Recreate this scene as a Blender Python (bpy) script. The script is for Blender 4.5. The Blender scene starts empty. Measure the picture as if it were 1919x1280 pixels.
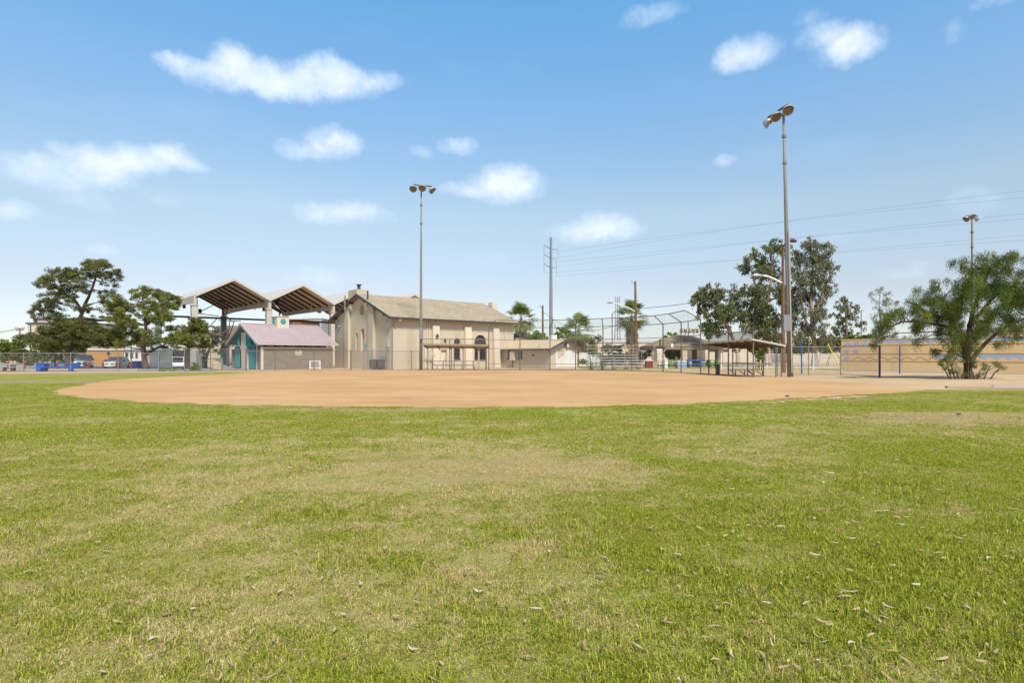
import bpy, bmesh, math, random
import numpy as np
from mathutils import Vector, Matrix
R = math.radians
random.seed(7)
rng = np.random.default_rng(7)
sc = bpy.context.scene
COL = sc.collection

# ------------------------------------------------------------ camera
F, CX, HY, CH = 1100.0, 960.0, 666.0, 1.6      # focal length in photo pixels, centre, horizon row, eye height
cam_d = bpy.data.cameras.new("camera")
cam_d.sensor_width = 36.0
cam_d.lens = F / 1919.0 * 36.0
cam_d.shift_y = (HY - 640.0) / 1919.0
cam_d.clip_start = 0.1
cam_d.clip_end = 6000.0
cam = bpy.data.objects.new("camera", cam_d)
cam.location = (0, 0, CH)
cam.rotation_euler = (R(90), 0, 0)
COL.objects.link(cam)
sc.camera = cam

# ------------------------------------------------------------ light
SUN_EL, SUN_AZ = 52.0, 159.0                   # azimuth clockwise from +Y (behind the camera, to the right)
sun_d = bpy.data.lights.new("sun", 'SUN')
sun_d.energy = 3.9
sun_d.angle = R(9.0)
sun_d.color = (1.0, 0.955, 0.88)
sun = bpy.data.objects.new("sun", sun_d)
sv = Vector((math.sin(R(SUN_AZ)) * math.cos(R(SUN_EL)), math.cos(R(SUN_AZ)) * math.cos(R(SUN_EL)), math.sin(R(SUN_EL))))
sun.rotation_euler = sv.to_track_quat('Z', 'Y').to_euler()
sun.location = (20, -20, 60)
COL.objects.link(sun)

sc.view_settings.view_transform = 'Standard'
sc.view_settings.look = 'None'
sc.view_settings.gamma = 1.0
sc.view_settings.exposure = 0.35
sc.cycles.use_denoising = True
sc.cycles.max_bounces = 8
sc.cycles.diffuse_bounces = 3
sc.cycles.transparent_max_bounces = 24
sc.cycles.caustics_reflective = False
sc.cycles.caustics_refractive = False

world = bpy.data.worlds.new("World")
sc.world = world
world.use_nodes = True
world.cycles.sampling_method = 'MANUAL'
world.cycles.sample_map_resolution = 512
WT = world.node_tree
WT.nodes.clear()


class NB:
    """small helper for writing node trees"""
    def __init__(s, tree): s.t = tree
    def n(s, kind, ins=None, **kw):
        nd = s.t.nodes.new(kind)
        for k, v in kw.items(): setattr(nd, k, v)
        for k, v in (ins or {}).items(): s.put(nd.inputs[k], v)
        return nd
    def put(s, sock, v):
        if isinstance(v, bpy.types.Node): v = v.outputs[0]
        if isinstance(v, bpy.types.NodeSocket): s.t.links.new(v, sock)
        else:
            if isinstance(v, (tuple, list)) and sock.type == 'RGBA' and len(v) == 3: v = (*v, 1)
            sock.default_value = v
    def m(s, op, a, b=None, c=None, clamp=False):
        nd = s.t.nodes.new('ShaderNodeMath'); nd.operation = op; nd.use_clamp = clamp
        for i, v in enumerate((a, b, c)):
            if v is not None: s.put(nd.inputs[i], v)
        return nd.outputs[0]
    def vm(s, op, a, b=None, scale=None):
        nd = s.t.nodes.new('ShaderNodeVectorMath'); nd.operation = op
        s.put(nd.inputs[0], a)
        if b is not None: s.put(nd.inputs[1], b)
        if scale is not None: s.put(nd.inputs[3], scale)
        return nd
    def mix(s, f, a, b, blend='MIX'):
        nd = s.t.nodes.new('ShaderNodeMix'); nd.data_type = 'RGBA'; nd.blend_type = blend
        s.put(nd.inputs[0], f); s.put(nd.inputs[6], a); s.put(nd.inputs[7], b)
        return nd.outputs[2]
    def noise(s, vec, scale, detail=3, rough=0.55, dist=0.0, dim='3D'):
        nd = s.n('ShaderNodeTexNoise', {'Vector': vec, 'Scale': scale, 'Detail': detail, 'Roughness': rough, 'Distortion': dist}, noise_dimensions=dim)
        return nd.outputs[0]
    def ss(s, v, lo, hi):
        nd = s.n('ShaderNodeMapRange', {'Value': v, 'From Min': lo, 'From Max': hi, 'To Min': 0.0, 'To Max': 1.0}, interpolation_type='SMOOTHSTEP')
        return nd.outputs[0]


w = NB(WT)
sky = w.n('ShaderNodeTexSky', sky_type='NISHITA', sun_disc=False)
sky.sun_elevation = R(SUN_EL); sky.sun_rotation = R(SUN_AZ)
sky.air_density = 1.0; sky.dust_density = 0.6; sky.ozone_density = 1.6
sky.altitude = 700
tc = w.n('ShaderNodeTexCoord').outputs['Generated']
sx = w.n('ShaderNodeSeparateXYZ', {'Vector': tc})
az = w.m('ARCTAN2', sx.outputs[0], sx.outputs[1])
el = w.m('ARCSINE', sx.outputs[2])
ang = w.n('ShaderNodeCombineXYZ', {'X': az, 'Y': el, 'Z': 0.0}).outputs[0]
# clouds: (px, py, rx, ry, weight) of each puff, turned into azimuth / elevation
CLOUDS = [
 (330,118,45,18,.7),(385,140,60,28,.85),(435,112,50,34,1),(470,145,75,38,1.05),(540,150,80,36,1.05),(610,128,55,26,.9),(640,155,75,34,1.05),(715,150,45,18,.8),(560,175,90,22,.8),(310,108,22,10,.6),
 (50,315,75,34,.75),(120,325,80,32,.75),(185,300,55,30,.9),(250,296,70,30,1.1),(320,288,50,24,1.05),(350,308,40,16,.8),(210,325,60,24,.9),(125,290,40,20,.7),
 (150,370,70,22,.5),(25,400,60,22,.85),(318,375,50,17,.5),
 (560,275,45,20,.65),(615,262,42,26,.9),(650,268,30,20,.9),(590,284,60,12,.6),
 (855,270,34,17,.85),(790,285,24,11,.5),
 (640,398,80,22,.85),(600,400,45,18,.6),(690,403,50,14,.6),
 (875,352,42,16,.75),(930,343,50,30,.95),(970,345,42,34,.95),(950,362,60,20,.7),
 (1080,432,60,20,.75),(1130,425,60,26,.9),(1165,432,45,18,.8),
 (1225,25,55,24,.65),(1405,98,60,32,.95),(1400,112,60,22,.7),(1545,68,50,30,.8),(1590,85,60,34,1.0),(1575,100,55,22,.7),(1520,30,34,20,.4),(1790,56,26,22,.4),
 (1362,301,25,11,.6),(190,467,30,12,.6),(590,520,52,18,.7),(375,528,40,14,.4),(1860,3,60,14,.4),
 (1830,372,70,30,.4),(900,485,60,14,.35),(1560,440,70,16,.3),(1700,505,80,20,.4),(1400,470,120,18,.25),
]
warp = w.vm('SUBTRACT', w.n('ShaderNodeTexNoise', {'Vector': ang, 'Scale': 13.0, 'Detail': 5.0, 'Roughness': 0.6}).outputs['Color'], (0.5, 0.5, 0.5))
warp = w.vm('MULTIPLY', warp, (0.065, 0.04, 0.0))
wang = w.vm('ADD', ang, warp).outputs[0]
acc = None
for (px, py, rx, ry, wt) in CLOUDS:
    rx, ry = rx * 1.06, ry * 1.04
    dx, dz = (px - CX) / F, (HY - py) / F
    hyp = math.hypot(dx, 1.0)
    a0, e0 = math.atan2(dx, 1.0), math.atan2(dz, hyp)
    ra = rx / F / (1 + dx * dx); re = ry / F / hyp / (1 + (dz / hyp) ** 2)
    q = w.vm('MULTIPLY', w.vm('SUBTRACT', wang, (a0, e0, 0)), (1 / ra, 1 / re, 0))
    ln = w.vm('DOT_PRODUCT', q, q).outputs['Value']
    fall = w.m('MULTIPLY', w.m('MAXIMUM', w.m('SUBTRACT', 1.7, ln), 0.0), wt * 0.88 / 1.6)
    acc = fall if acc is None else w.m('MULTIPLY_ADD', w.m('MINIMUM', acc, fall), 0.30, w.m('MAXIMUM', acc, fall))
fine = w.noise(ang, 42.0, 6, 0.6)
mid = w.noise(ang, 11.0, 4, 0.6)
dens = w.m('ADD', w.m('MULTIPLY', acc, 1.22), w.m('MULTIPLY', w.m('SUBTRACT', fine, 0.5), 1.0))
dens = w.m('ADD', dens, w.m('MULTIPLY', w.m('SUBTRACT', mid, 0.5), 0.5))
cl = w.ss(dens, 0.05, 1.55)
gate = w.ss(acc, 0.02, 0.3)
cl = w.m('MULTIPLY', w.m('MULTIPLY', cl, gate), 0.80)
thin = w.m('MULTIPLY', w.ss(w.noise(w.vm('MULTIPLY', ang, (1.0, 3.2, 1)), 3.2, 5, 0.6), 0.5, 0.85), 0.10)
cl = w.m('MAXIMUM', cl, thin)
shade = w.ss(w.noise(w.vm('ADD', ang, (0.0, 0.02, 0)), 22.0, 4, 0.6), 0.3, 0.7)
shade = w.m('MULTIPLY', w.m('ADD', shade, 0.35), w.ss(dens, 0.5, 1.7), clamp=True)
ccol = w.mix(shade, (7.2, 8.5, 10.1), (9.2, 9.8, 10.6))
# paler, less saturated towards the horizon
elt = w.m('MULTIPLY', el, 1.0)
tint = w.n('ShaderNodeValToRGB', {'Fac': w.m('DIVIDE', elt, 1.2, clamp=True)})
cr = tint.color_ramp
SKYR = [(0.0, (0.98, 1.05, 1.25)), (0.0875, (1.42, 1.17, 1.08)), (0.1975, (1.95, 1.74, 1.41)), (0.335, (1.73, 2.06, 1.98)), (0.442, (1.45, 2.30, 2.34)), (0.52, (1.2, 1.9, 2.1)), (0.7, (1.1, 1.15, 1.1)), (1.0, (1.0, 1.0, 1.0))]
cr.elements[0].position, cr.elements[0].color = SKYR[0][0], (*SKYR[0][1], 1)
cr.elements[1].position, cr.elements[1].color = SKYR[-1][0], (*SKYR[-1][1], 1)
for p_, c_ in SKYR[1:-1]:
    e_ = cr.elements.new(p_); e_.color = (*c_, 1)
skyc = w.mix(1.0, sky.outputs[0], tint.outputs[0], 'MULTIPLY')
skyc = w.mix(cl, skyc, ccol)
bg = w.n('ShaderNodeBackground', {'Color': skyc, 'Strength': 0.09})
w.n('ShaderNodeOutputWorld', {'Surface': bg.outputs[0]})

# ------------------------------------------------------------ helpers
def at(px, py, D): return Vector(((px - CX) / F * D, D, CH + (HY - py) / F * D))
def gx(px, D): return (px - CX) / F * D
def gz(py, D): return CH + (HY - py) / F * D
def frx(X, Y, k, c, s):  # distance along (c, s) from (X, Y) until the bearing k is met
    return (k * Y - X) / (c - k * s)
ANG = R(42.0)
UC, US = math.cos(ANG), math.sin(ANG)


class MB:
    def __init__(s): s.v = []; s.f = []; s.M = None
    def add(s, vs, fs):
        o = len(s.v)
        s.v.extend([tuple(s.M @ Vector(p)) if s.M is not None else tuple(p) for p in vs])
        s.f.extend([tuple(i + o for i in f) for f in fs])
        return s
    def box(s, x0, x1, y0, y1, z0, z1):
        return s.add([(x0, y0, z0), (x1, y0, z0), (x1, y1, z0), (x0, y1, z0), (x0, y0, z1), (x1, y0, z1), (x1, y1, z1), (x0, y1, z1)],
                     [(3, 2, 1, 0), (4, 5, 6, 7), (0, 1, 5, 4), (1, 2, 6, 5), (2, 3, 7, 6), (3, 0, 4, 7)])
    def bar(s, a, b, wd, hd=None):
        a, b = Vector(a), Vector(b); hd = hd or wd
        d = (b - a).normalized()
        up = Vector((0, 0, 1)) if abs(d.z) < 0.95 else Vector((0, 1, 0))
        sd = d.cross(up).normalized(); up = sd.cross(d).normalized()
        vs = [p + sd * i * wd / 2 + up * j * hd / 2 for p in (a, b) for i, j in ((-1, -1), (1, -1), (1, 1), (-1, 1))]
        return s.add(vs, [(3, 2, 1, 0), (4, 5, 6, 7), (0, 1, 5, 4), (1, 2, 6, 5), (2, 3, 7, 6), (3, 0, 4, 7)])
    def path(s, pts, rs, n=8):
        pts = [Vector(p) for p in pts]
        if not isinstance(rs, (list, tuple)): rs = [rs] * len(pts)
        vs, fs = [], []
        prev = None
        for i, p in enumerate(pts):
            d = (pts[min(i + 1, len(pts) - 1)] - pts[max(i - 1, 0)]).normalized()
            if prev is None:
                ref = Vector((0, 0, 1)) if abs(d.z) < 0.9 else Vector((1, 0, 0))
                a = d.cross(ref).normalized()
            else:
                a = (prev - d * prev.dot(d)).normalized()
            prev = a
            b = d.cross(a)
            for k in range(n):
                t = 2 * math.pi * k / n
                vs.append(p + (a * math.cos(t) + b * math.sin(t)) * rs[i])
        for i in range(len(pts) - 1):
            for k in range(n):
                k2 = (k + 1) % n
                fs.append((i * n + k, i * n + k2, (i + 1) * n + k2, (i + 1) * n + k))
        fs.append(tuple(range(n - 1, -1, -1))); fs.append(tuple((len(pts) - 1) * n + k for k in range(n)))
        return s.add(vs, fs)
    def tube(s, a, b, r0, r1=None, n=8): return s.path([a, b], [r0, r0 if r1 is None else r1], n)
    def prism(s, poly, ax, a, b):
        def P(p, q, t): return {'x': (t, p, q), 'y': (p, t, q), 'z': (p, q, t)}[ax]
        n = len(poly)
        vs = [P(p, q, a) for p, q in poly] + [P(p, q, b) for p, q in poly]
        fs = [tuple(range(n)), tuple(range(2 * n - 1, n - 1, -1))]
        fs += [(i, (i + 1) % n, (i + 1) % n + n, i + n) for i in range(n)]
        return s.add(vs, fs)
    def lathe(s, prof, c, d, n=16):
        """profile (radius, distance along d)"""
        c, d = Vector(c), Vector(d).normalized()
        ref = Vector((0, 0, 1)) if abs(d.z) < 0.9 else Vector((1, 0, 0))
        a = d.cross(ref).normalized(); b = d.cross(a)
        vs, fs = [], []
        for r, h in prof:
            for k in range(n):
                t = 2 * math.pi * k / n
                vs.append(c + d * h + (a * math.cos(t) + b * math.sin(t)) * r)
        for i in range(len(prof) - 1):
            for k in range(n):
                k2 = (k + 1) % n
                fs.append((i * n + k, i * n + k2, (i + 1) * n + k2, (i + 1) * n + k))
        fs.append(tuple(range(n - 1, -1, -1))); fs.append(tuple((len(prof) - 1) * n + k for k in range(n)))
        return s.add(vs, fs)
    def slab(s, quad, th):
        """four 3-D corners and a thickness downwards along the face normal"""
        q = [Vector(p) for p in quad]
        nrm = (q[1] - q[0]).cross(q[3] - q[0]).normalized()
        if nrm.z < 0: nrm = -nrm
        lo = [p - nrm * th for p in q]
        return s.add(q + lo, [(0, 1, 2, 3), (7, 6, 5, 4), (0, 4, 5, 1), (1, 5, 6, 2), (2, 6, 7, 3), (3, 7, 4, 0)])
    def build(s, name, mat, parent=None, smooth=False, fix=True):
        me = bpy.data.meshes.new(name)
        vs = s.v
        me.from_pydata([tuple(p) for p in vs], [], s.f)
        if fix:
            bm = bmesh.new(); bm.from_mesh(me); bmesh.ops.recalc_face_normals(bm, faces=bm.faces); bm.to_mesh(me); bm.free()
        if smooth: me.polygons.foreach_set('use_smooth', [True] * len(me.polygons))
        me.materials.append(mat)
        o = bpy.data.objects.new(name, me)
        COL.objects.link(o)
        if parent is not None:
            o.parent = parent
            if s.world: o.matrix_parent_inverse = pmat(parent).inverted()
        return o
    world = False


def pmat(o):
    m = Matrix.LocRotScale(o.location, o.rotation_euler, o.scale)
    if o.parent: m = pmat(o.parent) @ o.matrix_parent_inverse @ m
    return m
def WMB():
    """a mesh builder whose coordinates are world coordinates"""
    b = MB(); b.world = True; return b
def tag(o, label=None, cat=None, group=None, kind=None):
    if label: o['label'] = label
    if cat: o['category'] = cat
    if group: o['group'] = group
    if kind: o['kind'] = kind
    return o
def thing(name, label, cat, loc=(0, 0, 0), rz=0.0, group=None):
    o = bpy.data.objects.new(name, None); COL.objects.link(o)
    o.empty_display_size = 0.3
    o.location = loc; o.rotation_euler = (0, 0, rz)
    return tag(o, label, cat, group)
def dup(root, loc, rz=None, label=None, group=None):
    r = root.copy(); COL.objects.link(r); r.location = loc
    if rz is not None: r.rotation_euler = (0, 0, rz)
    if label: r['label'] = label
    if group: r['group'] = group
    for ch in list(root.children):
        c = ch.copy(); COL.objects.link(c); c.parent = r
        for g in list(ch.children):
            d = g.copy(); COL.objects.link(d); d.parent = c
    return r
def cut(obj, cutters):
    """carve real recesses into a wall, then forget the cutting shapes"""
    for cb in cutters:
        me = bpy.data.meshes.new('tmp'); me.from_pydata(cb.v, [], cb.f)
        bm = bmesh.new(); bm.from_mesh(me); bmesh.ops.recalc_face_normals(bm, faces=bm.faces); bm.to_mesh(me); bm.free()
        co = bpy.data.objects.new('tmp', me); COL.objects.link(co)
        co.matrix_world = pmat(obj)
        md = obj.modifiers.new('b', 'BOOLEAN'); md.operation = 'DIFFERENCE'; md.object = co; md.solver = 'EXACT'
        bpy.context.view_layer.update()
        ev = obj.evaluated_get(bpy.context.evaluated_depsgraph_get())
        nm = bpy.data.meshes.new_from_object(ev)
        obj.modifiers.clear()
        obj.data = nm
        bpy.data.objects.remove(co); bpy.data.meshes.remove(me)
def arch(y0, y1, z0, z1, n=10):
    r = (y1 - y0) / 2; c = (y0 + y1) / 2
    return [(y0, z0), (y1, z0)] + [(c + r * math.cos(math.pi * i / n), z1 - r + r * math.sin(math.pi * i / n)) for i in range(n + 1)]

# ------------------------------------------------------------ materials
def new_mat(name):
    m = bpy.data.materials.new(name); m.use_nodes = True; m.node_tree.nodes.clear(); return m, NB(m.node_tree)
def mat(name, col, rough=0.8, var=0.12, scale=3.0, fine=40.0, bump=0.15, metal=0.0, stain=None, stain_amt=0.0, stain_scale=0.8, spec=0.3):
    m, b = new_mat(name)
    co = b.n('ShaderNodeTexCoord').outputs['Object']
    n1 = b.noise(co, scale, 4, 0.6)
    n2 = b.noise(co, fine, 3, 0.6)
    k = b.m('ADD', b.m('MULTIPLY', b.m('SUBTRACT', n1, 0.5), 2.2 * var), b.m('MULTIPLY', b.m('SUBTRACT', n2, 0.5), 1.2 * var))
    base = b.vm('SCALE', col, scale=b.m('ADD', 1.0, k)).outputs[0]
    if stain is not None:
        st = b.ss(b.noise(b.vm('MULTIPLY', co, (1, 1, 0.45)), stain_scale, 6, 0.65), 0.5, 0.72)
        base = b.mix(b.m('MULTIPLY', st, stain_amt), base, stain)
    p = b.n('ShaderNodeBsdfPrincipled', {'Base Color': base, 'Roughness': rough, 'Metallic': metal, 'Specular IOR Level': spec})
    if bump:
        bp = b.n('ShaderNodeBump', {'Strength': bump, 'Distance': 0.02, 'Height': n2})
        b.put(p.inputs['Normal'], bp.outputs[0])
    b.n('ShaderNodeOutputMaterial', {'Surface': p.outputs[0]})
    return m
M = {}
M['stucco'] = mat('beige_stucco', (0.55, 0.455, 0.325), 0.9, 0.05, 0.7, 18, 0.3, stain=(0.36, 0.29, 0.21), stain_amt=0.45, stain_scale=0.35)
M['stucco_pale'] = mat('pale_stucco', (0.66, 0.55, 0.41), 0.9, 0.05, 0.7, 18, 0.3, stain=(0.45, 0.37, 0.28), stain_amt=0.4, stain_scale=0.5)
M['white_paint'] = mat('white_paint', (0.72, 0.69, 0.62), 0.7, 0.06, 1.5, 20, 0.1, stain=(0.5, 0.45, 0.37), stain_amt=0.35)
M['cream_steel'] = mat('cream_steel', (0.52, 0.46, 0.37), 0.7, 0.08, 0.6, 10, 0.1, stain=(0.4, 0.33, 0.24), stain_amt=0.4)
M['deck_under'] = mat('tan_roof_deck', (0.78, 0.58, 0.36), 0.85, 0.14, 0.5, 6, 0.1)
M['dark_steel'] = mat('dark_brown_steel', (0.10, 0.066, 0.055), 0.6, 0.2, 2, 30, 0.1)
M['white_metal'] = mat('off_white_metal', (0.55, 0.49, 0.41), 0.45, 0.06, 0.6, 10, 0.05)
M['galv'] = mat('galvanised_steel', (0.26, 0.26, 0.26), 0.5, 0.12, 1.2, 30, 0.05, metal=0.35)
M['rusty'] = mat('weathered_pipe', (0.19, 0.155, 0.12), 0.65, 0.2, 2.0, 40, 0.1, metal=0.25)
M['pole_grey'] = mat('painted_pole', (0.225, 0.21, 0.19), 0.6, 0.14, 0.5, 12, 0.1, stain=(0.22, 0.15, 0.1), stain_amt=0.5, stain_scale=0.6)
M['concrete'] = mat('concrete', (0.42, 0.38, 0.33), 0.9, 0.1, 0.5, 8, 0.2, stain=(0.3, 0.26, 0.2), stain_amt=0.4)
M['asphalt'] = mat('pale_asphalt', (0.27, 0.25, 0.235), 0.9, 0.15, 0.15, 6, 0.2, stain=(0.4, 0.35, 0.28), stain_amt=0.5, stain_scale=0.08)
M['teal'] = mat('teal_paint', (0.04, 0.30, 0.31), 0.5, 0.1, 2, 20, 0.05)
M['teal_pale'] = mat('pale_teal_paint', (0.16, 0.42, 0.42), 0.5, 0.1, 2, 20, 0.05)
M['pink_metal'] = mat('faded_pink_metal', (0.50, 0.40, 0.395), 0.5, 0.08, 0.7, 10, 0.05, stain=(0.42, 0.26, 0.22), stain_amt=0.35)
M['blue'] = mat('bright_blue_paint', (0.012, 0.12, 0.46), 0.45, 0.12, 2, 20, 0.05)
M['post_blue'] = mat('weathered_blue_paint', (0.025, 0.10, 0.28), 0.6, 0.2, 2, 20, 0.05)
M['mural_blue'] = mat('chalky_blue_paint', (0.34, 0.44, 0.60), 0.85, 0.1, 1.2, 20, 0.1)
M['mural_purple'] = mat('lilac_paint', (0.42, 0.38, 0.58), 0.85, 0.1, 1.2, 20, 0.1)
M['mural_tan'] = mat('ochre_tan_paint', (0.72, 0.50, 0.26), 0.9, 0.07, 0.5, 14, 0.2, stain=(0.47, 0.30, 0.15), stain_amt=0.4, stain_scale=0.3)
M['mural_line'] = mat('brown_groove_paint', (0.22, 0.13, 0.06), 0.9, 0.1)
M['dark'] = mat('black_paint', (0.02, 0.02, 0.022), 0.5, 0.1)
M['gutter'] = mat('dark_trim', (0.06, 0.055, 0.065), 0.5, 0.1)
M['glass'] = mat('dark_glass', (0.045, 0.045, 0.05), 0.12, 0.2, 1.0, 8, 0.0, spec=0.6)
M['pale_glass'] = mat('pale_car_glass', (0.42, 0.47, 0.49), 0.08, 0.1, 1.0, 8, 0.0, spec=0.8)
M['wood_pole'] = mat('creosoted_wood', (0.19, 0.095, 0.045), 0.9, 0.3, 2.0, 30, 0.4, stain=(0.33, 0.2, 0.1), stain_amt=0.6, stain_scale=1.5)
M['weathered_wood'] = mat('weathered_wood', (0.42, 0.32, 0.22), 0.9, 0.2, 2.0, 30, 0.3)
M['brown_tile'] = mat('brown_shelter_roof', (0.30, 0.225, 0.145), 0.9, 0.14, 0.8, 10, 0.2)
M['bark'] = mat('dark_bark', (0.10, 0.065, 0.045), 0.95, 0.35, 3, 20, 0.5)
M['bark_pale'] = mat('pale_eucalyptus_bark', (0.34, 0.25, 0.18), 0.9, 0.3, 1.5, 12, 0.3, stain=(0.14, 0.09, 0.06), stain_amt=0.7)
M['bark_palm'] = mat('palm_trunk_bark', (0.22, 0.15, 0.10), 0.95, 0.3, 3, 20, 0.5)
M['red'] = mat('dark_red_paint', (0.28, 0.03, 0.03), 0.5, 0.2, 2, 20, 0.05)
M['yellow'] = mat('yellow_paint', (0.75, 0.52, 0.04), 0.5, 0.1)
M['green_paint'] = mat('green_table_paint', (0.03, 0.25, 0.06), 0.6, 0.15)
M['table_blue'] = mat('faded_blue_paint', (0.07, 0.22, 0.50), 0.6, 0.12)
M['aluminium'] = mat('brushed_aluminium', (0.78, 0.76, 0.72), 0.5, 0.06, 1, 20, 0.05, metal=0.2)
M['orange_wall'] = mat('orange_stucco', (0.50, 0.25, 0.07), 0.9, 0.1, 0.5, 10, 0.2)
M['peach_wall'] = mat('pink_stucco', (0.58, 0.44, 0.38), 0.9, 0.06, 0.4, 8, 0.2)
M['house_roof'] = mat('brown_house_shingles', (0.20, 0.135, 0.10), 0.95, 0.15, 0.8, 8, 0.2)
M['grey_roof'] = mat('grey_house_roof', (0.40, 0.39, 0.38), 0.8, 0.12, 0.8, 8, 0.2)
M['car_grey'] = mat('grey_car_paint', (0.50, 0.49, 0.51), 0.25, 0.03, 1, 5, 0.0, metal=0.2, spec=0.6)
M['car_silver'] = mat('silver_car_paint', (0.74, 0.68, 0.62), 0.25, 0.03, 1, 5, 0.0, metal=0.2, spec=0.6)
M['tyre'] = mat('black_rubber', (0.02, 0.02, 0.02), 0.85, 0.1)
M['lamp_glass'] = mat('amber_lamp_glass', (0.17, 0.12, 0.07), 0.25, 0.25, 8, 30, 0.1, spec=0.6)
M['lamp_housing'] = mat('weathered_lamp_housing', (0.40, 0.43, 0.45), 0.4, 0.15, 4, 20, 0.05, metal=0.3)
M['skin'] = mat('skin', (0.36, 0.20, 0.13), 0.6, 0.05)
M['dark_cloth'] = mat('black_clothing', (0.02, 0.02, 0.03), 0.9, 0.2)
M['boulder'] = mat('tan_aggregate', (0.46, 0.36, 0.22), 0.95, 0.2, 4, 30, 0.6)
M['wire'] = mat('grey_cable', (0.10, 0.10, 0.11), 0.6, 0.05, bump=0)
M['sign_white'] = mat('white_sign_paint', (0.78, 0.78, 0.76), 0.5, 0.04)

def shingle_mat(name, c1, c2):
    m, b = new_mat(name)
    co = b.n('ShaderNodeTexCoord').outputs['Object']
    br = b.n('ShaderNodeTexBrick', {'Vector': b.vm('MULTIPLY', co, (1, 1, 1)), 'Color1': c1, 'Color2': c2, 'Mortar': tuple(x * 0.6 for x in c1), 'Scale': 1.0,
                                   'Mortar Size': 0.012, 'Bias': 0.0, 'Brick Width': 0.33, 'Row Height': 0.16}, offset=0.5)
    n1 = b.noise(co, 0.5, 5, 0.65)
    n2 = b.noise(co, 9.0, 4, 0.7)
    c = b.vm('SCALE', br.outputs[0], scale=b.m('ADD', 0.42, b.m('ADD', b.m('MULTIPLY', n1, 0.4), b.m('MULTIPLY', n2, 0.65)))).outputs[0]
    p = b.n('ShaderNodeBsdfPrincipled', {'Base Color': c, 'Roughness': 0.95, 'Specular IOR Level': 0.15})
    bp = b.n('ShaderNodeBump', {'Strength': 0.4, 'Distance': 0.03, 'Height': n2}); b.put(p.inputs['Normal'], bp.outputs[0])
    b.n('ShaderNodeOutputMaterial', {'Surface': p.outputs[0]})
    return m
M['shingle'] = shingle_mat('tan_shingles', (0.46, 0.37, 0.25), (0.33, 0.265, 0.175))
M['annex_roof'] = mat('sandy_rolled_roofing', (0.56, 0.43, 0.25), 0.95, 0.08, 0.8, 14, 0.2, stain=(0.4, 0.3, 0.2), stain_amt=0.4)

def block_mat():
    m, b = new_mat('brown_split_block')
    co = b.n('ShaderNodeTexCoord').outputs['Object']
    s = b.n('ShaderNodeSeparateXYZ', {'Vector': co})
    v = b.n('ShaderNodeCombineXYZ', {'X': b.m('ADD', s.outputs[0], s.outputs[1]), 'Y': s.outputs[2], 'Z': 0.0}).outputs[0]
    br = b.n('ShaderNodeTexBrick', {'Vector': v, 'Color1': (0.25, 0.195, 0.15), 'Color2': (0.20, 0.16, 0.125), 'Mortar': (0.24, 0.20, 0.16), 'Scale': 1.0,
                                   'Mortar Size': 0.012, 'Brick Width': 0.4, 'Row Height': 0.2})
    n2 = b.noise(co, 1.3, 4, 0.7)
    c = b.vm('SCALE', br.outputs[0], scale=b.m('ADD', 0.75, b.m('MULTIPLY', n2, 0.5))).outputs[0]
    p = b.n('ShaderNodeBsdfPrincipled', {'Base Color': c, 'Roughness': 0.95})
    bp = b.n('ShaderNodeBump', {'Strength': 0.6, 'Distance': 0.03, 'Height': b.noise(co, 14, 3)}); b.put(p.inputs['Normal'], bp.outputs[0])
    b.n('ShaderNodeOutputMaterial', {'Surface': p.outputs[0]})
    return m
M['block'] = block_mat()

def link_mat(name, col, cell=0.055, wire=0.0045, axis='xz'):
    """woven diamond wire; the gaps between the wires are open"""
    m, b = new_mat(name)
    uv = b.n('ShaderNodeUVMap').outputs[0]
    s = b.n('ShaderNodeSeparateXYZ', {'Vector': uv})
    a = b.m('DIVIDE', b.m('ADD', s.outputs[0], s.outputs[1]), cell * 1.414)
    c = b.m('DIVIDE', b.m('SUBTRACT', s.outputs[0], s.outputs[1]), cell * 1.414)
    thr = 0.5 - wire / cell / 2
    wa = b.m('GREATER_THAN', b.m('ABSOLUTE', b.m('SUBTRACT', b.m('FRACT', a), 0.5)), thr)
    wc = b.m('GREATER_THAN', b.m('ABSOLUTE', b.m('SUBTRACT', b.m('FRACT', c), 0.5)), thr)
    k = b.m('MAXIMUM', wa, wc)
    p = b.n('ShaderNodeBsdfPrincipled', {'Base Color': col, 'Roughness': 0.5, 'Metallic': 0.3})
    t = b.n('ShaderNodeBsdfTransparent')
    mx = b.n('ShaderNodeMixShader', {0: k, 1: t.outputs[0], 2: p.outputs[0]})
    b.n('ShaderNodeOutputMaterial', {'Surface': mx.outputs[0]})
    return m
M['link'] = link_mat('chain_link_wire', (0.22, 0.21, 0.19))
M['link_dense'] = link_mat('fine_windscreen_mesh', (0.10, 0.09, 0.08), 0.03, 0.010)

def mesh_panel(quads, name, matl, parent):
    """flat woven-wire panels; each quad = 4 world corners (bottom a, bottom b, top b, top a), UV in metres"""
    me = bpy.data.meshes.new(name)
    vs, fs, uvs = [], [], []
    u0 = 0.0
    for q in quads:
        q = [Vector(p) for p in q]
        o = len(vs); vs += [tuple(p) for p in q]; fs.append((o, o + 1, o + 2, o + 3))
        wd = (q[1] - q[0]).length; h0 = (q[3] - q[0]).length; h1 = (q[2] - q[1]).length
        z0 = q[0].z
        uvs += [(u0, z0), (u0 + wd, z0), (u0 + wd, z0 + h1), (u0, z0 + h0)]
        u0 += wd
    me.from_pydata(vs, [], fs)
    ul = me.uv_layers.new(name='UVMap')
    for i, c in enumerate(uvs): ul.data[i].uv = c
    me.materials.append(matl)
    o = bpy.data.objects.new(name, me); COL.objects.link(o); o.parent = parent
    o.matrix_parent_inverse = pmat(parent).inverted()
    return o
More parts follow.
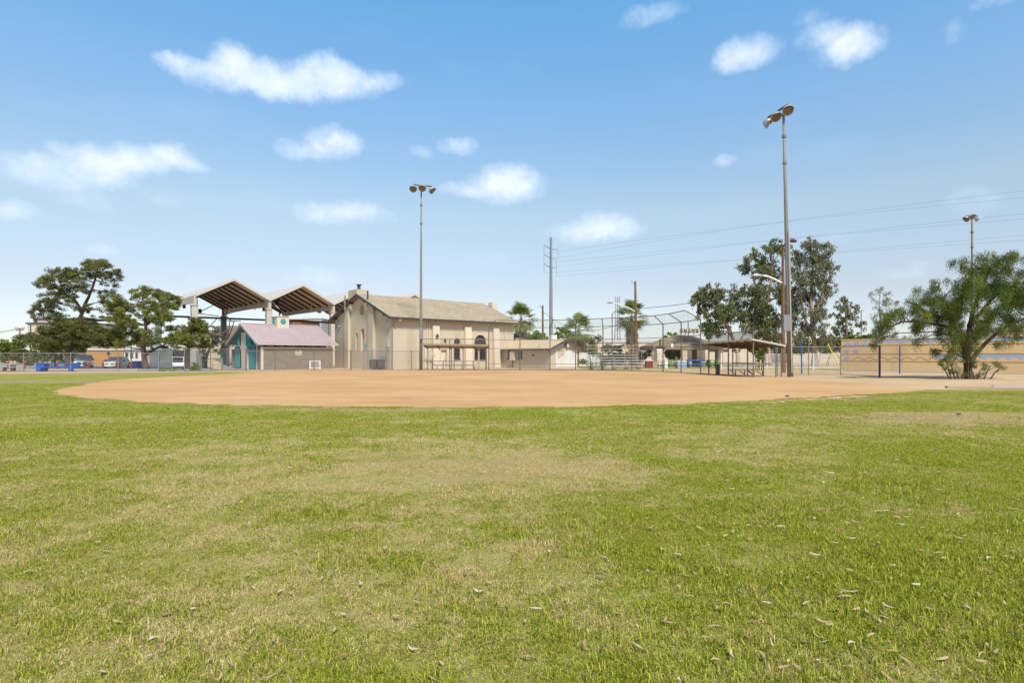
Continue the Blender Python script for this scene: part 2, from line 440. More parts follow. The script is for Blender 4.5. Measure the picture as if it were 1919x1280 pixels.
# ============================================================ GROUND
BLOBS_DRY = [(-0.9, 8.2, 2.6, 2.6, 0.62), (-4.2, 6.0, 4.0, 2.6, 0.42), (-2.4, 4.4, 2.6, 1.6, 0.48), (-6.5, 8.5, 4.0, 2.5, 0.35), (2.5, 10.5, 3.5, 1.6, 0.32), (-3.0, 13.0, 4.0, 1.6, 0.25),
             (6.0, 12.0, 3.0, 1.2, 0.35), (-12, 14, 3.5, 1.5, 0.3)]
BLOBS_BARE = [(11.3, 14.9, 3.2, 1.5, 0.95), (-4.0, 17.2, 2.8, 0.5, 0.8), (-31, 35.5, 16, 2.0, 1.0), (14.0, 22.0, 6.0, 1.6, 0.35), (17.0, 27.5, 9.0, 1.5, 0.8), (3.0, 13.7, 0.9, 0.35, 0.6), (-0.2, 8.3, 1.5, 0.9, 0.42), (-1.6, 11.0, 1.3, 0.4, 0.3), (-14.5, 20.5, 1.8, 0.5, 0.5), (-40, 50, 12, 3.0, 0.9)]

def blob_sum(b, pos, blobs):
    wv = b.vm('SUBTRACT', b.n('ShaderNodeTexNoise', {'Vector': pos, 'Scale': 0.9, 'Detail': 4.0}).outputs['Color'], (0.5, 0.5, 0.5))
    wp = b.vm('ADD', pos, b.vm('SCALE', wv, scale=2.2)).outputs[0]
    acc = None
    for (x, y, rx, ry, k) in blobs:
        q = b.vm('MULTIPLY', b.vm('SUBTRACT', wp, (x, y, 0)), (1 / rx, 1 / ry, 0))
        ln = b.vm('DOT_PRODUCT', q, q).outputs['Value']
        f = b.m('MULTIPLY', b.ss(ln, 2.3, 0.0), k)
        acc = f if acc is None else b.m('MAXIMUM', acc, f)
    return acc

def turf_factors(b):
    pos = b.n('ShaderNodeNewGeometry').outputs['Position']
    pos = b.vm('MULTIPLY', pos, (1, 1, 0)).outputs[0]
    big = b.noise(pos, 0.35, 5, 0.62)
    med = b.noise(pos, 1.6, 5, 0.65)
    sml = b.noise(pos, 7.0, 4, 0.65)
    dry = b.m('ADD', blob_sum(b, pos, BLOBS_DRY), b.m('ADD', b.m('MULTIPLY', b.m('SUBTRACT', big, 0.47), 2.1), b.m('ADD', b.m('MULTIPLY', b.m('SUBTRACT', med, 0.5), 2.2), b.m('MULTIPLY', b.m('SUBTRACT', sml, 0.5), 1.5))))
    dry = b.m('ADD', dry, 0.24, clamp=True)
    bare = b.m('ADD', blob_sum(b, pos, BLOBS_BARE), b.m('MULTIPLY', b.m('SUBTRACT', b.ss(med, 0.62, 0.80), 0.0), 0.55), clamp=True)
    return pos, big, med, sml, dry, bare

def turf_ground():
    m, b = new_mat('turf')
    pos, big, med, sml, dry, bare = turf_factors(b)
    fine = b.noise(pos, 38.0, 4, 0.7)
    vfine = b.noise(pos, 130.0, 2, 0.7)
    st = b.noise(b.vm('MULTIPLY', pos, (1.0, 1.0, 1)), 16.0, 5, 0.75)
    green = b.mix(b.ss(st, 0.35, 0.65), (0.12, 0.135, 0.012), (0.32, 0.31, 0.032))
    green = b.mix(b.ss(big, 0.40, 0.62), green, (0.21, 0.28, 0.016))
    straw = b.mix(fine, (0.30, 0.235, 0.09), (0.56, 0.45, 0.21))
    soil = b.mix(fine, (0.24, 0.155, 0.085), (0.46, 0.315, 0.18))
    c = b.mix(b.m('MULTIPLY', dry, 0.75), green, straw)
    c = b.mix(b.m('MULTIPLY', bare, b.ss(fine, 0.25, 0.6)), c, soil)
    c = b.vm('SCALE', c, scale=b.m('ADD', 0.62, b.m('ADD', b.m('MULTIPLY', st, 0.42), b.m('MULTIPLY', vfine, 0.34)))).outputs[0]
    p = b.n('ShaderNodeBsdfPrincipled', {'Base Color': c, 'Roughness': 0.95, 'Specular IOR Level': 0.1})
    h = b.m('ADD', b.m('MULTIPLY', st, 1.0), b.m('MULTIPLY', fine, 0.6))
    bp = b.n('ShaderNodeBump', {'Strength': 0.9, 'Distance': 0.03, 'Height': h}); b.put(p.inputs['Normal'], bp.outputs[0])
    b.n('ShaderNodeOutputMaterial', {'Surface': p.outputs[0]})
    return m

def blade_mat():
    m, b = new_mat('grass_blade')
    pos, big, med, sml, dry, bare = turf_factors(b)
    at_ = b.n('ShaderNodeAttribute', attribute_name='bc')
    rnd = at_.outputs['Fac']
    g = b.mix(rnd, (0.072, 0.128, 0.008), (0.63, 0.62, 0.075))
    s = b.mix(rnd, (0.44, 0.34, 0.13), (0.86, 0.70, 0.36))
    a2 = b.n('ShaderNodeAttribute', attribute_name='bd').outputs['Fac']
    k = b.ss(b.m('ADD', b.m('MULTIPLY', dry, 0.95), b.m('MULTIPLY', bare, 0.8)), b.m('SUBTRACT', a2, 0.06), b.m('ADD', a2, 0.06))
    c = b.mix(k, g, s)
    d = b.n('ShaderNodeBsdfPrincipled', {'Base Color': c, 'Roughness': 0.7, 'Specular IOR Level': 0.12})
    t = b.n('ShaderNodeBsdfTranslucent', {'Color': c})
    mx = b.n('ShaderNodeMixShader', {0: 0.38, 1: d.outputs[0], 2: t.outputs[0]})
    b.n('ShaderNodeOutputMaterial', {'Surface': mx.outputs[0]})
    return m

def dirt_mat(name, c1, c2, rough_scale=1.0, far=None):
    m, b = new_mat(name)
    pos = b.n('ShaderNodeNewGeometry').outputs['Position']
    n1 = b.noise(pos, 0.16, 5, 0.6)
    n2 = b.noise(b.vm('MULTIPLY', pos, (0.35, 1.6, 1)), 0.55, 5, 0.65)
    n3 = b.noise(pos, 9.0, 5, 0.7)
    n4 = b.noise(pos, 45.0, 3, 0.7)
    c = b.mix(b.ss(n1, 0.35, 0.65), c1, c2)
    rake = b.noise(b.vm('MULTIPLY', pos, (0.22, 3.2, 1)), 1.1, 4, 0.7)
    damp = b.ss(b.noise(b.vm('MULTIPLY', pos, (0.5, 1.3, 1)), 0.33, 6, 0.72), 0.56, 0.70)
    spk = b.ss(b.noise(b.vm('MULTIPLY', pos, (1.0, 1.0, 1)), 3.2, 5, 0.8), 0.60, 0.72)
    c = b.mix(b.m('MULTIPLY', damp, 0.6), c, tuple(x * 0.72 for x in c1))
    c = b.mix(b.m('MULTIPLY', spk, 0.5), c, tuple(x * 0.6 for x in c1))
    c = b.vm('SCALE', c, scale=b.m('ADD', 0.42, b.m('ADD', b.m('MULTIPLY', n2, 0.26), b.m('ADD', b.m('ADD', b.m('MULTIPLY', n3, 0.30), b.m('MULTIPLY', rake, 0.5)), b.m('MULTIPLY', n4, 0.26))))).outputs[0]
    p = b.n('ShaderNodeBsdfPrincipled', {'Base Color': c, 'Roughness': 0.97, 'Specular IOR Level': 0.1})
    bp = b.n('ShaderNodeBump', {'Strength': 0.5, 'Distance': 0.02, 'Height': n3}); b.put(p.inputs['Normal'], bp.outputs[0])
    b.n('ShaderNodeOutputMaterial', {'Surface': p.outputs[0]})
    return m
M['turf'] = turf_ground()
M['blade'] = blade_mat()
M['infield'] = dirt_mat('infield_dirt', (0.455, 0.265, 0.115), (0.515, 0.32, 0.155))
M['soil'] = dirt_mat('dry_soil', (0.44, 0.30, 0.165), (0.50, 0.36, 0.21))

def flat(name, poly, z, m, kind='structure'):
    me = bpy.data.meshes.new(name)
    from mathutils.geometry import tessellate_polygon
    vs = [Vector((x, y, z)) for x, y in poly]
    tri = []
    for a, b_, c in tessellate_polygon([vs]):
        n_ = (vs[b_] - vs[a]).cross(vs[c] - vs[a]).z
        if abs(n_) > 1e-9: tri.append((a, b_, c) if n_ > 0 else (c, b_, a))
    me.from_pydata([tuple(v) for v in vs], [], tri)
    me.materials.append(m)
    o = bpy.data.objects.new(name, me); COL.objects.link(o)
    tag(o, kind=kind); return o
def gp(px, py):
    D = F * CH / (py - HY)
    return (gx(px, D), D)
def wobble(pts, amp, step=0.35, closed=False, seed=1):
    r = random.Random(seed); out = []
    n = len(pts)
    ph = [r.uniform(0, 6.28) for _ in range(6)]
    L = 0.0
    for i in range(n if closed else n - 1):
        a, b_ = pts[i], pts[(i + 1) % n]
        d = math.hypot(b_[0] - a[0], b_[1] - a[1]); k = max(1, int(d / step))
        for j in range(k):
            t = j / k
            L += d / k
            o = amp * (math.sin(L * 1.7 + ph[0]) * 0.4 + math.sin(L * 4.3 + ph[1]) * 0.25 + math.sin(L * 9.1 + ph[2]) * 0.2 + r.uniform(-.35, .35))
            out.append((a[0] + (b_[0] - a[0]) * t + o * 0.5, a[1] + (b_[1] - a[1]) * t + o))
    if not closed: out.append(pts[-1])
    return out

# the ground: one sheet out to the horizon
gxs = [-3000, -1200, -500, -220, -120, -80, -40, 0, 40, 80, 120, 220, 500, 1200, 3000]
gys = [-200, -60, -20, 0, 20, 40, 60, 90, 140, 240, 500, 1200, 4000]
g_ = MB(); g_.v = [(x, y, -0.02) for y in gys for x in gxs]; nx_ = len(gxs)
g_.f = [(j * nx_ + i, j * nx_ + i + 1, (j + 1) * nx_ + i + 1, (j + 1) * nx_ + i) for j in range(len(gys) - 1) for i in range(nx_ - 1)]
tag(g_.build('ground', M['soil'], fix=False), kind='structure')
left_far = [(-75, 47.5), (-50, 49.5), (-38, 52.5), (-30, 55.5), (-24, 57.2), (-21, 58.2)]
grass_edge = [(-21, 58.2), (-24.2, 54.5), (-23, 48.5)]
right_edge = wobble([(11.5, 21.2), (14.0, 22.9), (16.2, 25.0), (18.6, 27.3), (24.5, 28.2), (60, 28.4)], 0.22, 0.4, seed=5)
poly = [(-75, -30), (70, -30)] + [(60, 28.4)] + list(reversed(right_edge))[1:] + [(8.8, 19.6), (0, 24), (-15, 40), (-20.5, 57.6)] + list(reversed(wobble(left_far, 0.25, 0.6, seed=2)))
flat('grass_field', poly, 0.0, M['turf'])
inf_near = [gp(100, 735), gp(122, 742), gp(165, 747), gp(230, 751), gp(330, 756), gp(450, 760), gp(640, 762.5), gp(800, 763.5), gp(960, 763.5), gp(1100, 762.5), gp(1240, 759), gp(1330, 755.5), gp(1410, 751.5), gp(1480, 747.5), gp(1560, 743), gp(1620, 740), gp(1690, 736)]
inf_far = [gp(1740, 730), (19.5, 33), (19.2, 38), (17.2, 41.5), (16.0, 47.5), (14.3, 56.0), (9, 60.5), (0, 62.5), (-10, 62.8), (-18, 62.5), (-23.5, 58.5), gp(420, 701.8), gp(320, 706), gp(230, 711), gp(175, 717), gp(152, 723), gp(115, 729)]
INF = wobble(inf_near, 0.30, 0.14, seed=3) + wobble(inf_far, 0.2, 0.5, seed=9)
flat('infield', INF, 0.004, M['infield'])
INFA = np.array(INF)
def inside(x, y):
    x0, y0 = INFA[:, 0], INFA[:, 1]; x1, y1 = np.roll(x0, -1), np.roll(y0, -1)
    c = ((y0 > y) != (y1 > y)) & (x < (x1 - x0) * (y - y0) / (y1 - y0 + 1e-12) + x0)
    return bool(c.sum() % 2)
# strip of pavement behind the field fence, the car park, the far street
flat('pavement', [(-30.5, 63.0), (4.0, 63.9), (12, 66.0), (12, 69.2), (-13, 64.9), (-30, 65.2)], 0.002, M['concrete'])
flat('car_park', [(-75, 61.5), (-32, 61.5), (-29, 64.5), (-31, 120), (-95, 120)], -0.006, M['asphalt'])
flat('road', [(-120, 55.8), (-30.5, 59.2), (-30.5, 60.6), (-120, 57.6)], -0.004, M['concrete'])
def lawn(name, poly, seed): flat(name, wobble(poly, 0.2, 0.6, closed=True, seed=seed), -0.007, M['turf'])
lawn('grass_strip', [(13, 71), (24, 72), (42, 64), (60, 60), (60, 63.5), (44, 68), (30, 80), (14, 82)], 11)
lawn('grass_verge', [(8.4, 72), (12.6, 73), (13, 84), (7.5, 84)], 12)

# ------------------------------------------------------------ grass blades near the camera
def blade_patch(name, n, size, hmin, hmax, wd, seed):
    r = np.random.default_rng(seed)
    ntuft = max(1, n // 11)
    tc_ = r.uniform(-size / 2, size / 2, (ntuft, 2))
    ti = r.integers(0, ntuft, n)
    base = tc_[ti] + r.normal(0, 0.012, (n, 2))
    loose = r.random(n) < 0.42
    base[loose] = r.uniform(-size / 2, size / 2, (loose.sum(), 2))
    az_ = r.uniform(0, 2 * np.pi, n)
    ln = r.uniform(hmin, hmax, n) * (0.6 + 0.8 * r.random(ntuft)[ti])
    bd_ = r.uniform(0.02, 1.0, n)
    dryish = np.clip((0.62 - bd_) * 2.2, 0, 1)             # blades that dry out first are short and lie flat
    ln = ln * (1 - 0.42 * dryish) * np.where(bd_ > .8, 1.3, 1.0)
    lean = (np.abs(r.normal(1.02, 0.42, n)) + 0.5 * dryish).clip(0.15, 1.65)
    dx, dy = np.cos(az_), np.sin(az_)
    w_ = wd * r.uniform(0.5, 1.6, n)
    sxp, syp = -dy * w_ / 2, dx * w_ / 2
    m1 = ln * 0.55; a1 = lean * 0.65
    mx_, mz_ = m1 * np.sin(a1), m1 * np.cos(a1)
    a2 = (lean * 1.45).clip(0, 2.0)
    tx_, tz_ = mx_ + ln * 0.5 * np.sin(a2), mz_ + ln * 0.5 * np.cos(a2)
    V = np.zeros((n, 5, 3))
    V[:, 0] = np.stack([base[:, 0] - sxp * .7, base[:, 1] - syp * .7, np.full(n, -0.004)], 1)
    V[:, 1] = np.stack([base[:, 0] + sxp * .7, base[:, 1] + syp * .7, np.full(n, -0.004)], 1)
    V[:, 2] = np.stack([base[:, 0] + dx * mx_ + sxp, base[:, 1] + dy * mx_ + syp, mz_], 1)
    V[:, 3] = np.stack([base[:, 0] + dx * mx_ - sxp, base[:, 1] + dy * mx_ - syp, mz_], 1)
    V[:, 4] = np.stack([base[:, 0] + dx * tx_, base[:, 1] + dy * tx_, tz_], 1)
    me = bpy.data.meshes.new(name)
    me.vertices.add(n * 5); me.vertices.foreach_set('co', V.reshape(-1))
    i0 = np.arange(n) * 5
    loops = np.stack([i0, i0 + 1, i0 + 2, i0 + 3, i0 + 3, i0 + 2, i0 + 4], 1).reshape(-1)
    me.loops.add(n * 7); me.loops.foreach_set('vertex_index', loops)
    me.polygons.add(n * 2)
    me.polygons.foreach_set('loop_start', np.stack([np.arange(n) * 7, np.arange(n) * 7 + 4], 1).reshape(-1))
    me.update(calc_edges=True)
    for nm, vals in (('bc', r.random(n)), ('bd', bd_)):
        a = me.attributes.new(nm, 'FLOAT', 'POINT'); a.data.foreach_set('value', np.repeat(vals, 5))
    me.materials.append(M['blade'])
    return bpy.data.objects.new(name, me)

def scatter(name, pts, rot, scl, idx, protos, label):
    pc = bpy.data.collections.new(name + '_pieces')
    for o in protos: pc.objects.link(o)
    me = bpy.data.meshes.new(name)
    me.vertices.add(len(pts)); me.vertices.foreach_set('co', pts.reshape(-1))
    for nm, ty, v in (('rz', 'FLOAT', rot), ('pi', 'INT', idx)):
        a = me.attributes.new(nm, ty, 'POINT'); a.data.foreach_set('value', v)
    a = me.attributes.new('sv', 'FLOAT_VECTOR', 'POINT'); a.data.foreach_set('vector', scl.reshape(-1))
    o = bpy.data.objects.new(name, me); COL.objects.link(o)
    ng = bpy.data.node_groups.new(name, 'GeometryNodeTree')
    ng.interface.new_socket('Geometry', in_out='INPUT', socket_type='NodeSocketGeometry')
    ng.interface.new_socket('Geometry', in_out='OUTPUT', socket_type='NodeSocketGeometry')
    N = ng.nodes; L = ng.links
    gi, go = N.new('NodeGroupInput'), N.new('NodeGroupOutput')
    ci = N.new('GeometryNodeCollectionInfo'); ci.inputs[0].default_value = pc; ci.inputs[1].default_value = True; ci.inputs[2].default_value = True
    ip = N.new('GeometryNodeInstanceOnPoints'); ip.inputs['Pick Instance'].default_value = True
    def na(nm, dt):
        x = N.new('GeometryNodeInputNamedAttribute'); x.data_type = dt; x.inputs[0].default_value = nm; return x.outputs[0]
    cx = N.new('ShaderNodeCombineXYZ'); L.new(na('rz', 'FLOAT'), cx.inputs[2])
    L.new(gi.outputs[0], ip.inputs['Points']); L.new(ci.outputs[0], ip.inputs['Instance'])
    L.new(na('pi', 'INT'), ip.inputs['Instance Index'])
    L.new(cx.outputs[0], ip.inputs['Rotation']); L.new(na('sv', 'FLOAT_VECTOR'), ip.inputs['Scale'])
    L.new(ip.outputs[0], go.inputs[0])
    md = o.modifiers.new('scatter', 'NODES'); md.node_group = ng
    tag(o, label, 'grass', kind='stuff')
    return o

def in_infield(x, y):
    c = ((x + 1.0) / 19.5) ** 2 + ((y - 38) / 20.0) ** 2
    return c
def edge_y(x):
    # nearest row of infield dirt at this x
    xs = [p[0] for p in inf_near]; ys = [p[1] for p in inf_near]
    if x < xs[0] or x > xs[-1]: return 1e9
    return np.interp(x, xs, ys)
def dryness(x, y):
    d = 0
    for (cx_, cy_, rx, ry, k) in BLOBS_DRY:
        q = ((x - cx_) / rx) ** 2 + ((y - cy_) / ry) ** 2
        d = max(d, k * max(0, 1 - q / 1.5))
    b_ = 0
    for (cx_, cy_, rx, ry, k) in BLOBS_BARE:
        q = ((x - cx_) / rx) ** 2 + ((y - cy_) / ry) ** 2
        b_ = max(b_, k * max(0, 1 - q / 1.3))
    return d, b_

protos = [blade_patch('blades_%d' % i, n, 0.5, a, b_, w_, 20 + i) for i, (n, a, b_, w_) in enumerate(
    [(2300, .016, .040, .0030), (2300, .016, .040, .0032), (2000, .012, .026, .0030), (2100, .024, .056, .0036), (1500, .016, .040, .0060), (1500, .012, .032, .0060)])]
P_, RZ_, SV_, ID_ = [], [], [], []
y = 2.35
r = random.Random(3)
while y < 34:
    step = 0.36 if y < 7 else (0.42 if y < 14 else (0.55 if y < 24 else .7))
    half = 0.90 * y + 0.8
    x = -half
    while x < half:
        jx, jy = x + r.uniform(-.1, .1), y + r.uniform(-.1, .1)
        if not inside(jx, jy + .12) and (jx < 11.5 or jy < min(28.0, 21.0 + (jx - 11.5) * 0.85)) and (jx < -19 or jy < edge_y(jx) + .1):
            d, ba = dryness(jx, jy)
            clump = math.sin(jx * 2.1 + 1.3 * math.sin(jy * 1.7)) * math.sin(jy * 2.6 + jx * .6)
            h = 1.0 - 0.35 * d + 0.25 * clump + r.uniform(-.12, .12)
            if jy < 4.8 and jx > -0.8: h += 0.15
            if r.random() > ba * 0.45:
                P_.append((jx, jy, 0.0)); RZ_.append(r.uniform(0, 6.28))
                s_ = r.uniform(0.95, 1.1)
                SV_.append((s_, s_, max(0.35, h * (1.0 if jy < 9 else 0.8))))
                if jy > 9.5: ID_.append(r.choice([4, 5]))
                else: ID_.append(2 if d > 0.45 and r.random() < .7 else (3 if h > 1.08 else r.choice([0, 1])))
        x += step
    y += step
scatter('grass', np.array(P_, dtype=np.float32), np.array(RZ_, dtype=np.float32), np.array(SV_, dtype=np.float32), np.array(ID_, dtype=np.int32), protos,
        'short mown green grass with straw-coloured dry patches covering the outfield')

# ------------------------------------------------------------ fallen leaves on the grass
def leaf_mesh(b, c, L, wd, az_, bend, curl, twist):
    """curled crescent gum leaf"""
    n = 7; vs = []; fs = []
    for i in range(n):
        t = i / (n - 1) * 2 - 1
        hw = wd * (1 - t * t) ** 0.6 * 0.5 + 0.0006
        x0 = t * L / 2; y0 = bend * (t * t - 0.4) * L; z0 = curl * L * (t * t) + 0.0
        for s_ in (-1, 1):
            lx, ly, lz = x0, y0 + s_ * hw * math.cos(twist), z0 + s_ * hw * math.sin(twist) + (0.25 * hw)
            vs.append((c[0] + lx * math.cos(az_) - ly * math.sin(az_), c[1] + lx * math.sin(az_) + ly * math.cos(az_), c[2] + lz))
    for i in range(n - 1): fs.append((2 * i, 2 * i + 1, 2 * i + 3, 2 * i + 2))
    b.add(vs, fs)
M['leaf_dry'] = mat('dry_tan_leaf', (0.44, 0.30, 0.175), 0.75, 0.2, 30, 90, 0.1)
M['leaf_pale'] = mat('bleached_leaf', (0.53, 0.42, 0.30), 0.7, 0.12, 30, 90, 0.1)
M['leaf_brown'] = mat('brown_leaf', (0.27, 0.16, 0.09), 0.8, 0.2, 30, 90, 0.1)
big_leaves = [
 (627, 1193, 'leaf_dry', 'curled tan leaf low in the left half of the picture, on the foreground grass'), (1592, 1118, 'leaf_pale', 'long pale straight leaf in the foreground grass right of centre'),
 (1344, 1150, 'leaf_dry', 'tan leaf in the foreground grass below and left of the long pale leaf'), (1372, 1238, 'leaf_pale', 'pale curved leaf near the bottom edge, left one of a close pair'),
 (1430, 1242, 'leaf_dry', 'tan curved leaf near the bottom edge, right one of a close pair'), (1663, 1146, 'leaf_pale', 'short pale leaf just right of the long pale leaf'),
 (973, 1208, 'leaf_pale', 'upright pale leaf near the bottom centre of the lawn'), (990, 1243, 'leaf_dry', 'hooked tan leaf at the bottom centre of the lawn'),
 (780, 1138, 'leaf_pale', 'small bright white leaf on the dry grass left of centre'), (812, 1232, 'leaf_dry', 'flat tan leaf at the bottom left of centre'),
 (1195, 1223, 'leaf_pale', 'pale leaf near the bottom, right of the hooked tan leaf'), (1255, 1178, 'leaf_dry', 'long thin tan leaf pointing down right in the green foreground'),
 (1868, 1235, 'leaf_dry', 'tan leaf in the bottom right corner of the lawn'), (1810, 1145, 'leaf_pale', 'pale leaf near the right edge, lower one of a pair'),
 (1835, 1125, 'leaf_dry', 'broad tan leaf near the right edge, upper one of a pair'), (1510, 1142, 'leaf_dry', 'dull tan leaf half sunk in the green grass right of centre'),
 (1425, 995, 'leaf_dry', 'farther tan hooked leaf in the middle distance right of centre'), (1690, 990, 'leaf_pale', 'farther pale leaf in the middle distance at right'),
 (1775, 1002, 'leaf_pale', 'second farther pale leaf in the middle distance, nearest the right edge'), (1060, 1110, 'leaf_brown', 'dark brown twig-like leaf in the green centre foreground'),
 (1050, 1003, 'leaf_brown', 'dark brown twig-like leaf on the dry patch at the centre'), (1325, 1208, 'leaf_dry', 'small tan leaf above the close pair at the bottom'),
 (675, 1103, 'leaf_pale', 'small forked pale leaf on the dry grass at left of centre'), (1565, 1025, 'leaf_dry', 'tan crescent leaf above the long pale leaf')]
for i, (px, py, mm, lb_) in enumerate(big_leaves):
    X, Y = gp(px, py); b = MB()
    rr = random.Random(100 + i)
    leaf_mesh(b, (0, 0, 0), rr.uniform(.06, .10) * (1.5 if i == 1 else 1), rr.uniform(.011, .018), rr.uniform(0, 6.28), rr.uniform(-.22, .22), rr.uniform(.0, .12), rr.uniform(-.4, .4))
    o = b.build('fallen_leaf', M[mm], smooth=True, fix=False); o.location = (X, Y, 0.034)
    tag(o, lb_, 'leaf', 'fallen leaves scattered on the grass')
bl = {k: MB() for k in ('leaf_dry', 'leaf_pale', 'leaf_brown')}
rr = random.Random(42)
for _ in range(2800):
    yy = 2.7 + 17 * rr.random() ** 1.25
    xx = rr.uniform(-.92, .92) * yy
    dens_ = 0.22 + 0.78 / (1 + math.exp(-(xx - 0.8) * 1.1))
    if rr.random() > dens_: continue
    if yy > edge_y(xx) - .2: continue
    k = rr.choices(('leaf_dry', 'leaf_pale', 'leaf_brown'), (5, 3, 2))[0]
    leaf_mesh(bl[k], (xx, yy, rr.uniform(.024, .040)), rr.uniform(.03, .105), rr.uniform(.007, .017), rr.uniform(0, 6.28), rr.uniform(-.30, .30), rr.uniform(-.12, .16), rr.uniform(-.6, .6))
root = None
litter = bl['leaf_dry'].build('leaf_litter', M['leaf_dry'], smooth=True, fix=False)
tag(litter, 'countless small dry tan leaves strewn across the grass', 'leaf litter', kind='stuff')
tag(bl['leaf_pale'].build('leaf_litter', M['leaf_pale'], smooth=True, fix=False), 'countless small bleached leaves strewn across the grass', 'leaf litter', kind='stuff')
tag(bl['leaf_brown'].build('leaf_litter', M['leaf_brown'], smooth=True, fix=False), 'countless small dark brown leaf fragments strewn across the grass', 'leaf litter', kind='stuff')
# ============================================================ PAVILION (open metal shelter with four gabled bays)
EX, EY, BW, DEP = -46.0, 85.0, 10.56, 23.3
EZ, PZ = 10.2, 12.95
pav = thing('pavilion', 'large open pavilion with four off-white gabled roofs on tall columns', 'pavilion', (EX, EY, 0), ANG)
for i in range(4):
    x0 = i * BW; xm = x0 + BW / 2; x1 = x0 + BW
    rf = MB()
    TH = 0.16
    # ribbed sheets: left and right slope of the gable
    for (xa, za, xb, zb) in ((x0, EZ, xm, PZ), (xm, PZ, x1, EZ)):
        rf.add([(xa, -.6, za), (xb, -.6, zb), (xb, DEP + .6, zb), (xa, DEP + .6, za), (xa, -.6, za + TH), (xb, -.6, zb + TH), (xb, DEP + .6, zb + TH), (xa, DEP + .6, za + TH)],
               [(0, 1, 2, 3), (7, 6, 5, 4), (0, 4, 5, 1), (1, 5, 6, 2), (2, 6, 7, 3), (3, 7, 4, 0)])
    ro = rf.build('roof', M['white_metal'], pav)
    # deck seen from below
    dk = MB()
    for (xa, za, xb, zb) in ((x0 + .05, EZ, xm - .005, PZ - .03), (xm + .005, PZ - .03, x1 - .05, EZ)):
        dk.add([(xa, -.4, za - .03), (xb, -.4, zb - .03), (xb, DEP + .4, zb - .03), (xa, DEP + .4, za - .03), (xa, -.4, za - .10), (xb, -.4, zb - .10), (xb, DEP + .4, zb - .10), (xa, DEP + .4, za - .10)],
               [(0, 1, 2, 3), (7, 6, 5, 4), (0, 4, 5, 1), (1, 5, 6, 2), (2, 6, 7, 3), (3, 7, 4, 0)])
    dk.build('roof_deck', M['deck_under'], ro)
    for yy in (-.72, DEP + .62):
        fas = MB()
        for (xa, za, xb, zb) in ((x0, EZ, xm, PZ), (xm, PZ, x1, EZ)):
            fas.add([(xa, yy, za - .13), (xb, yy, zb - .13), (xb, yy, zb + .20), (xa, yy, za + .20), (xa, yy + .1, za - .13), (xb, yy + .1, zb - .13), (xb, yy + .1, zb + .20), (xa, yy + .1, za + .20)],
                    [(0, 1, 2, 3), (7, 6, 5, 4), (0, 4, 5, 1), (1, 5, 6, 2), (2, 6, 7, 3), (3, 7, 4, 0)])
        fas.build('fascia', M['white_metal'], ro)
    for j in range(9):
        yy = 1.2 + j * (DEP - 2.4) / 8
        rb = MB()
        for (xa, za, xb, zb) in ((x0 + .35, EZ + .05, xm, PZ - .12), (xm, PZ - .12, x1 - .35, EZ + .05)):
            rb.bar((xa, yy, za - .22), (xb, yy, zb - .22), .14, .34)
        rb.build('rafter', M['dark_steel'], pav)
for i in range(5):
    x = i * BW
    bm_ = MB()
    n = 14
    # haunched valley beam
    for k in range(n):
        t0, t1 = k / n, (k + 1) / n
        d0 = .75 + .45 * (2 * t0 - 1) ** 4; d1 = .75 + .45 * (2 * t1 - 1) ** 4
        ya, yb = -.5 + t0 * (DEP + 1), -.5 + t1 * (DEP + 1)
        bm_.add([(x - .2, ya, EZ - d0 - .1), (x + .2, ya, EZ - d0 - .1), (x + .2, yb, EZ - d1 - .1), (x - .2, yb, EZ - d1 - .1), (x - .2, ya, EZ - .02), (x + .2, ya, EZ - .02), (x + .2, yb, EZ - .02), (x - .2, yb, EZ - .02)],
                [(3, 2, 1, 0), (4, 5, 6, 7), (1, 2, 6, 5), (3, 0, 4, 7)] + ([(0, 1, 5, 4)] if k == 0 else []) + ([(2, 3, 7, 6)] if k == n - 1 else []))
    bm_.build('beam', M['cream_steel'], pav, fix=False)
    for yy, mm in ((0, 'cream_steel'), (DEP, 'teal_col')):
        c = MB(); c.box(x - .42, x + .42, yy - .42, yy + .42, 0, EZ - 1.32)
        c.box(x - .5, x + .5, yy - .5, yy + .5, EZ - 1.42, EZ - 1.30)
        M.setdefault('teal_col', mat('grey_teal_paint', (0.16, 0.24, 0.23), 0.6, 0.15))
        co_ = c.build('column', M[mm], pav)
        w_ = MB(); w_.box(x - .43, x + .43, yy - .43, yy + .43, .05, 2.6)
        if yy: w_.build('wrap', M['teal'], co_)
tb = MB(); tb.bar((-.3, DEP - .1, 8.5), (4 * BW + .3, DEP - .1, 8.5), .28, .34)
tb.build('tie_beam', M['dark_steel'], pav)
for (bx, by, bz, s) in ((3.2, 12.5, 10.35, .5), (3.1, 19.5, 10.2, .42), (BW + 4.6, 9, 10.6, .5), (BW + 5.2, 17, 10.2, .5), (2 * BW + 3, 12, 10.0, .45)):
    sp = MB(); sp.box(bx - s / 2, bx + s / 2, by - s / 2, by + s / 2, bz - .45, bz + .45); sp.tube((bx, by, bz + .45), (bx, by, 12.2), .03)
    sp.prism([(bx - s / 2 - .05, bz + .45), (bx + s / 2 + .05, bz + .45), (bx, bz + .62)], 'y', by - s / 2, by + s / 2)
    sp.build('loudspeaker', M['dark'], pav)
# white hangers and braces under the first two bays
for bx, by in ((BW - 1.2, 6), (BW - .7, 2.8), (2 * BW - 1.1, 6), (BW + .6, .6)):
    hb = MB(); hb.bar((bx, by, EZ - .9), (bx, by, EZ + .9), .12); hb.bar((bx, by, EZ - .1), (bx + .8, by - 1.2, EZ - 1.2), .09)
    hb.build('hanger', M['cream_steel'], pav)

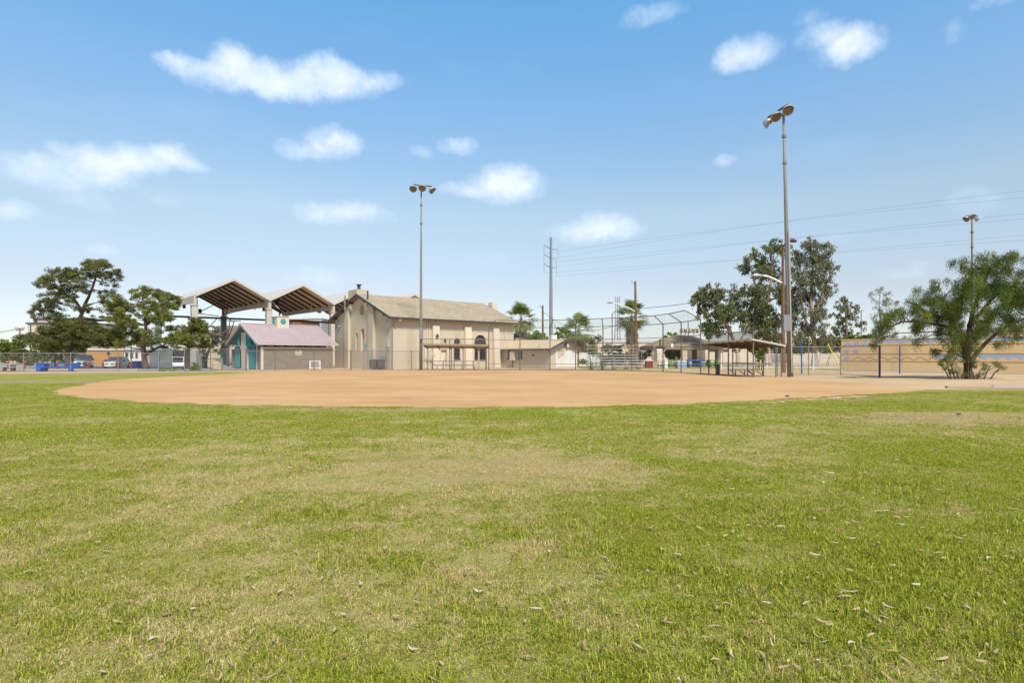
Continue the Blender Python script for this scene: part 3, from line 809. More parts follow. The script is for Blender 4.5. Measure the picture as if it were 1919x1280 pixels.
def basketball_goal(loc, rz, label):
    t = thing('basketball_goal', label, 'basketball goal', loc, rz, 'basketball goals under the pavilion')
    p = MB(); p.tube((0, 0, 0), (0, 0, 5.4), .16, .14, 10); p.build('post', M['dark_steel'], t)
    a = MB()
    for s in (-.5, .5):
        a.tube((0, 0, 5.3), (s, 1.6, 4.2), .06); a.tube((0, 0, 2.7), (s, 1.6, 3.4), .05); a.tube((0, 0, 4.2), (s, 1.6, 4.2), .05)
        a.tube((s, 1.6, 3.0), (s, 1.6, 4.4), .05)
    a.build('arm', M['dark_steel'], t)
    b_ = MB(); b_.box(-.9, .9, 1.65, 1.7, 2.9, 4.0); b_.build('backboard', M['cream_steel'], t)
    h = MB(); pts = [(.23 * math.cos(q), 1.98 + .23 * math.sin(q), 3.05) for q in [k * math.pi / 8 for k in range(17)]]
    h.path(pts, .02, 6); h.bar((0, 1.7, 3.05), (0, 1.78, 3.05), .1); h.build('rim', M['red'], t)
    return t
g1 = basketball_goal((gx(428, 84), 84, 0), R(150), 'dark basketball goal beside the first teal-wrapped pavilion column')
g2 = dup(g1, (gx(489, 104), 104, 0), R(200), 'dark basketball goal far inside the pavilion behind the ridge of the restroom roof')
# tangled steel frame that hangs in the first bay
hs = thing('hanging_frame', 'brown steel frame hanging below the first pavilion roof', 'steel frame', (0, 0, 0))
hf = WMB()
A = lambda px, py, D: at(px, py, D)
for a_, b_ in (((415, 562, 98), (420, 600, 98)), ((421, 566, 98), (419, 602, 98)), ((413, 562, 98), (424, 566, 98)), ((378, 583, 97), (414, 565, 98)), ((420, 588, 98), (436, 603, 97)), ((372, 588, 97), (410, 592, 98)),
               ((410, 600, 98), (452, 602, 97)), ((424, 590, 98), (428, 566, 98)), ((391, 614, 97), (408, 596, 98)), ((440, 600, 97), (429, 634, 97)), ((431, 600, 97), (428, 634, 97))):
    hf.tube(A(*a_), A(*b_), .07, n=6)
hf.build('strut', M['dark_steel'], hs)
hb = WMB(); c = A(374.5, 583, 97); hb.box(c.x - .25, c.x + .25, c.y - .2, c.y + .2, c.z - .35, c.z + .35); hb.build('speaker_box', M['dark'], hs)

# ============================================================ RESTROOM BUILDING
rr_ = thing('restroom_building', 'small brown block restroom building with pink ribbed metal roof and teal gates', 'building', (-28.2, 66, 0), ANG)
L_, W_ = 8.5, 10.5
wl = MB(); wl.box(0, L_, 0, .25, 0, 2.32); wl.box(L_ - .25, L_, .25, W_, 0, 2.32); wl.box(0, L_ - .25, W_ - .25, W_, 0, 2.32)
wl.box(0, .25, .25, 1.3, 0, 2.32)
wl.build('block_wall', M['block'], rr_)
cp = MB(); cp.box(-.04, L_ + .04, -.04, .29, 2.323, 2.56); cp.build('cap_beam', M['stucco'], rr_)
rz_, re_ = 5.35, 2.92
sl = (rz_ - re_) / (W_ / 2 + .4)
def rest_roof():
    b = MB(); n = 34; x0, x1 = -.55, L_ + .5
    for s in (0, 1):
        for k in range(n):
            xa = x0 + (x1 - x0) * k / n; wd = (x1 - x0) / n
            ye = -.4 if s == 0 else W_ + .4
            yr = W_ / 2
            # flat pan and raised rib
            b.slab([(xa, ye, re_), (xa + wd, ye, re_), (xa + wd, yr, rz_), (xa, yr, rz_)], .05)
            b.slab([(xa, ye - .003, re_ + .12), (xa + wd * .42, ye - .003, re_ + .12), (xa + wd * .42, yr, rz_ + .12), (xa, yr, rz_ + .12)], .118)
    b.bar((x0, W_ / 2, rz_ + .08), (x1, W_ / 2, rz_ + .08), .3, .07)
    return b
ro = rest_roof().build('roof', M['pink_metal'], rr_)
fa = MB()
fa.bar((-.62, -.4, re_ - .02), (-.62, W_ / 2, rz_ - .02), .1, .26); fa.bar((-.62, W_ + .4, re_ - .02), (-.62, W_ / 2, rz_ - .02), .1, .26)
fa.bar((-.6, -.46, re_ - .05), (L_ + .5, -.46, re_ - .05), .1, .2)
fa.build('fascia', M['pink_metal'], ro)
# teal trusses: along the front and in the gable
tr = MB(); npan = 7
for k in range(npan + 1):
    x = .1 + (L_ - .3) * k / npan
    tr.bar((x, .1, 2.57), (x, .1, 2.9), .09)
    if k < npan:
        x2 = .1 + (L_ - .3) * (k + 1) / npan
        if k in (3, 5, 6): tr.bar((x, .1, 2.6), (x2, .1, 2.9), .06)
        else: tr.bar((x, .1, 2.9), (x2, .1, 2.6), .06)
tr.bar((0, .1, 2.95), (L_, .1, 2.95), .07)
tr.build('eave_truss', M['teal_pale'], rr_)
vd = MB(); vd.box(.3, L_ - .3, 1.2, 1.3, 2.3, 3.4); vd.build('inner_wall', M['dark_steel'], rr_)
gt = MB()
yc = W_ / 2
def gline(y0, z0, y1, z1, w=.09): gt.bar((-.25, y0, z0), (-.25, y1, z1), w)
def zr(y): return re_ - .12 + sl * ((y + .4) if y < yc else (W_ + .4 - y))
gline(-.35, zr(-.35), yc, zr(yc)); gline(W_ + .35, zr(W_ + .35), yc, zr(yc))
gline(-.3, 2.72, 4.25, 2.72); gline(6.95, 2.72, W_ + .3, 2.72)
gline(4.25, 2.72, 4.25, zr(4.25)); gline(6.95, 2.72, 6.95, zr(6.95))
for (a_, z0, b_, z1) in ((4.25, 2.72, 2.6, zr(2.6)), (2.6, zr(2.6), 1.4, 2.72), (1.4, 2.72, .9, zr(.9)), (6.95, 2.72, 8.1, zr(8.1)), (8.1, zr(8.1), 9.3, 2.72)):
    gline(a_, z0, b_, z1, .07)
gt.build('gable_truss', M['teal'], rr_)
sc_ = MB(); sc_.prism([(4.2, 2.7), (2.7, 2.7), (3.6, zr(3.6) - .3), (4.2, zr(4.2) - .3)], 'x', -.19, -.15); sc_.build('gable_screen', M['teal'], rr_)
sc_ = MB(); sc_.prism([(7.0, 2.7), (7.9, 2.7), (7.4, zr(7.4) - .3), (7.0, zr(7.0) - .3)], 'x', -.19, -.15)
sc_.build('gable_screen', M['teal'], rr_)
tw = MB(); tw.box(-.1, 1.4, 4.57, 6.6, 0, 4.35); tw.build('entry_wall', M['stucco_pale'], rr_)
def gate(y0, y1, name='gate'):
    g = MB(); n = 9
    for k in range(n + 1):
        y = y0 + (y1 - y0) * k / n; g.bar((.02, y, .05), (.02, y, 2.65), .05, .12)
    g.bar((.02, y0, 2.62), (.02, y1, 2.62), .08); g.bar((.02, y0, .12), (.02, y1, .12), .08)
    g.box(.06, .09, y0, y1, .1, 2.6)
    return g.build('gate', M['teal'], rr_)
gate(2.15, 4.1); gate(7.6, 9.3)
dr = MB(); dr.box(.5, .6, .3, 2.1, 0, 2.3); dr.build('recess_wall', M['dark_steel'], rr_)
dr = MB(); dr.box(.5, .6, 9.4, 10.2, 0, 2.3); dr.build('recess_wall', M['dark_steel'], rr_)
pl = MB(); pl.box(-.06, .2, 1.35, 1.55, 0, 2.7); pl.box(-.06, .2, -.12, .05, 0, 2.6); pl.build('post', M['stucco_pale'], rr_)
# cupola with round emblem
cu = MB(); cu.box(3.3, 4.75, 4.15, 6.0, 4.55, 6.32); cu.box(3.22, 4.83, 4.07, 6.08, 6.322, 6.4)
cuo = cu.build('cupola', M['stucco_pale'], rr_)
em = MB(); em.lathe([(.34, 0), (.34, .05), (.31, .06)], (4.02, 4.15, 5.75), (0, -1, 0), 8)
em.build('emblem', M['teal'], cuo)
e2 = MB(); yq = 4.15 - .075
for (a_, b_) in (((3.80, 5.72), (3.97, 5.80)), ((3.97, 5.80), (4.08, 5.74)), ((4.08, 5.74), (4.26, 5.84)), ((3.84, 5.62), (4.2, 5.62)), ((3.86, 5.92), (4.05, 5.96)), ((3.9, 5.5), (4.12, 5.5))):
    e2.bar((a_[0], yq, a_[1]), (b_[0], yq, b_[1]), .02, .035)
e2.build('emblem_lines', M['teal_pale'], cuo)
e3 = MB(); e3.box(3.25, 3.3, 4.9, 5.5, 5.4, 6.1); e3.build('louvre', M['teal'], cuo)
e4 = MB(); e4.lathe([(.09, 0), (.12, .1), (.05, .3)], (4.1, 5.0, 6.4), (0, 0, 1), 10); e4.build('vent_cap', M['white_paint'], cuo)
sgn = MB(); kx = frx(-28.2, 66, (554 - CX) / F, UC, US); kx2 = frx(-28.2, 66, (566 - CX) / F, UC, US)
sgn.box(kx, kx2, -.04, -.003, 1.62, 2.2); so = sgn.build('sign', M['stucco_pale'], rr_)
st = MB()
for (a_, b_, z) in ((.12, .2, 1.78), (.24, .4, 1.78), (.44, .52, 1.78), (.56, .66, 1.78), (.62, .68, 2.02), (.15, .4, 2.04)):
    st.box(kx + a_, kx + b_, -.052, -.043, z - .04, z + .05)
st.build('lettering', M['dark_steel'], so)

bk = thing('bike_rack', 'white metal frame standing against the brown block wall', 'rack', (gx(582, 67.2), 67.2, 0), R(28))
b_ = MB()
for x in (0, 1.1):
    for y in (0, .45): b_.bar((x, y, 0), (x, y, .98), .06)
for y in (0, .45): b_.bar((0, y, .95), (1.1, y, .95), .07); b_.bar((0, y, .12), (1.1, y, .12), .05)
b_.build('frame', M['sign_white'], bk)
b_ = MB()
for k in range(1, 6): b_.bar((k * .183, 0, .1), (k * .183, 0, .95), .025)
b_.build('bars', M['sign_white'], bk)

# ============================================================ CHURCH-LIKE RECREATION HALL
HX, HYY = -13.6, 66.0
hall = thing('recreation_hall', 'long beige stucco hall with tan shingle gable roof and arched windows', 'building', (HX, HYY, 0), ANG)
HL, HW, HE = 18.6, 14.2, 6.0
RZ = 8.93; RO = .62; ze = 5.78; ym = 7.3
def hz(y): return ze + (RZ - ze) * ((y + RO) / (ym + RO) if y < ym else (HW + .8 + RO - y) / (HW + .8 + RO - ym))
body = MB(); body.prism([(0, 0), (HW, 0), (HW, hz(HW) - .12), (ym, RZ - .14), (0, hz(0) - .12)], 'x', 0, HL)
wall = body.build('wall', M['stucco'], hall)
def sx_(px): return frx(HX, HYY, (px - CX) / F, UC, US)
def gy_(px):
    k = (px - CX) / F; return (HX - k * HYY) / (US + k * UC)
def zs(px, py): x = sx_(px); return gz(py, HYY + US * x)
def zg(px, py): y = gy_(px); return gz(py, HYY + UC * y)
cuts = []
def nb(poly, ax, a, b):
    m_ = MB(); m_.prism(poly, ax, a, b); cuts.append(m_)
# niches in the gable
ng = [(gy_(683.2), gy_(674.6), zg(679, 589.5), zg(679, 570.5), 1), (gy_(683.2), gy_(676.6), zg(680, 657.5), zg(680, 615.5), 1),
      (gy_(693.6), gy_(690.4), zg(692, 653), zg(692, 623), 0), (gy_(670.2), gy_(666.8), zg(668.5, 656), zg(668.5, 624.5), 0)]
for (a, b, z0, z1, ar) in ng:
    nb(arch(a, b, z0, z1) if ar else [(a, z0), (b, z0), (b, z1), (a, z1)], 'x', -.3, .42)
# windows and door in the side wall
wn = [(sx_(851.6), sx_(863), zs(857, 672.4), zs(857, 633.8)), (sx_(889.8), sx_(911.6), zs(900, 672.6), zs(900, 627.6))]
for (a, b, z0, z1) in wn: nb(arch(a, b, z0, z1), 'y', -.3, .3)
da, db, dz0, dz1 = sx_(827), sx_(837.5), .08, zs(832, 655.5)
nb([(da, dz0), (db, dz0), (db, dz1), (da, dz1)], 'y', -.3, .35)
cut(wall, cuts)
for (a, b, z0, z1) in wn:
    wf = MB(); wf.box(a - .02, b + .02, -.07, .05, z0 - .12, z0)
    mid_ = (a + b) / 2
    wf.box(a, a + .07, .15, .2, z0, z1 - (b - a) / 2); wf.box(b - .07, b, .15, .2, z0, z1 - (b - a) / 2)
    wf.box(mid_ - .03, mid_ + .03, .14, .19, z0, z1)
    zt = z1 - (b - a) / 2
    nbar = max(2, int((zt - z0) / .6))
    for k in range(nbar + 1):
        z = z0 + (zt - z0) * k / nbar
        wf.box(a, b, .135, .185, z - .03, z + .03)
    if b - a > 1.2:
        for q in (.25, .75): wf.box(a + (b - a) * q - .02, a + (b - a) * q + .02, .138, .182, z0, zt + (b - a) * .3)
    wo = wf.build('window', M['gutter'], hall)
    p_ = MB(); p_.prism(arch(a + .01, b - .01, z0 + .01, z1 - .01), 'y', .22, .25); p_.build('pane', M['glass'], wo)
d_ = MB(); d_.box(da + .01, db - .01, .25, .30, dz0, dz1); do = d_.build('door', M['stucco_pale'], hall)
dh = MB(); dh.box(db - .18, db - .1, .2, .249, 1.0, 1.12); dh.build('handle', M['dark'], do)
# side buttresses
for (pa, pb, py0) in ((809.3, 821.5, 607.6), (869.5, 881.3, 610.6), (922.8, 933.5, 613.8)):
    a, b = sx_(pa), sx_(pb); zt = zs((pa + pb) / 2, py0)
    bt = MB(); bt.prism([(0.02, 0), (-.55, 0), (-.42, zt * .55), (-.32, zt - .12), (0.02, zt + .06)], 'x', a, b)
    bt.build('buttress', M['stucco_pale'], hall)
# gable pilasters
for (pa, pb) in ((704, 695.3), (657.3, 650.2)):
    a, b = gy_(pa), gy_(pb); zt = min(hz(a), hz(b)) - .25
    bt = MB(); bt.prism([(a, 0), (b, 0), (b, hz(b) - .2), (a, hz(a) - .2)], 'x', -.34, 0.02); bt.build('buttress', M['stucco'], hall)
# small corbels beneath the rake
for px in (690.5, 661):
    y = gy_(px); cb = MB(); cb.prism([(0, hz(y) - .25), (-.38, hz(y) - .25), (-.38, hz(y) - .75), (0, hz(y) - 1.15)], 'y', y - .35, y + .35); cb.build('corbel', M['stucco_pale'], hall)
rf = MB(); TH = .16
YW = HW + .8
for (ya, za, yb, zb) in ((-RO, ze, ym, RZ), (ym, RZ, YW + RO, ze)):
    x0, x1 = -.5, HL + .55
    rf.add([(x0, ya, za), (x1, ya, za), (x1, yb, zb), (x0, yb, zb), (x0, ya, za + TH), (x1, ya, za + TH), (x1, yb, zb + TH), (x0, yb, zb + TH)],
           [(0, 1, 2, 3), (7, 6, 5, 4), (0, 4, 5, 1), (1, 5, 6, 2), (2, 6, 7, 3), (3, 7, 4, 0)])
roof = rf.build('roof', M['shingle'], hall)
for xx in (-.55, HL + .6):
    rk = MB()
    for (ya, za, yb, zb) in ((-RO - .03, ze, ym, RZ), (ym, RZ, YW + RO + .03, ze)): rk.bar((xx, ya, za + .02), (xx, yb, zb + .02), .09, .24)
    rk.build('rake_board', M['gutter'], roof)
gu = MB(); gu.bar((-.5, -RO - .09, ze + .02), (HL + .55, -RO - .09, ze + .02), .15, .17); gu.build('gutter', M['gutter'], roof)
rt = MB()
for xx in (-.3,):
    for yy in (.9, 3.2, 5.6, 9.2, 11.5, 13.6): rt.bar((xx - .2, yy, hz(yy) - .2), (.05, yy, hz(yy) - .2), .14, .2)
rt.build('rafter_tails', M['gutter'], roof)
# chimneys and flues
ch = MB(); y0c, y1c = gy_(668.5), gy_(651.2); zt = gz(547.6, 76); ch.box(.15, 1.7, y0c + .2, y1c, 4.0, zt)
cho = ch.build('chimney', M['stucco'], hall)
fl = MB(); yy = gy_(660.6); fl.tube((.9, yy, zt), (.9, yy, zt + .62), .2, n=12); fl.tube((.9, yy, zt + .62), (.9, yy, zt + .72), .34, n=12); fl.build('flue', M['gutter'], cho)
f2 = MB(); yy = gy_(691); f2.tube((-.1, yy, hz(yy) - .6), (-.1, yy, hz(yy) + 1.2), .1); f2.build('vent_pipe', M['gutter'], hall)
f2 = MB(); yy = gy_(655.5); f2.tube((-.62, yy, hz(yy) - .6), (-.62, yy, hz(yy) + 1.15), .09); f2.build('vent_pipe', M['pole_grey'], hall)
ch = MB(); ch.box(HL + .75, HL + 1.65, 5.3, 6.3, 0, 9.1); ch.build('chimney', M['stucco_pale'], hall)
# downpipe at the corner
dp = MB(); dp.path([(.35, -.68, 5.7), (.35, -.5, 5.35), (.12, -.1, 4.95), (.1, -.09, 4.7), (.1, -.09, .1)], .085, 8); dp.build('downpipe', M['galv'], hall)
for px in (800.5, 804.5):
    x = sx_(px); dp = MB(); dp.tube((x, -.06, 2.6), (x, -.06, 5.6), .055); dp.build('conduit', M['stucco_pale'], hall)
x = sx_(947); dp = MB(); dp.tube((x, -.06, 3.6), (x, -.06, 5.6), .06); dp.build('conduit', M['stucco_pale'], hall)
for (px, py) in ((748.5, 598.5),):
    x = sx_(px); z = zs(px, py); lm = MB(); lm.lathe([(.05, 0), (.16, .08), (.2, .22), (.16, .26)], (x, -.02, z), (0, -1, -.4), 10); lm.build('wall_lamp', M['sign_white'], hall)
for (px, py) in ((725.5, 600.5), (637.5, 611), (635, 600)):
    y = gy_(px); z = zg(px, py); lm = MB(); lm.lathe([(.05, 0), (.1, .06), (.15, .2), (.12, .24)], (-.02, y, z), (-1, 0, -.5), 10); lm.build('wall_lamp', M['cream_steel'], hall)
v_ = MB(); x = sx_(834.3); z = zs(834, 638.5); v_.box(x - .12, x + .12, -.12, 0, z - .15, z + .15); v_.build('vent', M['dark'], hall)
v_ = MB(); x = sx_(815.7); z = zs(816, 629.5); v_.prism([(x - .2, z - .15), (x + .2, z - .15), (x, z + .22)], 'y', -.62, -.3); v_.build('vent', M['gutter'], hall)
v_ = MB(); y = gy_(686.5); z = zg(686.5, 649); v_.box(-.05, 0, y - .25, y + .25, z - .3, z + .3); v_.build('notice', M['teal_pale'], hall)
v_ = MB(); y = gy_(728); z = zg(728, 644); v_.box(-.12, 0, y - .2, y + .2, z - .38, z + .38); v_.build('meter_box', mat('pale_green_box', (.38, .48, .33), .6), hall)
# small equipment against the side wall
v_ = MB(); x0, x1 = sx_(793), sx_(809); v_.box(x0, x1, -.75, -.62, 1.75, 1.86); v_.box(x0 + .3, x0 + .36, -.7, -.64, 0, 1.75); v_.box(x1 - .2, x1 - .14, -.7, -.64, 0, 1.75)
v_.build('shelf', M['stucco_pale'], hall)
v_ = MB()
for px in (797, 803): x = sx_(px); v_.tube((x, -.1, .1), (x, -.1, 2.9), .06)
v_.build('pipe', M['white_paint'], hall)
# lower lean-to roof glimpsed at the far end of the hall
v_ = MB(); v_.box(HL + .75, HL + 3.2, 0.4, 4.8, 0, 4.0); v_.build('rear_wall', M['stucco'], hall)
v_ = MB(); v_.slab([(HL + .6, .0, 4.55), (HL + 4.6, .0, 3.6), (HL + 4.6, 5.2, 3.6), (HL + .6, 5.2, 4.55)], .14); v_.build('rear_roof', M['gutter'], hall)

# ------------------------------------------------------------ annex
AX_, AY_ = 4.55, 70.4
ann = thing('annex', 'low beige stucco annex with sandy gable roof and patched white paint', 'building', (AX_, AY_, 0), ANG)
AL, AW = 4.9, 9.0
def axy(px): k = (px - CX) / F; return (AX_ - k * AY_) / (US + k * UC)
def axx(px): return frx(AX_, AY_, (px - CX) / F, UC, US)
b_ = MB(); b_.prism([(0, 0), (AL, 0), (AL, 2.5), (AL / 2, 3.42), (0, 2.5)], 'y', 0, AW)
aw = b_.build('wall', M['stucco'], ann)
cuts = []
aws = [(axy(959.2), axy(951.6), gz(672, 75.5), gz(656.5, 75.5)), (axy(979), axy(971), gz(672, 74), gz(656.5, 74))]
for (a, b, z0, z1) in aws: nb([(a, z0), (b, z0), (b, z1), (a, z1)], 'x', -.2, .2)
ga, gb = axx(1047), axx(1056); nb([(ga, gz(671, 71.5)), (gb, gz(671, 71.5)), (gb, gz(656.5, 71.5)), (ga, gz(656.5, 71.5))], 'y', -.2, .12)
cut(aw, cuts)
for (a, b, z0, z1) in aws:
    wf = MB(); wf.box(-.12, .0, a - .08, b + .08, z0 - .12, z0 - .002); wf.box(.08, .12, (a + b) / 2 - .03, (a + b) / 2 + .03, z0, z1); wf.box(.08, .12, a, b, (z0 + z1) / 2 - .03, (z0 + z1) / 2 + .03)
    wo = wf.build('window', M['gutter'], ann)
    p_ = MB(); p_.box(.14, .17, a + .005, b - .005, z0 + .005, z1 - .005); p_.build('pane', M['glass'], wo)
p_ = MB(); p_.box(ga + .005, gb - .005, .06, .11, gz(671, 71.5) + .005, gz(656.5, 71.5) - .005); p_.build('boarded_window', M['peach_wall'], ann)
pp = MB(); pp.prism([(axx(1042), .15), (axx(1051), .25), (AL - .05, .15), (AL - .03, 2.35), (axx(1060), 2.1), (axx(1057.5), 1.6), (ga - .1, 1.15), (ga - .15, 2.2), (axx(1042), 2.2)][::1], 'y', -.008, -.002)
pp.build('paint_patch', M['white_paint'], ann)
ar = MB(); o_ = .45
for (xa, za, xb, zb) in ((-o_, 2.28, AL / 2, 3.5), (AL / 2, 3.5, AL + o_, 2.28)):
    ar.add([(xa, -.5, za), (xb, -.5, zb), (xb, AW - .1, zb), (xa, AW - .1, za), (xa, -.5, za + .12), (xb, -.5, zb + .12), (xb, AW - .1, zb + .12), (xa, AW - .1, za + .12)],
           [(0, 1, 2, 3), (7, 6, 5, 4), (0, 4, 5, 1), (1, 5, 6, 2), (2, 6, 7, 3), (3, 7, 4, 0)])
aro = ar.build('roof', M['annex_roof'], ann)
rk = MB()
for (xa, za, xb, zb) in ((-o_ - .03, 2.3, AL / 2, 3.52), (AL / 2, 3.52, AL + o_ + .03, 2.3)): rk.bar((xa, -.55, za), (xb, -.55, zb), .09, .2)
rk.build('rake_board', M['gutter'], aro)
rk = MB(); rk.bar((-o_ - .05, -.5, 2.3), (-o_ - .05, AW - .1, 2.3), .07, .12); rk.build('fascia', M['gutter'], aro)
bk_ = MB(); bk_.prism([(0, 2.45), (-.42, 2.3), (-.3, 2.2), (0, 1.75)], 'y', -.1, .05); bk_.build('bracket', M['gutter'], ann)
rb = MB(); rb.box(2.2, 3.0, 1.7, 2.4, 3.3, 4.15); rb.build('roof_vent', M['sign_white'], ann)
rb = MB(); rb.tube((-.05, axy(1012), 2.3), (-.05, axy(1012), 3.15), .06); rb.build('vent_pipe', M['stucco'], ann)
ub = MB(); a, b = axy(968), axy(960.3); ub.box(-.45, -.12, a, b, .98, 2.1); ubo = ub.build('utility_cabinet', M['stucco_pale'], ann)
ul = MB(); ul.box(-.3, -.22, (a + b) / 2 - .05, (a + b) / 2 + .05, 0, .98); ul.build('support', M['gutter'], ubo)
dn = MB(); cx_ = axx(1060); cz = gz(646.5, 71.8)
dn.lathe([(.26, 0), (.26, .12), (.2, .18)], (cx_, -.0, cz), (0, -1, 0), 16); dno = dn.build('exhaust_fan', M['dark_steel'], ann)
dn = MB(); dn.lathe([(.05, .16), (.24, .24), (.24, .3), (.2, .32)], (cx_ + .16, -.0, cz - .04), (.2, -1, -.1), 16); dn.build('fan_hood', M['sign_white'], dno)
lt = MB(); y = axy(1000); lt.box(-.1, 0, y - .12, y + .12, gz(666, 72.5), gz(664, 72.5)); lt.tube((-.05, y, gz(666, 72.5)), (-.05, y, gz(669, 72.5)), .05); lt.build('wall_lamp', M['gutter'], ann)
# ============================================================ CHAIN-LINK FENCES
def fence(name, label, pts, h, cat='fence', mesh=True, rails=(), r=.035, pm='rusty', top=True, group=None, posts=None, mm='link'):
    t = thing(name, label, cat, (pts[0][0], pts[0][1], 0), group=group)
    for i, (x, y) in enumerate(pts):
        if posts is not None and i not in posts: continue
        p = WMB(); p.tube((x, y, 0), (x, y, h + .04), r * 1.15, n=8); p.lathe([(r * 1.4, 0), (r * 1.3, .04), (0.01, .08)], (x, y, h + .02), (0, 0, 1), 8)
        p.build('post', M[pm], t, smooth=False)
    if top:
        p = WMB(); p.path([(x, y, h) for x, y in pts], r * .8, 6); p.build('top_rail', M[pm], t)
    for z in rails:
        p = WMB(); p.path([(x, y, z) for x, y in pts], r * .6, 6); p.build('rail', M[pm], t)
    if mesh:
        mesh_panel([[(a[0], a[1] - .05, .03), (b[0], b[1] - .05, .03), (b[0], b[1] - .05, h), (a[0], a[1] - .05, h)] for a, b in zip(pts, pts[1:])], 'wire_mesh', M[mm], t)
    return t
def PX(px, D): return (gx(px, D), D)
# the lower fence along the car park, ending at the gate
fence('chain_link_fence', 'low galvanised chain-link fence in front of the car park and blue picnic table', [PX(-95, 56.0), PX(-40, 56.3), PX(45, 56.6), PX(133, 57.0), PX(222, 57.4), PX(298, 57.8)], 1.80, pm='galv', r=.04)
fence('chain_link_gate', 'pale tubular chain-link gate beside the white enclosure', [PX(299, 58.0), PX(323, 58.3), PX(346, 58.6)], 2.2, cat='gate', pm='galv', rails=(1.0, .15))
fence('chain_link_fence', 'brown-railed chain-link fence between the gate and the restroom building', [PX(347, 58.9), PX(377.5, 59.4), PX(395, 59.7), PX(461, 60.8)], 2.25, rails=(.08,))
fence('chain_link_fence', 'chain-link fence in front of the restroom block wall', [PX(462, 61.0), PX(516, 61.6), PX(589, 62.2), PX(657.5, 62.5)], 2.08, r=.042)
fence('chain_link_fence', 'chain-link fence in front of the gable end of the hall', [PX(658.5, 62.6), PX(724, 62.8), PX(771.5, 62.9), PX(787, 63.0)], 2.04)
# equipment cage against the gable end
fence('chain_link_cage', 'small tall chain-link cage around equipment below the gable', [PX(682, 66.0), PX(697.5, 66.2), PX(730, 66.4)], 2.33, cat='cage', pm='galv', rails=(1.15,))
eq = thing('equipment_boxes', 'two dark brown equipment boxes inside the chain-link cage', 'equipment', (gx(693, 67), 67, 0))
for (pa, pb) in ((692.5, 705.5), (708, 726)):
    b_ = WMB(); b_.box(gx(pa, 67), gx(pb, 67), 67, 67.9, .12, 1.08); b_.box(gx(pa, 67) - .04, gx(pb, 67) + .04, 66.96, 67.94, 1.083, 1.14); b_.build('box', M['dark_steel'], eq)
for px in (715.5, 718.5, 722):
    b_ = WMB(); x = gx(px, 67.4); b_.tube((x, 67.4, 1.14), (x, 67.4, 1.5), .1, n=10); b_.tube((x, 67.4, 1.5), (x, 67.4, 1.66), .1, .04, n=10); b_.build('canister', M['teal'], eq)

# ------------------------------------------------------------ backstop
BS = [(916.5, 63.4), (975, 63.6), (1031.3, 63.4), (1079, 62.8), (1130.5, 60.9), (1184.5, 58.8), (1243, 56.2), (1277, 53.2), (1313.5, 48.6)]
BS = [PX(*p) for p in BS]
HOME = (7.0, 51.0)
bs = thing('backstop', 'tall curved chain-link backstop with its top leaning over home plate', 'backstop', (BS[4][0], BS[4][1], 0))
BH, BT = 4.6, 5.35
tops = []
for (x, y) in BS:
    d = Vector((HOME[0] - x, HOME[1] - y)).normalized() * 1.25
    tops.append((x + d.x, y + d.y, BT))
    p = WMB(); p.tube((x, y, 0), (x, y, BH), .055, n=8); p.build('post', M['rusty'], bs)
    p = WMB(); p.tube((x, y, BH), tops[-1], .045, n=6); p.build('overhang_arm', M['rusty'], bs)
for nm, pts, r_ in (('top_rail', tops, .04), ('rail', [(x, y, BH) for x, y in BS], .04), ('rail', [(x, y, 3.28) for x, y in BS], .032), ('rail', [(x, y, 2.34) for x, y in BS], .032), ('rail', [(x, y, .66) for x, y in BS], .032), ('bottom_rail', [(x, y, .06) for x, y in BS], .028)):
    p = WMB(); p.path(pts, r_, 6); p.build(nm, M['rusty'], bs)
q = []
for i in range(len(BS) - 1):
    a, b = BS[i], BS[i + 1]
    q.append([(a[0], a[1] - .07, .03), (b[0], b[1] - .07, .03), (b[0], b[1] - .07, BH), (a[0], a[1] - .07, BH)])
    q.append([(a[0], a[1] - .07, BH), (b[0], b[1] - .07, BH), tops[i + 1], tops[i]])
mesh_panel(q, 'wire_mesh', M['link'], bs)
ex = WMB(); x, y = PX(1147.7, 62.0)
ex.tube((x, y, 0), (x, y, 6.05), .05, n=8); ex.path([(x, y, 6.02), (x + .35, y, 6.25), (x + .6, y, 6.28)], .035, 6)
tag(ex.build('steel_pole', M['rusty']), 'thin bent-top pipe standing just behind the backstop', 'pole')

# ------------------------------------------------------------ left dugout
dg = thing('dugout', 'left dugout with a low brown roof in front of the hall windows', 'dugout', (gx(850, 64), 64, 0))
DX = [792, 810.5, 830.8, 843.4, 851.5, 887.3, 897.5, 911, 916]
y0 = 63.2
for px, h, m_, r_ in ((791.5, 3.35, 'rusty', .05), (843.4, 3.35, 'rusty', .05), (897.5, 2.6, 'weathered_wood', .1), (911, 2.0, 'rusty', .05), (811, 1.0, 'rusty', .05), (831, 1.0, 'rusty', .05), (851.5, 2.3, 'rusty', .045), (887.3, 1.0, 'rusty', .05)):
    p = WMB(); x = gx(px, y0); p.tube((x, y0, 0), (x, y0, h), r_, n=8); p.build('post', M[m_], dg)
for z, xa, xb in ((3.35, 790, 916.5), (.98, 791, 911), (.55, 810, 887)):
    p = WMB(); p.tube((gx(xa, y0), y0, z), (gx(xb, y0), y0, z), .04, n=6); p.build('rail', M['rusty'], dg)
rf = WMB(); xa, xb = gx(791.5, y0), gx(915.5, y0)
rf.slab([(xa, y0 - .35, 2.86), (xb, y0 - .35, 2.72), (xb + .1, y0 + 2.6, 2.42), (xa, y0 + 2.6, 2.48)], .07)
ro = rf.build('roof', M['weathered_wood'], dg)
rf = WMB(); rf.bar((xa, y0 - .42, 2.79), (xb, y0 - .42, 2.65), .08, .2); rf.build('fascia', M['brown_tile'], ro)
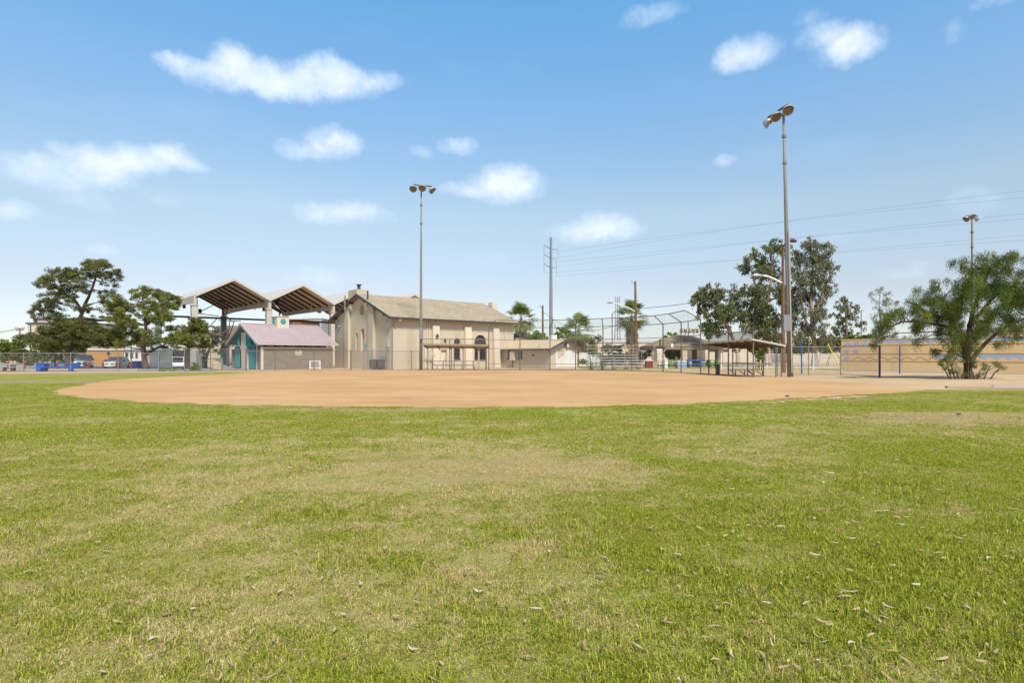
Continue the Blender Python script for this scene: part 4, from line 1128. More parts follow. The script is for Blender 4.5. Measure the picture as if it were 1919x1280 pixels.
for k in range(6):
    x = xa + .3 + (xb - xa - .6) * k / 5; z_ = 2.80 - .14 * (x - xa) / (xb - xa)
    rf = WMB(); rf.bar((x, y0 - .2, z_ - .12), (x, y0 + 2.5, 2.40 - .12), .06, .12); rf.build('rafter', M['rusty'], ro)
    if k in (0, 2, 3, 5):
        rf = WMB(); rf.tube((x, y0 + 2.4, 0), (x, y0 + 2.4, 2.3), .04, n=6); rf.build('post', M['rusty'], dg)
bn = WMB(); bn.box(xa + 1, xb - 1.2, y0 + 1.5, y0 + 1.85, .43, .47); bo = bn.build('bench', M['aluminium'], dg)
for k in range(4):
    x = xa + 1.4 + k * (xb - xa - 3) / 3; bn = WMB(); bn.bar((x, y0 + 1.67, 0), (x, y0 + 1.67, .43), .06); bn.build('leg', M['rusty'], bo)
mesh_panel([[(xa, y0 - .06, .03), (xb, y0 - .06, .03), (xb, y0 - .06, 1.0), (xa, y0 - .06, 1.0)]], 'wire_mesh', M['link'], dg)
mesh_panel([[(xa, y0 - .06, 2.9), (xb, y0 - .06, 2.75), (xb, y0 - .06, 3.35), (xa, y0 - .06, 3.35)]], 'wire_mesh', M['link'], dg)

# ------------------------------------------------------------ right dugout
dg = thing('dugout', 'right dugout with a slanted tan roof and windscreen mesh above it', 'dugout', (17, 46, 0))
FA, FB = Vector((*PX(1328.8, 48.2), 0)), Vector((*PX(1412.3, 42.6), 0))
dv = (FB - FA).normalized(); pv = Vector((-dv.y, dv.x, 0)) * 1.0
if pv.x < 0: pv = -pv
Wd = 2.35
F0 = Vector((*PX(1315.8, 48.9), 0))
def dpost(p, h, r_=.05): b = WMB(); b.tube((p.x, p.y, 0), (p.x, p.y, h), r_, n=8); b.build('post', M['rusty'], dg)
FM = FA + (FB - FA) * .47
for p, h in ((FA, 3.3), (FM, 3.35), (FB, 3.38)): dpost(p, h, .055)
RA, RM, RB = FA + pv * Wd * .95, FM + pv * Wd, FB + pv * Wd
for p in (RA, RA + (RB - RA) * .33, RA + (RB - RA) * .66, RB): dpost(p, 2.3, .045)
dpost(FB + pv * (Wd * .8), 2.3, .045)
b_ = WMB(); b_.path([FA + Vector((0, 0, 3.3)), FM + Vector((0, 0, 3.35)), FB + Vector((0, 0, 3.38))], .04, 6); b_.build('top_rail', M['rusty'], dg)
for z in (.97, .06):
    b_ = WMB(); b_.tube(F0 + Vector((0, 0, z)), FB + Vector((0, 0, z)), .035, n=6); b_.build('rail', M['rusty'], dg)
b_ = WMB(); b_.tube(FB + Vector((0, 0, .97)), RB + Vector((0, 0, .97)), .035, n=6); b_.tube(RB + Vector((0, 0, .97)), RA + Vector((0, 0, .97)), .03, n=6); b_.build('rail', M['rusty'], dg)
e = dv * .35
sh = pv * .2
rf = WMB(); rf.slab([FA - e * 2.2 - sh + Vector((0, 0, 2.62)), FB + e * .2 - sh + Vector((0, 0, 2.78)), RB + e * .3 + sh * 1.2 + Vector((0, 0, 2.32)), RA - e * .6 + sh * 1.2 + Vector((0, 0, 2.26))], .06)
ro = rf.build('roof', M['weathered_wood'], dg)
rf = WMB(); rf.bar(FA - e * 2.2 - sh * 1.15 + Vector((0, 0, 2.60)), FB + e * .2 - sh * 1.15 + Vector((0, 0, 2.76)), .05, .13); rf.bar(FB + e * .35 - sh + Vector((0, 0, 2.76)), RB + e * .45 + sh * 1.2 + Vector((0, 0, 2.30)), .05, .12); rf.build('fascia', M['cream_steel'], ro)
for k in range(7):
    t_ = k / 6; a = FA.lerp(FB, t_) - sh * .5; c = RA.lerp(RB, t_) + sh; za = 2.62 + .13 * t_ - .12
    rf = WMB(); rf.bar(a + Vector((0, 0, za)), c + Vector((0, 0, 2.18)), .06, .11); rf.build('rafter', M['dark_steel'], ro)
mesh_panel([[FA + Vector((0, 0, 2.65)), FM + Vector((0, 0, 2.72)), FM + Vector((0, 0, 3.35)), FA + Vector((0, 0, 3.3))], [FM + Vector((0, 0, 2.72)), FB + Vector((0, 0, 2.8)), FB + Vector((0, 0, 3.38)), FM + Vector((0, 0, 3.35))]], 'windscreen', M['link_dense'], dg)
off = -pv * .06
mesh_panel([[F0 + off + Vector((0, 0, .03)), FB + off + Vector((0, 0, .03)), FB + off + Vector((0, 0, .97)), F0 + off + Vector((0, 0, .97))]], 'wire_mesh', M['link'], dg)
# benches
for (pa, Da, pb, Db) in ((1364.5, 46.9, 1416, 45.2), (1400, 45.0, 1434, 43.9)):
    a, b = Vector((*PX(pa, Da), .46)), Vector((*PX(pb, Db), .46))
    bo = WMB(); bo.bar(a, b, .28, .045); bo = bo.build('bench', M['weathered_wood'], dg)
    n = 3 if pb == 1416 else 2
    for k in range(n):
        c = a.lerp(b, (k + .5) / n + .12); q_ = (b - a).normalized()
        l_ = WMB(); l_.bar((c.x, c.y, 0), (c.x, c.y, .44), .06); l_.bar(c - q_ * .45 + Vector((0, 0, -.05)), (c.x, c.y, .1), .05); l_.build('leg', M['rusty'], bo)
tr_ = thing('bin', 'dark narrow barrel standing inside the right dugout', 'bin', (*PX(1345.5, 49.5), 0))
b_ = MB(); b_.lathe([(.16, 0), (.18, .04), (.18, .78), (.2, .82), (.17, .85)], (0, 0, 0), (0, 0, 1), 14); b_.build('barrel', M['dark_steel'], tr_)

# ------------------------------------------------------------ fence right of the dugout, blue posts
fence('chain_link_fence', 'chain-link fence between the tall floodlight pole and the painted wall', [PX(1457, 45.6), PX(1515.5, 46.2), PX(1576, 46.6), PX(1649, 42.3)], 2.27, pm='galv', rails=(.1,), posts=(0, 1, 2))
b_ = WMB(); x, y = PX(1649, 42.3); b_.tube((x, y, 0), (x, y, 2.32), .07, n=10); tag(b_.build('fence_post', mat('navy_paint', (.02, .03, .12), .5)), 'dark navy post ending the chain-link fence in front of the painted wall', 'post')
b_ = WMB(); x, y = PX(1686.5, 51.0); b_.tube((x, y, 0), (x + .02, y, 2.42), .055, n=10); tag(b_.build('steel_pole', M['post_blue']), 'free-standing blue post in front of the painted wall', 'post')
b_ = WMB(); x, y = PX(1503, 51.0); b_.tube((x, y, 0), (x - .03, y, 2.75), .06, n=10); tag(b_.build('steel_pole', M['post_blue']), 'blue post behind the chain-link fence and before the white picket fence', 'post')
# white iron picket fence
pf = thing('picket_fence', 'white iron picket fence running in front of the eucalyptus trunks', 'fence', (gx(1455, 66), 66, 0))
pts = [PX(1352, 66.2), PX(1401, 66.0), PX(1438, 65.8), PX(1525, 65.2), PX(1576, 64.9)]
for x, y in pts:
    b_ = WMB(); b_.bar((x, y, 0), (x, y, 1.85), .1); b_.build('post', M['white_paint'], pf)
b_ = WMB(); b_.path([(x, y, 1.72) for x, y in pts], .03, 4); b_.path([(x, y, .2) for x, y in pts], .035, 4); b_.build('rail', M['white_paint'], pf)
b_ = WMB()
x0_, x1_ = pts[0][0], pts[-1][0]; n = 100
for k in range(n):
    t_ = (k + .5) / n; x = x0_ + (x1_ - x0_) * t_; y = 66.2 - 1.3 * t_
    b_.bar((x, y, .1), (x, y, 1.75), .026)
b_.build('pickets', M['white_paint'], pf)

# ------------------------------------------------------------ bleachers
bl_ = thing('bleachers', 'aluminium bleachers with five rows of seats behind the backstop', 'bleachers', (gx(1160, 66), 66, 0), 0)
x0, x1 = -3.35, 2.5
def row(k): return -1.2 + k * .62, .42 + k * .30
for k in range(5):
    y, z = row(k)
    s_ = MB(); s_.box(x0 - (.15 * (4 - k)), x1, y, y + .26, z, z + .045); s_.build('seat', M['aluminium'], bl_)
    if k:
        s_ = MB(); s_.box(x0, x1, y - .38, y - .08, z - .36, z - .325); s_.build('footboard', M['aluminium'], bl_)
for k in range(5):
    x = x0 + .3 + k * (x1 - x0 - .6) / 4
    f_ = MB()
    for q_ in range(5):
        y, z = row(q_); f_.bar((x, y + .13, 0.03), (x, y + .13, z), .05)
    f_.bar((x, row(0)[0] + .1, row(0)[1] - .06), (x, row(4)[0] + .3, row(4)[1] - .06), .05); f_.bar((x, row(0)[0], .06), (x, row(4)[0] + .35, .06), .05)
    f_.build('frame', M['galv'], bl_)
rl = MB(); yb = row(4)[0] + .4
for x in (x0, x0 + 1.4, x0 + 2.9, x1 - 1.4, x1): rl.tube((x, yb, .05), (x, yb, 2.75), .028, n=6)
for z in (1.95, 2.35, 2.75): rl.tube((x0, yb, z), (x1, yb, z), .026, n=6)
rl.build('guard_rail', M['galv'], bl_)
for s_, x in ((0, x0 - .05), (1, x1 + .05)):
    rl = MB(); rl.tube((x, row(0)[0], row(0)[1] + .75), (x, yb, 2.7 if s_ else 2.3), .026, n=6); rl.tube((x, row(0)[0], .05), (x, row(0)[0], row(0)[1] + .75), .026, n=6); rl.tube((x, row(2)[0], .05), (x, row(2)[0], row(2)[1] + .9), .026, n=6)
    rl.build('side_rail', M['galv'], bl_)
tp = MB(); tp.box(x0 - .9, x0 + .4, -1.9, -1.2, .70, .76); tp.box(x0 + .1, x0 + 1.8, -1.6, -1.4, .52, .56)
pt = thing('picnic_bench', 'green-topped bench standing at the left end of the bleachers', 'bench', (gx(1118, 64.2), 64.2, 0))
b_ = MB(); b_.box(-.8, .85, 0, .3, .74, .8); b_.build('top', M['green_paint'], pt)
b_ = MB(); b_.box(-1.0, 1.0, -.6, -.3, .42, .47); b_.build('seat', M['green_paint'], pt)
for x in (-.6, .6):
    b_ = MB(); b_.bar((x, -.55, 0), (x, .1, .74), .07); b_.bar((x, .3, 0), (x, .1, .74), .07); b_.bar((x, -.6, .42), (x, .4, .42), .06); b_.build('leg', M['dark_steel'], pt)

# ============================================================ POLES
def fixture(t, c, d, s=1.0):
    """one big sports floodlight: bell-shaped housing with visor, amber glass"""
    c = Vector(c); d = Vector(d).normalized()
    h = WMB(); h.lathe([(.06, -.36), (.16, -.34), (.30, -.20), (.40, -.02), (.42, .05), (.40, .06)], c, d, 18) if s == 1 else h.lathe([(.06 * s, -.36 * s), (.3 * s, -.2 * s), (.42 * s, .05 * s), (.4 * s, .06 * s)], c, d, 14)
    # visor: upper half ring carried forward
    ref = Vector((0, 0, 1)); a = d.cross(ref).normalized(); b = a.cross(d).normalized()
    vs = []; n = 10
    for k in range(n + 1):
        tt = math.pi * k / n
        rv = (a * math.cos(tt) + b * math.sin(tt))
        o = (.05 + .22 * math.sin(tt)) * s
        vs += [c + rv * .42 * s, c + rv * .40 * s + d * o]
    h.add(vs, [(2 * k, 2 * k + 1, 2 * k + 3, 2 * k + 2) for k in range(n)])
    ho = h.build('floodlight', M['lamp_housing'], t, smooth=False, fix=False)
    l_ = WMB(); l_.lathe([(.37 * s, .065 * s), (.34 * s, .085 * s), (.12 * s, .10 * s)], c, d, 18); l_.build('lens', M['lamp_glass'], ho)
    return ho
def flood_pole(label, base, top, heads, dirs, r0, r1, pm='pole_grey', box=None):
    t = thing('floodlight_pole', label, 'floodlight', (base[0], base[1], 0), group='floodlight poles around the ball field')
    p = WMB(); B, T = Vector((*base, 0)), Vector(top)
    p.path([B, B.lerp(T, .33), B.lerp(T, .66), T], [r0, r0 + (r1 - r0) * .3, r0 + (r1 - r0) * .7, r1], 12)
    p.build('pole', M[pm], t, smooth=True)
    for q_ in (.8, .9):
        c = WMB(); cc = B.lerp(T, q_); c.tube(cc - Vector((0, 0, .08)), cc + Vector((0, 0, .08)), r1 * 1.9, n=10); c.build('collar', M[pm], t)
    a = WMB(); h0, h1 = Vector(heads[0]) + Vector((0, 0, .42)), Vector(heads[-1]) + Vector((0, 0, .42))
    a.bar(h0, h1, .09, .12)
    for h in heads: a.bar(Vector(h) + Vector((0, 0, .42)), Vector(h) + Vector((0, 0, .2)), .06)
    a.build('crossarm', M['dark_steel'], t)
    for h, d in zip(heads, dirs): fixture(t, h, d)
    return t
# left pole (behind the infield)
zt = 19.5
fl1 = flood_pole('tall floodlight pole in front of the hall, three lamps on its crossarm', PX(789.2, 62.9), (gx(790, 62.9), 62.9, 19.7),
                 [(gx(774.8, 63.1), 63.1, 19.55), (gx(791.8, 62.5), 62.5, 19.45), (gx(810, 63.4), 63.4, 19.45)], [(.05, -.75, -.6), (0, -.8, -.6), (.75, -.3, -.5)], .17, .075)
jb = WMB(); x = gx(789.8, 62.5); jb.box(x - .2, x + .2, 62.35, 62.66, 2.35 + 1.0, 2.35 + 2.2); jb.build('junction_box', M['galv'], fl1)
# right pole (leaning a little)
fl2 = flood_pole('tallest floodlight pole beside the right dugout, leaning slightly, with grey box', PX(1481.5, 44.0), (gx(1468.5, 44.0), 44.0, 20.05),
                 [(gx(1477, 43.6), 43.6, 19.85), (gx(1455, 44.8), 44.8, 19.85), (gx(1439.5, 45.8), 45.8, 19.75)], [(-.1, -.75, -.6), (.05, -.7, -.65), (.75, -.5, -.5)], .21, .085)
jb = WMB(); jb.box(gx(1465, 43.9), gx(1477.5, 43.9), 43.5, 43.78, gz(620.5, 43.7), gz(590, 43.7)); jb.build('junction_box', M['galv'], fl2)
cd = WMB(); cd.tube((gx(1484.5, 43.7), 43.7, .3), (gx(1479.5, 43.7), 43.7, 11), .035, n=6); cd.build('conduit', M['cream_steel'], fl2)
# far right pole
fl3 = flood_pole('distant floodlight pole rising behind the feathery mesquite tree', PX(1823, 78), (gx(1822, 78), 78, 20.0),
                 [(gx(1811.5, 78), 78, 19.75), (gx(1822, 77.4), 77.4, 19.9), (gx(1833, 78), 78, 19.75)], [(-.8, -.2, -.5), (0, -.8, -.4), (.8, -.2, -.5)], .17, .10, pm='rusty')
t = thing('floodlight_pole', 'very distant tiny floodlight pole above the painted wall, right of the small eucalyptus', 'floodlight', (*PX(1614.5, 240), 0), group='floodlight poles around the ball field')
p = WMB(); p.tube((*PX(1614.5, 240), 0), (*PX(1614.5, 240), 19.6), .3, .18, n=8); p.build('pole', M['pole_grey'], t)
p = WMB(); X, Y = PX(1614.5, 240); p.box(X - 1.1, X + 1.1, Y - .3, Y + .3, 19.6, 20.2); p.build('floodlight', M['lamp_housing'], t)

# steel transmission pole
tp = thing('transmission_pole', 'tall tapering grey steel transmission pole with three pairs of arms', 'power pole', (gx(1033.5, 141), 141, 0))
ZT = gz(445, 141); X0 = gx(1033, 141)
p = WMB(); p.path([(X0, 141, 0), (X0, 141, gz(560, 141)), (X0, 141, ZT)], [.50, .40, .26], 12); p.build('pole', M['galv'], tp)
arms = []
for (pl_, pr_, py) in ((1020, 1046, 463), (1020, 1043, 480.5), (1020, 1044, 498)):
    for s_, px in ((-1, pl_), (1, pr_)):
        tip = Vector((gx(px, 141 + s_ * 3), 141 + s_ * 3, gz(py, 141) + .0))
        p = WMB(); p.path([(X0, 141, tip.z - .5), tip], [.11, .05], 6)
        ao = p.build('arm', M['galv'], tp)
        p = WMB(); p.tube(tip, tip - Vector((0, 0, 2.1)), .04, n=6); p.build('insulator', M['dark_steel'], ao)
        arms.append((s_, tip - Vector((0, 0, 2.1))))
def wire(a, b, sag, label, r_=.03, grp=None, name='power_line', cat='cable', n=28):
    a, b = Vector(a), Vector(b); pts = []
    for k in range(n + 1):
        t_ = k / n; p_ = a.lerp(b, t_); p_.z -= 4 * sag * t_ * (1 - t_); pts.append(p_)
    w_ = MB(); w_.path(pts, r_, 5); o = w_.build(name, M['wire'], None, smooth=True); tag(o, label, cat, grp); return o
targ = {463: (357, 370), 480: (400, 409), 498: (440, 449)}
LV = {0: 'uppermost', 1: 'middle', 2: 'lowest'}
rows = [(357, 370), (400, 410), (440.5, 450)]
for i in range(3):
    for j in (0, 1):
        s_, tip = arms[i * 2 + (1 - j)]
        py = rows[i][j]; D = 95 + j * 4
        far = at(1919, py, D)
        end = Vector(tip) + (Vector((far.x, far.y, tip.z)) - Vector(tip)) * 1.9
        t_ = 1 / 1.9
        sag = (tip.z - far.z) / (4 * t_ * (1 - t_))
        wire(tip, end, sag, '%s wire of the %s pair in the sky at right' % (('upper', 'lower')[j], LV[i]), .013, 'transmission wires crossing the sky')

def street_arm(t, p0, pts, head, s=1.0):
    a = WMB(); a.path(pts, [.09] * (len(pts) - 1) + [.06], 8); ao = a.build('lamp_arm', M['aluminium'], t)
    d = (Vector(pts[-1]) - Vector(pts[-2])).normalized(); d.z *= .2; d.normalize()
    c = Vector(pts[-1])
    l_ = WMB(); l_.path([c - d * .1, c + d * .15, c + d * .45, c + d * .75, c + d * .9], [.06, .13, .17, .13, .04], 10); l_.build('lamp_head', M['lamp_housing'], ao)
# wood pole with lamp arm behind the bleachers
D = 80
wp = thing('utility_pole', 'brown wooden utility pole with a street light arm behind the bleachers', 'utility pole', (*PX(1192, D), 0))
p = WMB(); p.path([(*PX(1192.5, D), 0), (*PX(1191, D), gz(527, D))], [.24, .13], 10); p.build('pole', M['wood_pole'], wp)
street_arm(wp, None, [at(1191, 584, D), at(1178, 577, D - .5), at(1163, 571, D - 1), at(1148, 567, D - 1.6)], None)
p = WMB(); c = at(1185, 529, D); p.path([at(1191, 533, D), at(1186, 530, D), at(1184, 526, D)], .03, 6); p.build('bracket', M['dark_steel'], wp)
# wood pole beside the floodlight
D = 54.5
w2 = thing('utility_pole', 'reddish wooden utility pole standing beside the tallest floodlight pole', 'utility pole', (*PX(1468.5, D), 0))
p = WMB(); p.path([(*PX(1468.7, D), 0), (*PX(1467.5, D), gz(463, D))], [.22, .11], 10); p.build('pole', M['wood_pole'], w2)
street_arm(w2, None, [at(1466, 530, D), at(1452, 523, D), at(1440, 518, D), at(1428, 516, D)], None)
p = WMB(); c = at(1485, 450.5, D - 3); p.path([at(1472, 449, D - 3), at(1478, 449, D - 3), at(1484, 450, D - 3), at(1493, 452, D - 3)], [.06, .16, .22, .1], 8)
p.tube(at(1468, 466, D), at(1473, 450, D - 3), .04); p.build('lamp_head', M['gutter'], w2)
wire(at(1468, 528, 54.5), at(1192, 578, 80), .5, 'sagging service cable between the two wooden utility poles', .035)
wire(at(1469, 480, 54.5), (gx(1580, 49.5), 49.5, .05), 0.0, 'long guy wire running down from the wooden pole to the yellow guard', .022, name='guy_wire', n=6)
wire(at(1469, 540, 54.5), at(1575, 672, 60.0), 0.0, 'second, shorter guy wire ending behind the chain-link fence', .02, name='guy_wire', n=6)
yg = WMB(); a = at(1469, 480, 54.5); b = Vector((gx(1580, 49.5), 49.5, .05)); yg.tube(b.lerp(a, .235), b.lerp(a, .002), .045, n=8); tag(yg.build('guy_guard', M['yellow']), 'bright yellow guard sleeve on the lower end of the guy wire', 'guy guard')
# plain wooden pole behind the annex
D = 95
p = WMB(); p.path([(*PX(1018, D), 0), (*PX(1017.5, D), gz(572.5, D))], [.2, .14], 8); wp3 = thing('utility_pole', 'thin brown wooden pole rising behind the annex roof', 'utility pole', (*PX(1018, D), 0)); p.build('pole', M['wood_pole'], wp3)
p = WMB(); p.path([at(1017, 575, D), at(1012, 575, D), at(1011, 572, D)], .04, 6); p.build('bracket', M['dark_steel'], wp3)
wire(at(1017, 583, 95), at(1192, 590, 80), 2.6, 'drooping cable from the thin wooden pole towards the backstop', .03)
# distant pole with crossarms, far left
D = 170
up = thing('utility_pole', 'distant wooden utility pole with two crossarms at the left edge', 'utility pole', (*PX(37.8, D), 0))
p = WMB(); p.tube((*PX(37.8, D), 0), (*PX(37.8, D), gz(615, D)), .22, .16); p.build('pole', M['wood_pole'], up)
for py, hw in ((615.5, 9), (619, 7)):
    p = WMB(); p.bar(at(37.8 - hw, py, D), at(37.8 + hw, py, D), .16, .2)
    for q_ in (-hw, -hw * .5, hw * .5, hw): c = at(37.8 + q_, py, D); p.tube(c, c + Vector((0, 0, .35)), .06)
    p.build('crossarm', M['dark_steel'], up)
for i, q_ in enumerate((-8, 0, 8)):
    wire(at(37.8 + q_, 616, 170), at(-300, 640, 150), 1.5, ('left', 'centre', 'right')[i] + ' wire running off to the left from the distant crossarm pole', .035)
# thin lattice tower, far behind the palms
D = 230
lt = thing('lattice_tower', 'thin distant steel lattice tower behind the rightmost palm', 'tower', (*PX(1158, D), 0))
p = WMB()
for px in (1153.5, 1158, 1161.5):
    p.bar((*PX(px + (px - 1158) * .9, D), 0), (*PX(px, D), gz(612, D)), .28); p.bar((*PX(px, D), gz(612, D)), (*PX(px, D), gz(555.5, D)), .22)
for k in range(9):
    z0, z1 = gz(612 - k * 6, D), gz(612 - (k + 1) * 6, D)
    p.bar((gx(1153.5, D), D, z0), (gx(1161.5, D), D, z1), .14); p.bar((gx(1161.5, D), D, z0), (gx(1153.5, D), D, z1), .14)
for k in range(4):
    z = gz(660 - k * 14, D); hw = 7.5 - k * 1.0; p.bar((gx(1158 - hw, D), D, z), (gx(1158 + hw, D), D, z), .16); p.bar((gx(1158 - hw, D), D, z), (gx(1158 + hw - 1, D), D, gz(660 - (k + 1) * 14, D)), .14)
p.build('lattice', M['galv'], lt)
# red arched lamp bracket seen over the picnic shelter? (left out: only the mast)
# ============================================================ TREES
def leaf_mat(name, c1, c2, c3, transl=0.3):
    m, b = new_mat(name)
    a = b.n('ShaderNodeAttribute', attribute_name='lc').outputs['Fac']
    h = b.n('ShaderNodeAttribute', attribute_name='lh').outputs['Fac']
    c = b.mix(h, b.mix(a, c1, c2), c3)
    d = b.n('ShaderNodeBsdfPrincipled', {'Base Color': c, 'Roughness': 0.6, 'Specular IOR Level': 0.25})
    t = b.n('ShaderNodeBsdfTranslucent', {'Color': c})
    mx = b.n('ShaderNodeMixShader', {0: transl + .05, 1: d.outputs[0], 2: t.outputs[0]})
    b.n('ShaderNodeOutputMaterial', {'Surface': mx.outputs[0]})
    return m
M['pine'] = leaf_mat('pine_needles', (0.07, 0.085, 0.025), (0.22, 0.21, 0.06), (0.34, 0.36, 0.08))
M['pine2'] = leaf_mat('green_pine_needles', (0.09, 0.11, 0.022), (0.28, 0.28, 0.055), (0.42, 0.44, 0.07))
M['gum'] = leaf_mat('eucalyptus_leaves', (0.07, 0.085, 0.035), (0.21, 0.22, 0.09), (0.30, 0.33, 0.10))
M['gum2'] = leaf_mat('grey_eucalyptus_leaves', (0.10, 0.105, 0.055), (0.29, 0.28, 0.16), (0.27, 0.29, 0.12))
M['mesq'] = leaf_mat('mesquite_leaves', (0.035, 0.055, 0.010), (0.14, 0.185, 0.024), (0.34, 0.37, 0.04), 0.25)
M['mesq_dk'] = leaf_mat('scrub_leaves', (0.075, 0.10, 0.025), (0.22, 0.25, 0.06), (0.34, 0.37, 0.09), 0.3)
M['lime'] = leaf_mat('lime_leaves', (0.12, 0.20, 0.02), (0.27, 0.38, 0.04), (0.4, 0.5, 0.06), 0.35)
M['olive'] = leaf_mat('olive_leaves', (0.11, 0.12, 0.07), (0.28, 0.28, 0.18), (0.34, 0.33, 0.2))
M['frond'] = leaf_mat('palm_frond', (0.08, 0.12, 0.03), (0.25, 0.31, 0.09), (0.4, 0.46, 0.16), 0.25)
M['frond_dead'] = leaf_mat('dead_palm_frond', (0.30, 0.19, 0.10), (0.58, 0.43, 0.26), (0.62, 0.50, 0.30), 0.2)
M['scrub_brown'] = leaf_mat('dry_scrub_leaves', (0.08, 0.07, 0.03), (0.18, 0.16, 0.07), (0.25, 0.22, 0.1), 0.25)

def leaves(name, centers, rad, per, size, mt, parent, droop=0.0, seed=1, squash=0.8, hue=None, fan=False):
    """many small leaf faces around twig ends. centers: Nx3 world coordinates"""
    r = np.random.default_rng(seed)
    N = len(centers)
    n = N * per
    ci = np.repeat(np.arange(N), per)
    off = r.normal(0, 1, (n, 3)); off /= np.linalg.norm(off, axis=1, keepdims=True) + 1e-9
    rr_ = rad[ci] if isinstance(rad, np.ndarray) else np.full(n, rad)
    off *= (r.random((n, 1)) ** 0.5) * rr_[:, None]
    off[:, 2] *= squash
    if droop: off[:, 2] -= np.abs(r.normal(0, droop, n))
    C_ = centers[ci] + off
    # leaf axis
    ax = off / (rr_[:, None] + 1e-9) * 0.9 + r.normal(0, .7, (n, 3))
    ax[:, 2] += 0.15 if not droop else -1.3
    ax /= np.linalg.norm(ax, axis=1, keepdims=True) + 1e-9
    q = r.normal(0, 1, (n, 3)); sd = np.cross(ax, q); sd /= np.linalg.norm(sd, axis=1, keepdims=True) + 1e-9
    ln = size[0] * 1.15 * r.uniform(.6, 1.4, n); wd = size[1] * 1.9 * r.uniform(.6, 1.4, n)
    a = ax * ln[:, None] / 2; s = sd * wd[:, None] / 2
    V = np.stack([C_ - a, C_ - a * .1 + s, C_ + a, C_ - a * .1 - s], 1)
    me = bpy.data.meshes.new(name)
    pm_ = np.array(pmat(parent).inverted()) if parent is not None else np.eye(4)
    V = V.reshape(-1, 3) @ pm_[:3, :3].T + pm_[:3, 3]
    me.vertices.add(n * 4); me.vertices.foreach_set('co', V.reshape(-1).astype(np.float32))
    me.loops.add(n * 4); me.loops.foreach_set('vertex_index', np.arange(n * 4))
    me.polygons.add(n); me.polygons.foreach_set('loop_start', np.arange(n) * 4)
    me.update(calc_edges=True)
    h = (hue if hue is not None else np.clip(r.normal(.12, .22, N), 0, 1))[ci]
    for nm, v in (('lc', r.random(n)), ('lh', h)):
        t_ = me.attributes.new(nm, 'FLOAT', 'POINT'); t_.data.foreach_set('value', np.repeat(v, 4).astype(np.float32))
    me.materials.append(mt)
    o = bpy.data.objects.new(name, me); COL.objects.link(o); o.parent = parent
    return o

def tree(name, label, cat, D, trunk, clumps, mt, bark, r0, leaf=(.2, .08), sub=.42, per=24, dens=1.0, droop=0.0, depth=1.0, seed=1, group=None, branch=.07, squash=.75, extra_trunks=(), from_h=0.25, grow=1.18):
    r = np.random.default_rng(seed); rp = random.Random(seed)
    t = thing(name, label, cat, (gx(trunk[0][0], D), D, 0), group=group)
    tk = WMB(); tp_ = []
    allp = []
    for ti, T in enumerate([trunk] + list(extra_trunks)):
        pts = [at(px, py, D + (rp.uniform(-.2, .2) if i else 0)) for i, (px, py) in enumerate(T)]
        if ti == 0: pts[0].z = -.1
        k = len(pts)
        rs = [(r0 if ti == 0 else r0 * .6) * (1 - .75 * i / (k - 1)) for i in range(k)]
        if ti == 0: rs[0] *= 1.25
        # smooth by subdividing
        sp, sr = [], []
        for i in range(k - 1):
            for q_ in range(4):
                u_ = q_ / 4; sp.append(pts[i].lerp(pts[i + 1], u_) + Vector((rp.uniform(-1, 1), rp.uniform(-1, 1), 0)) * rs[i] * .15 * (1 if (i or q_) else 0)); sr.append(rs[i] + (rs[i + 1] - rs[i]) * u_)
        sp.append(pts[-1]); sr.append(rs[-1])
        tk.path(sp, sr, 9)
        allp += [(p, q_) for p, q_ in zip(sp, sr)]
    cen, rad = [], []
    H = max(p.z for p, _ in allp)
    bb = WMB()
    for c in clumps:
        px, py, rx, ry = c[:4]; kd = c[4] if len(c) > 4 else 1.0
        rx *= grow; ry *= grow; kd = kd / grow
        sx__, sz__ = rx / F * D, ry / F * D; sy__ = (sx__ * .8 + .3) * depth
        dd = rp.uniform(-1, 1) * depth * 1.6
        cc = at(px, py, D); cc.y += dd
        # limb to the clump
        low = [q for q in allp if q[0].z >= from_h * H * .9 and q[0].z < cc.z + .4] or allp
        bp, br = min(low, key=lambda q: (q[0] - cc).length + .35 * abs(q[0].z - (cc.z - .6 * (Vector((q[0].x, q[0].y, 0)) - Vector((cc.x, cc.y, 0))).length)))
        mid_ = bp.lerp(cc, .5); mid_.z += -.08 * (cc - bp).length if not droop else .12 * (cc - bp).length
        b0 = min(br * .8, branch * (1.0 + .12 * (cc - bp).length))
        seg = [bp, bp.lerp(mid_, .6) + Vector((rp.uniform(-.1, .1), rp.uniform(-.1, .1), 0)), mid_.lerp(cc, .4), cc]
        bb.path(seg, [b0, b0 * .8, b0 * .55, b0 * .3], 6)
        ns = max(3, int(dens * kd * (sx__ * sz__) / (sub * sub) * 2.3))
        for _ in range(ns):
            v = r.normal(0, 1, 3); v /= np.linalg.norm(v); v *= r.random() ** .38
            p = np.array([cc.x + v[0] * sx__, cc.y + v[1] * sy__, cc.z + v[2] * sz__])
            p[2] = max(p[2], .2)
            cen.append(p); rad.append(sub * r.uniform(.6, 1.2))
            if rp.random() < .55: bb.path([seg[2].lerp(cc, rp.random()), Vector(p)], [b0 * .22 + .008, .01], 4)
    tr__ = tk.build('trunk', bark, t, smooth=True)
    bb.build('branches', bark, t, fix=False)
    cen = np.array(cen); rad = np.array(rad)
    hue = np.clip(r.normal(.1, .2, len(cen)), 0, 1)
    zz = (cen[:, 2] - cen[:, 2].min()) / (np.ptp(cen[:, 2]) + 1e-6)
    leaves('crown', cen, rad, per, leaf, mt, t, droop, seed, squash, hue)
    return t

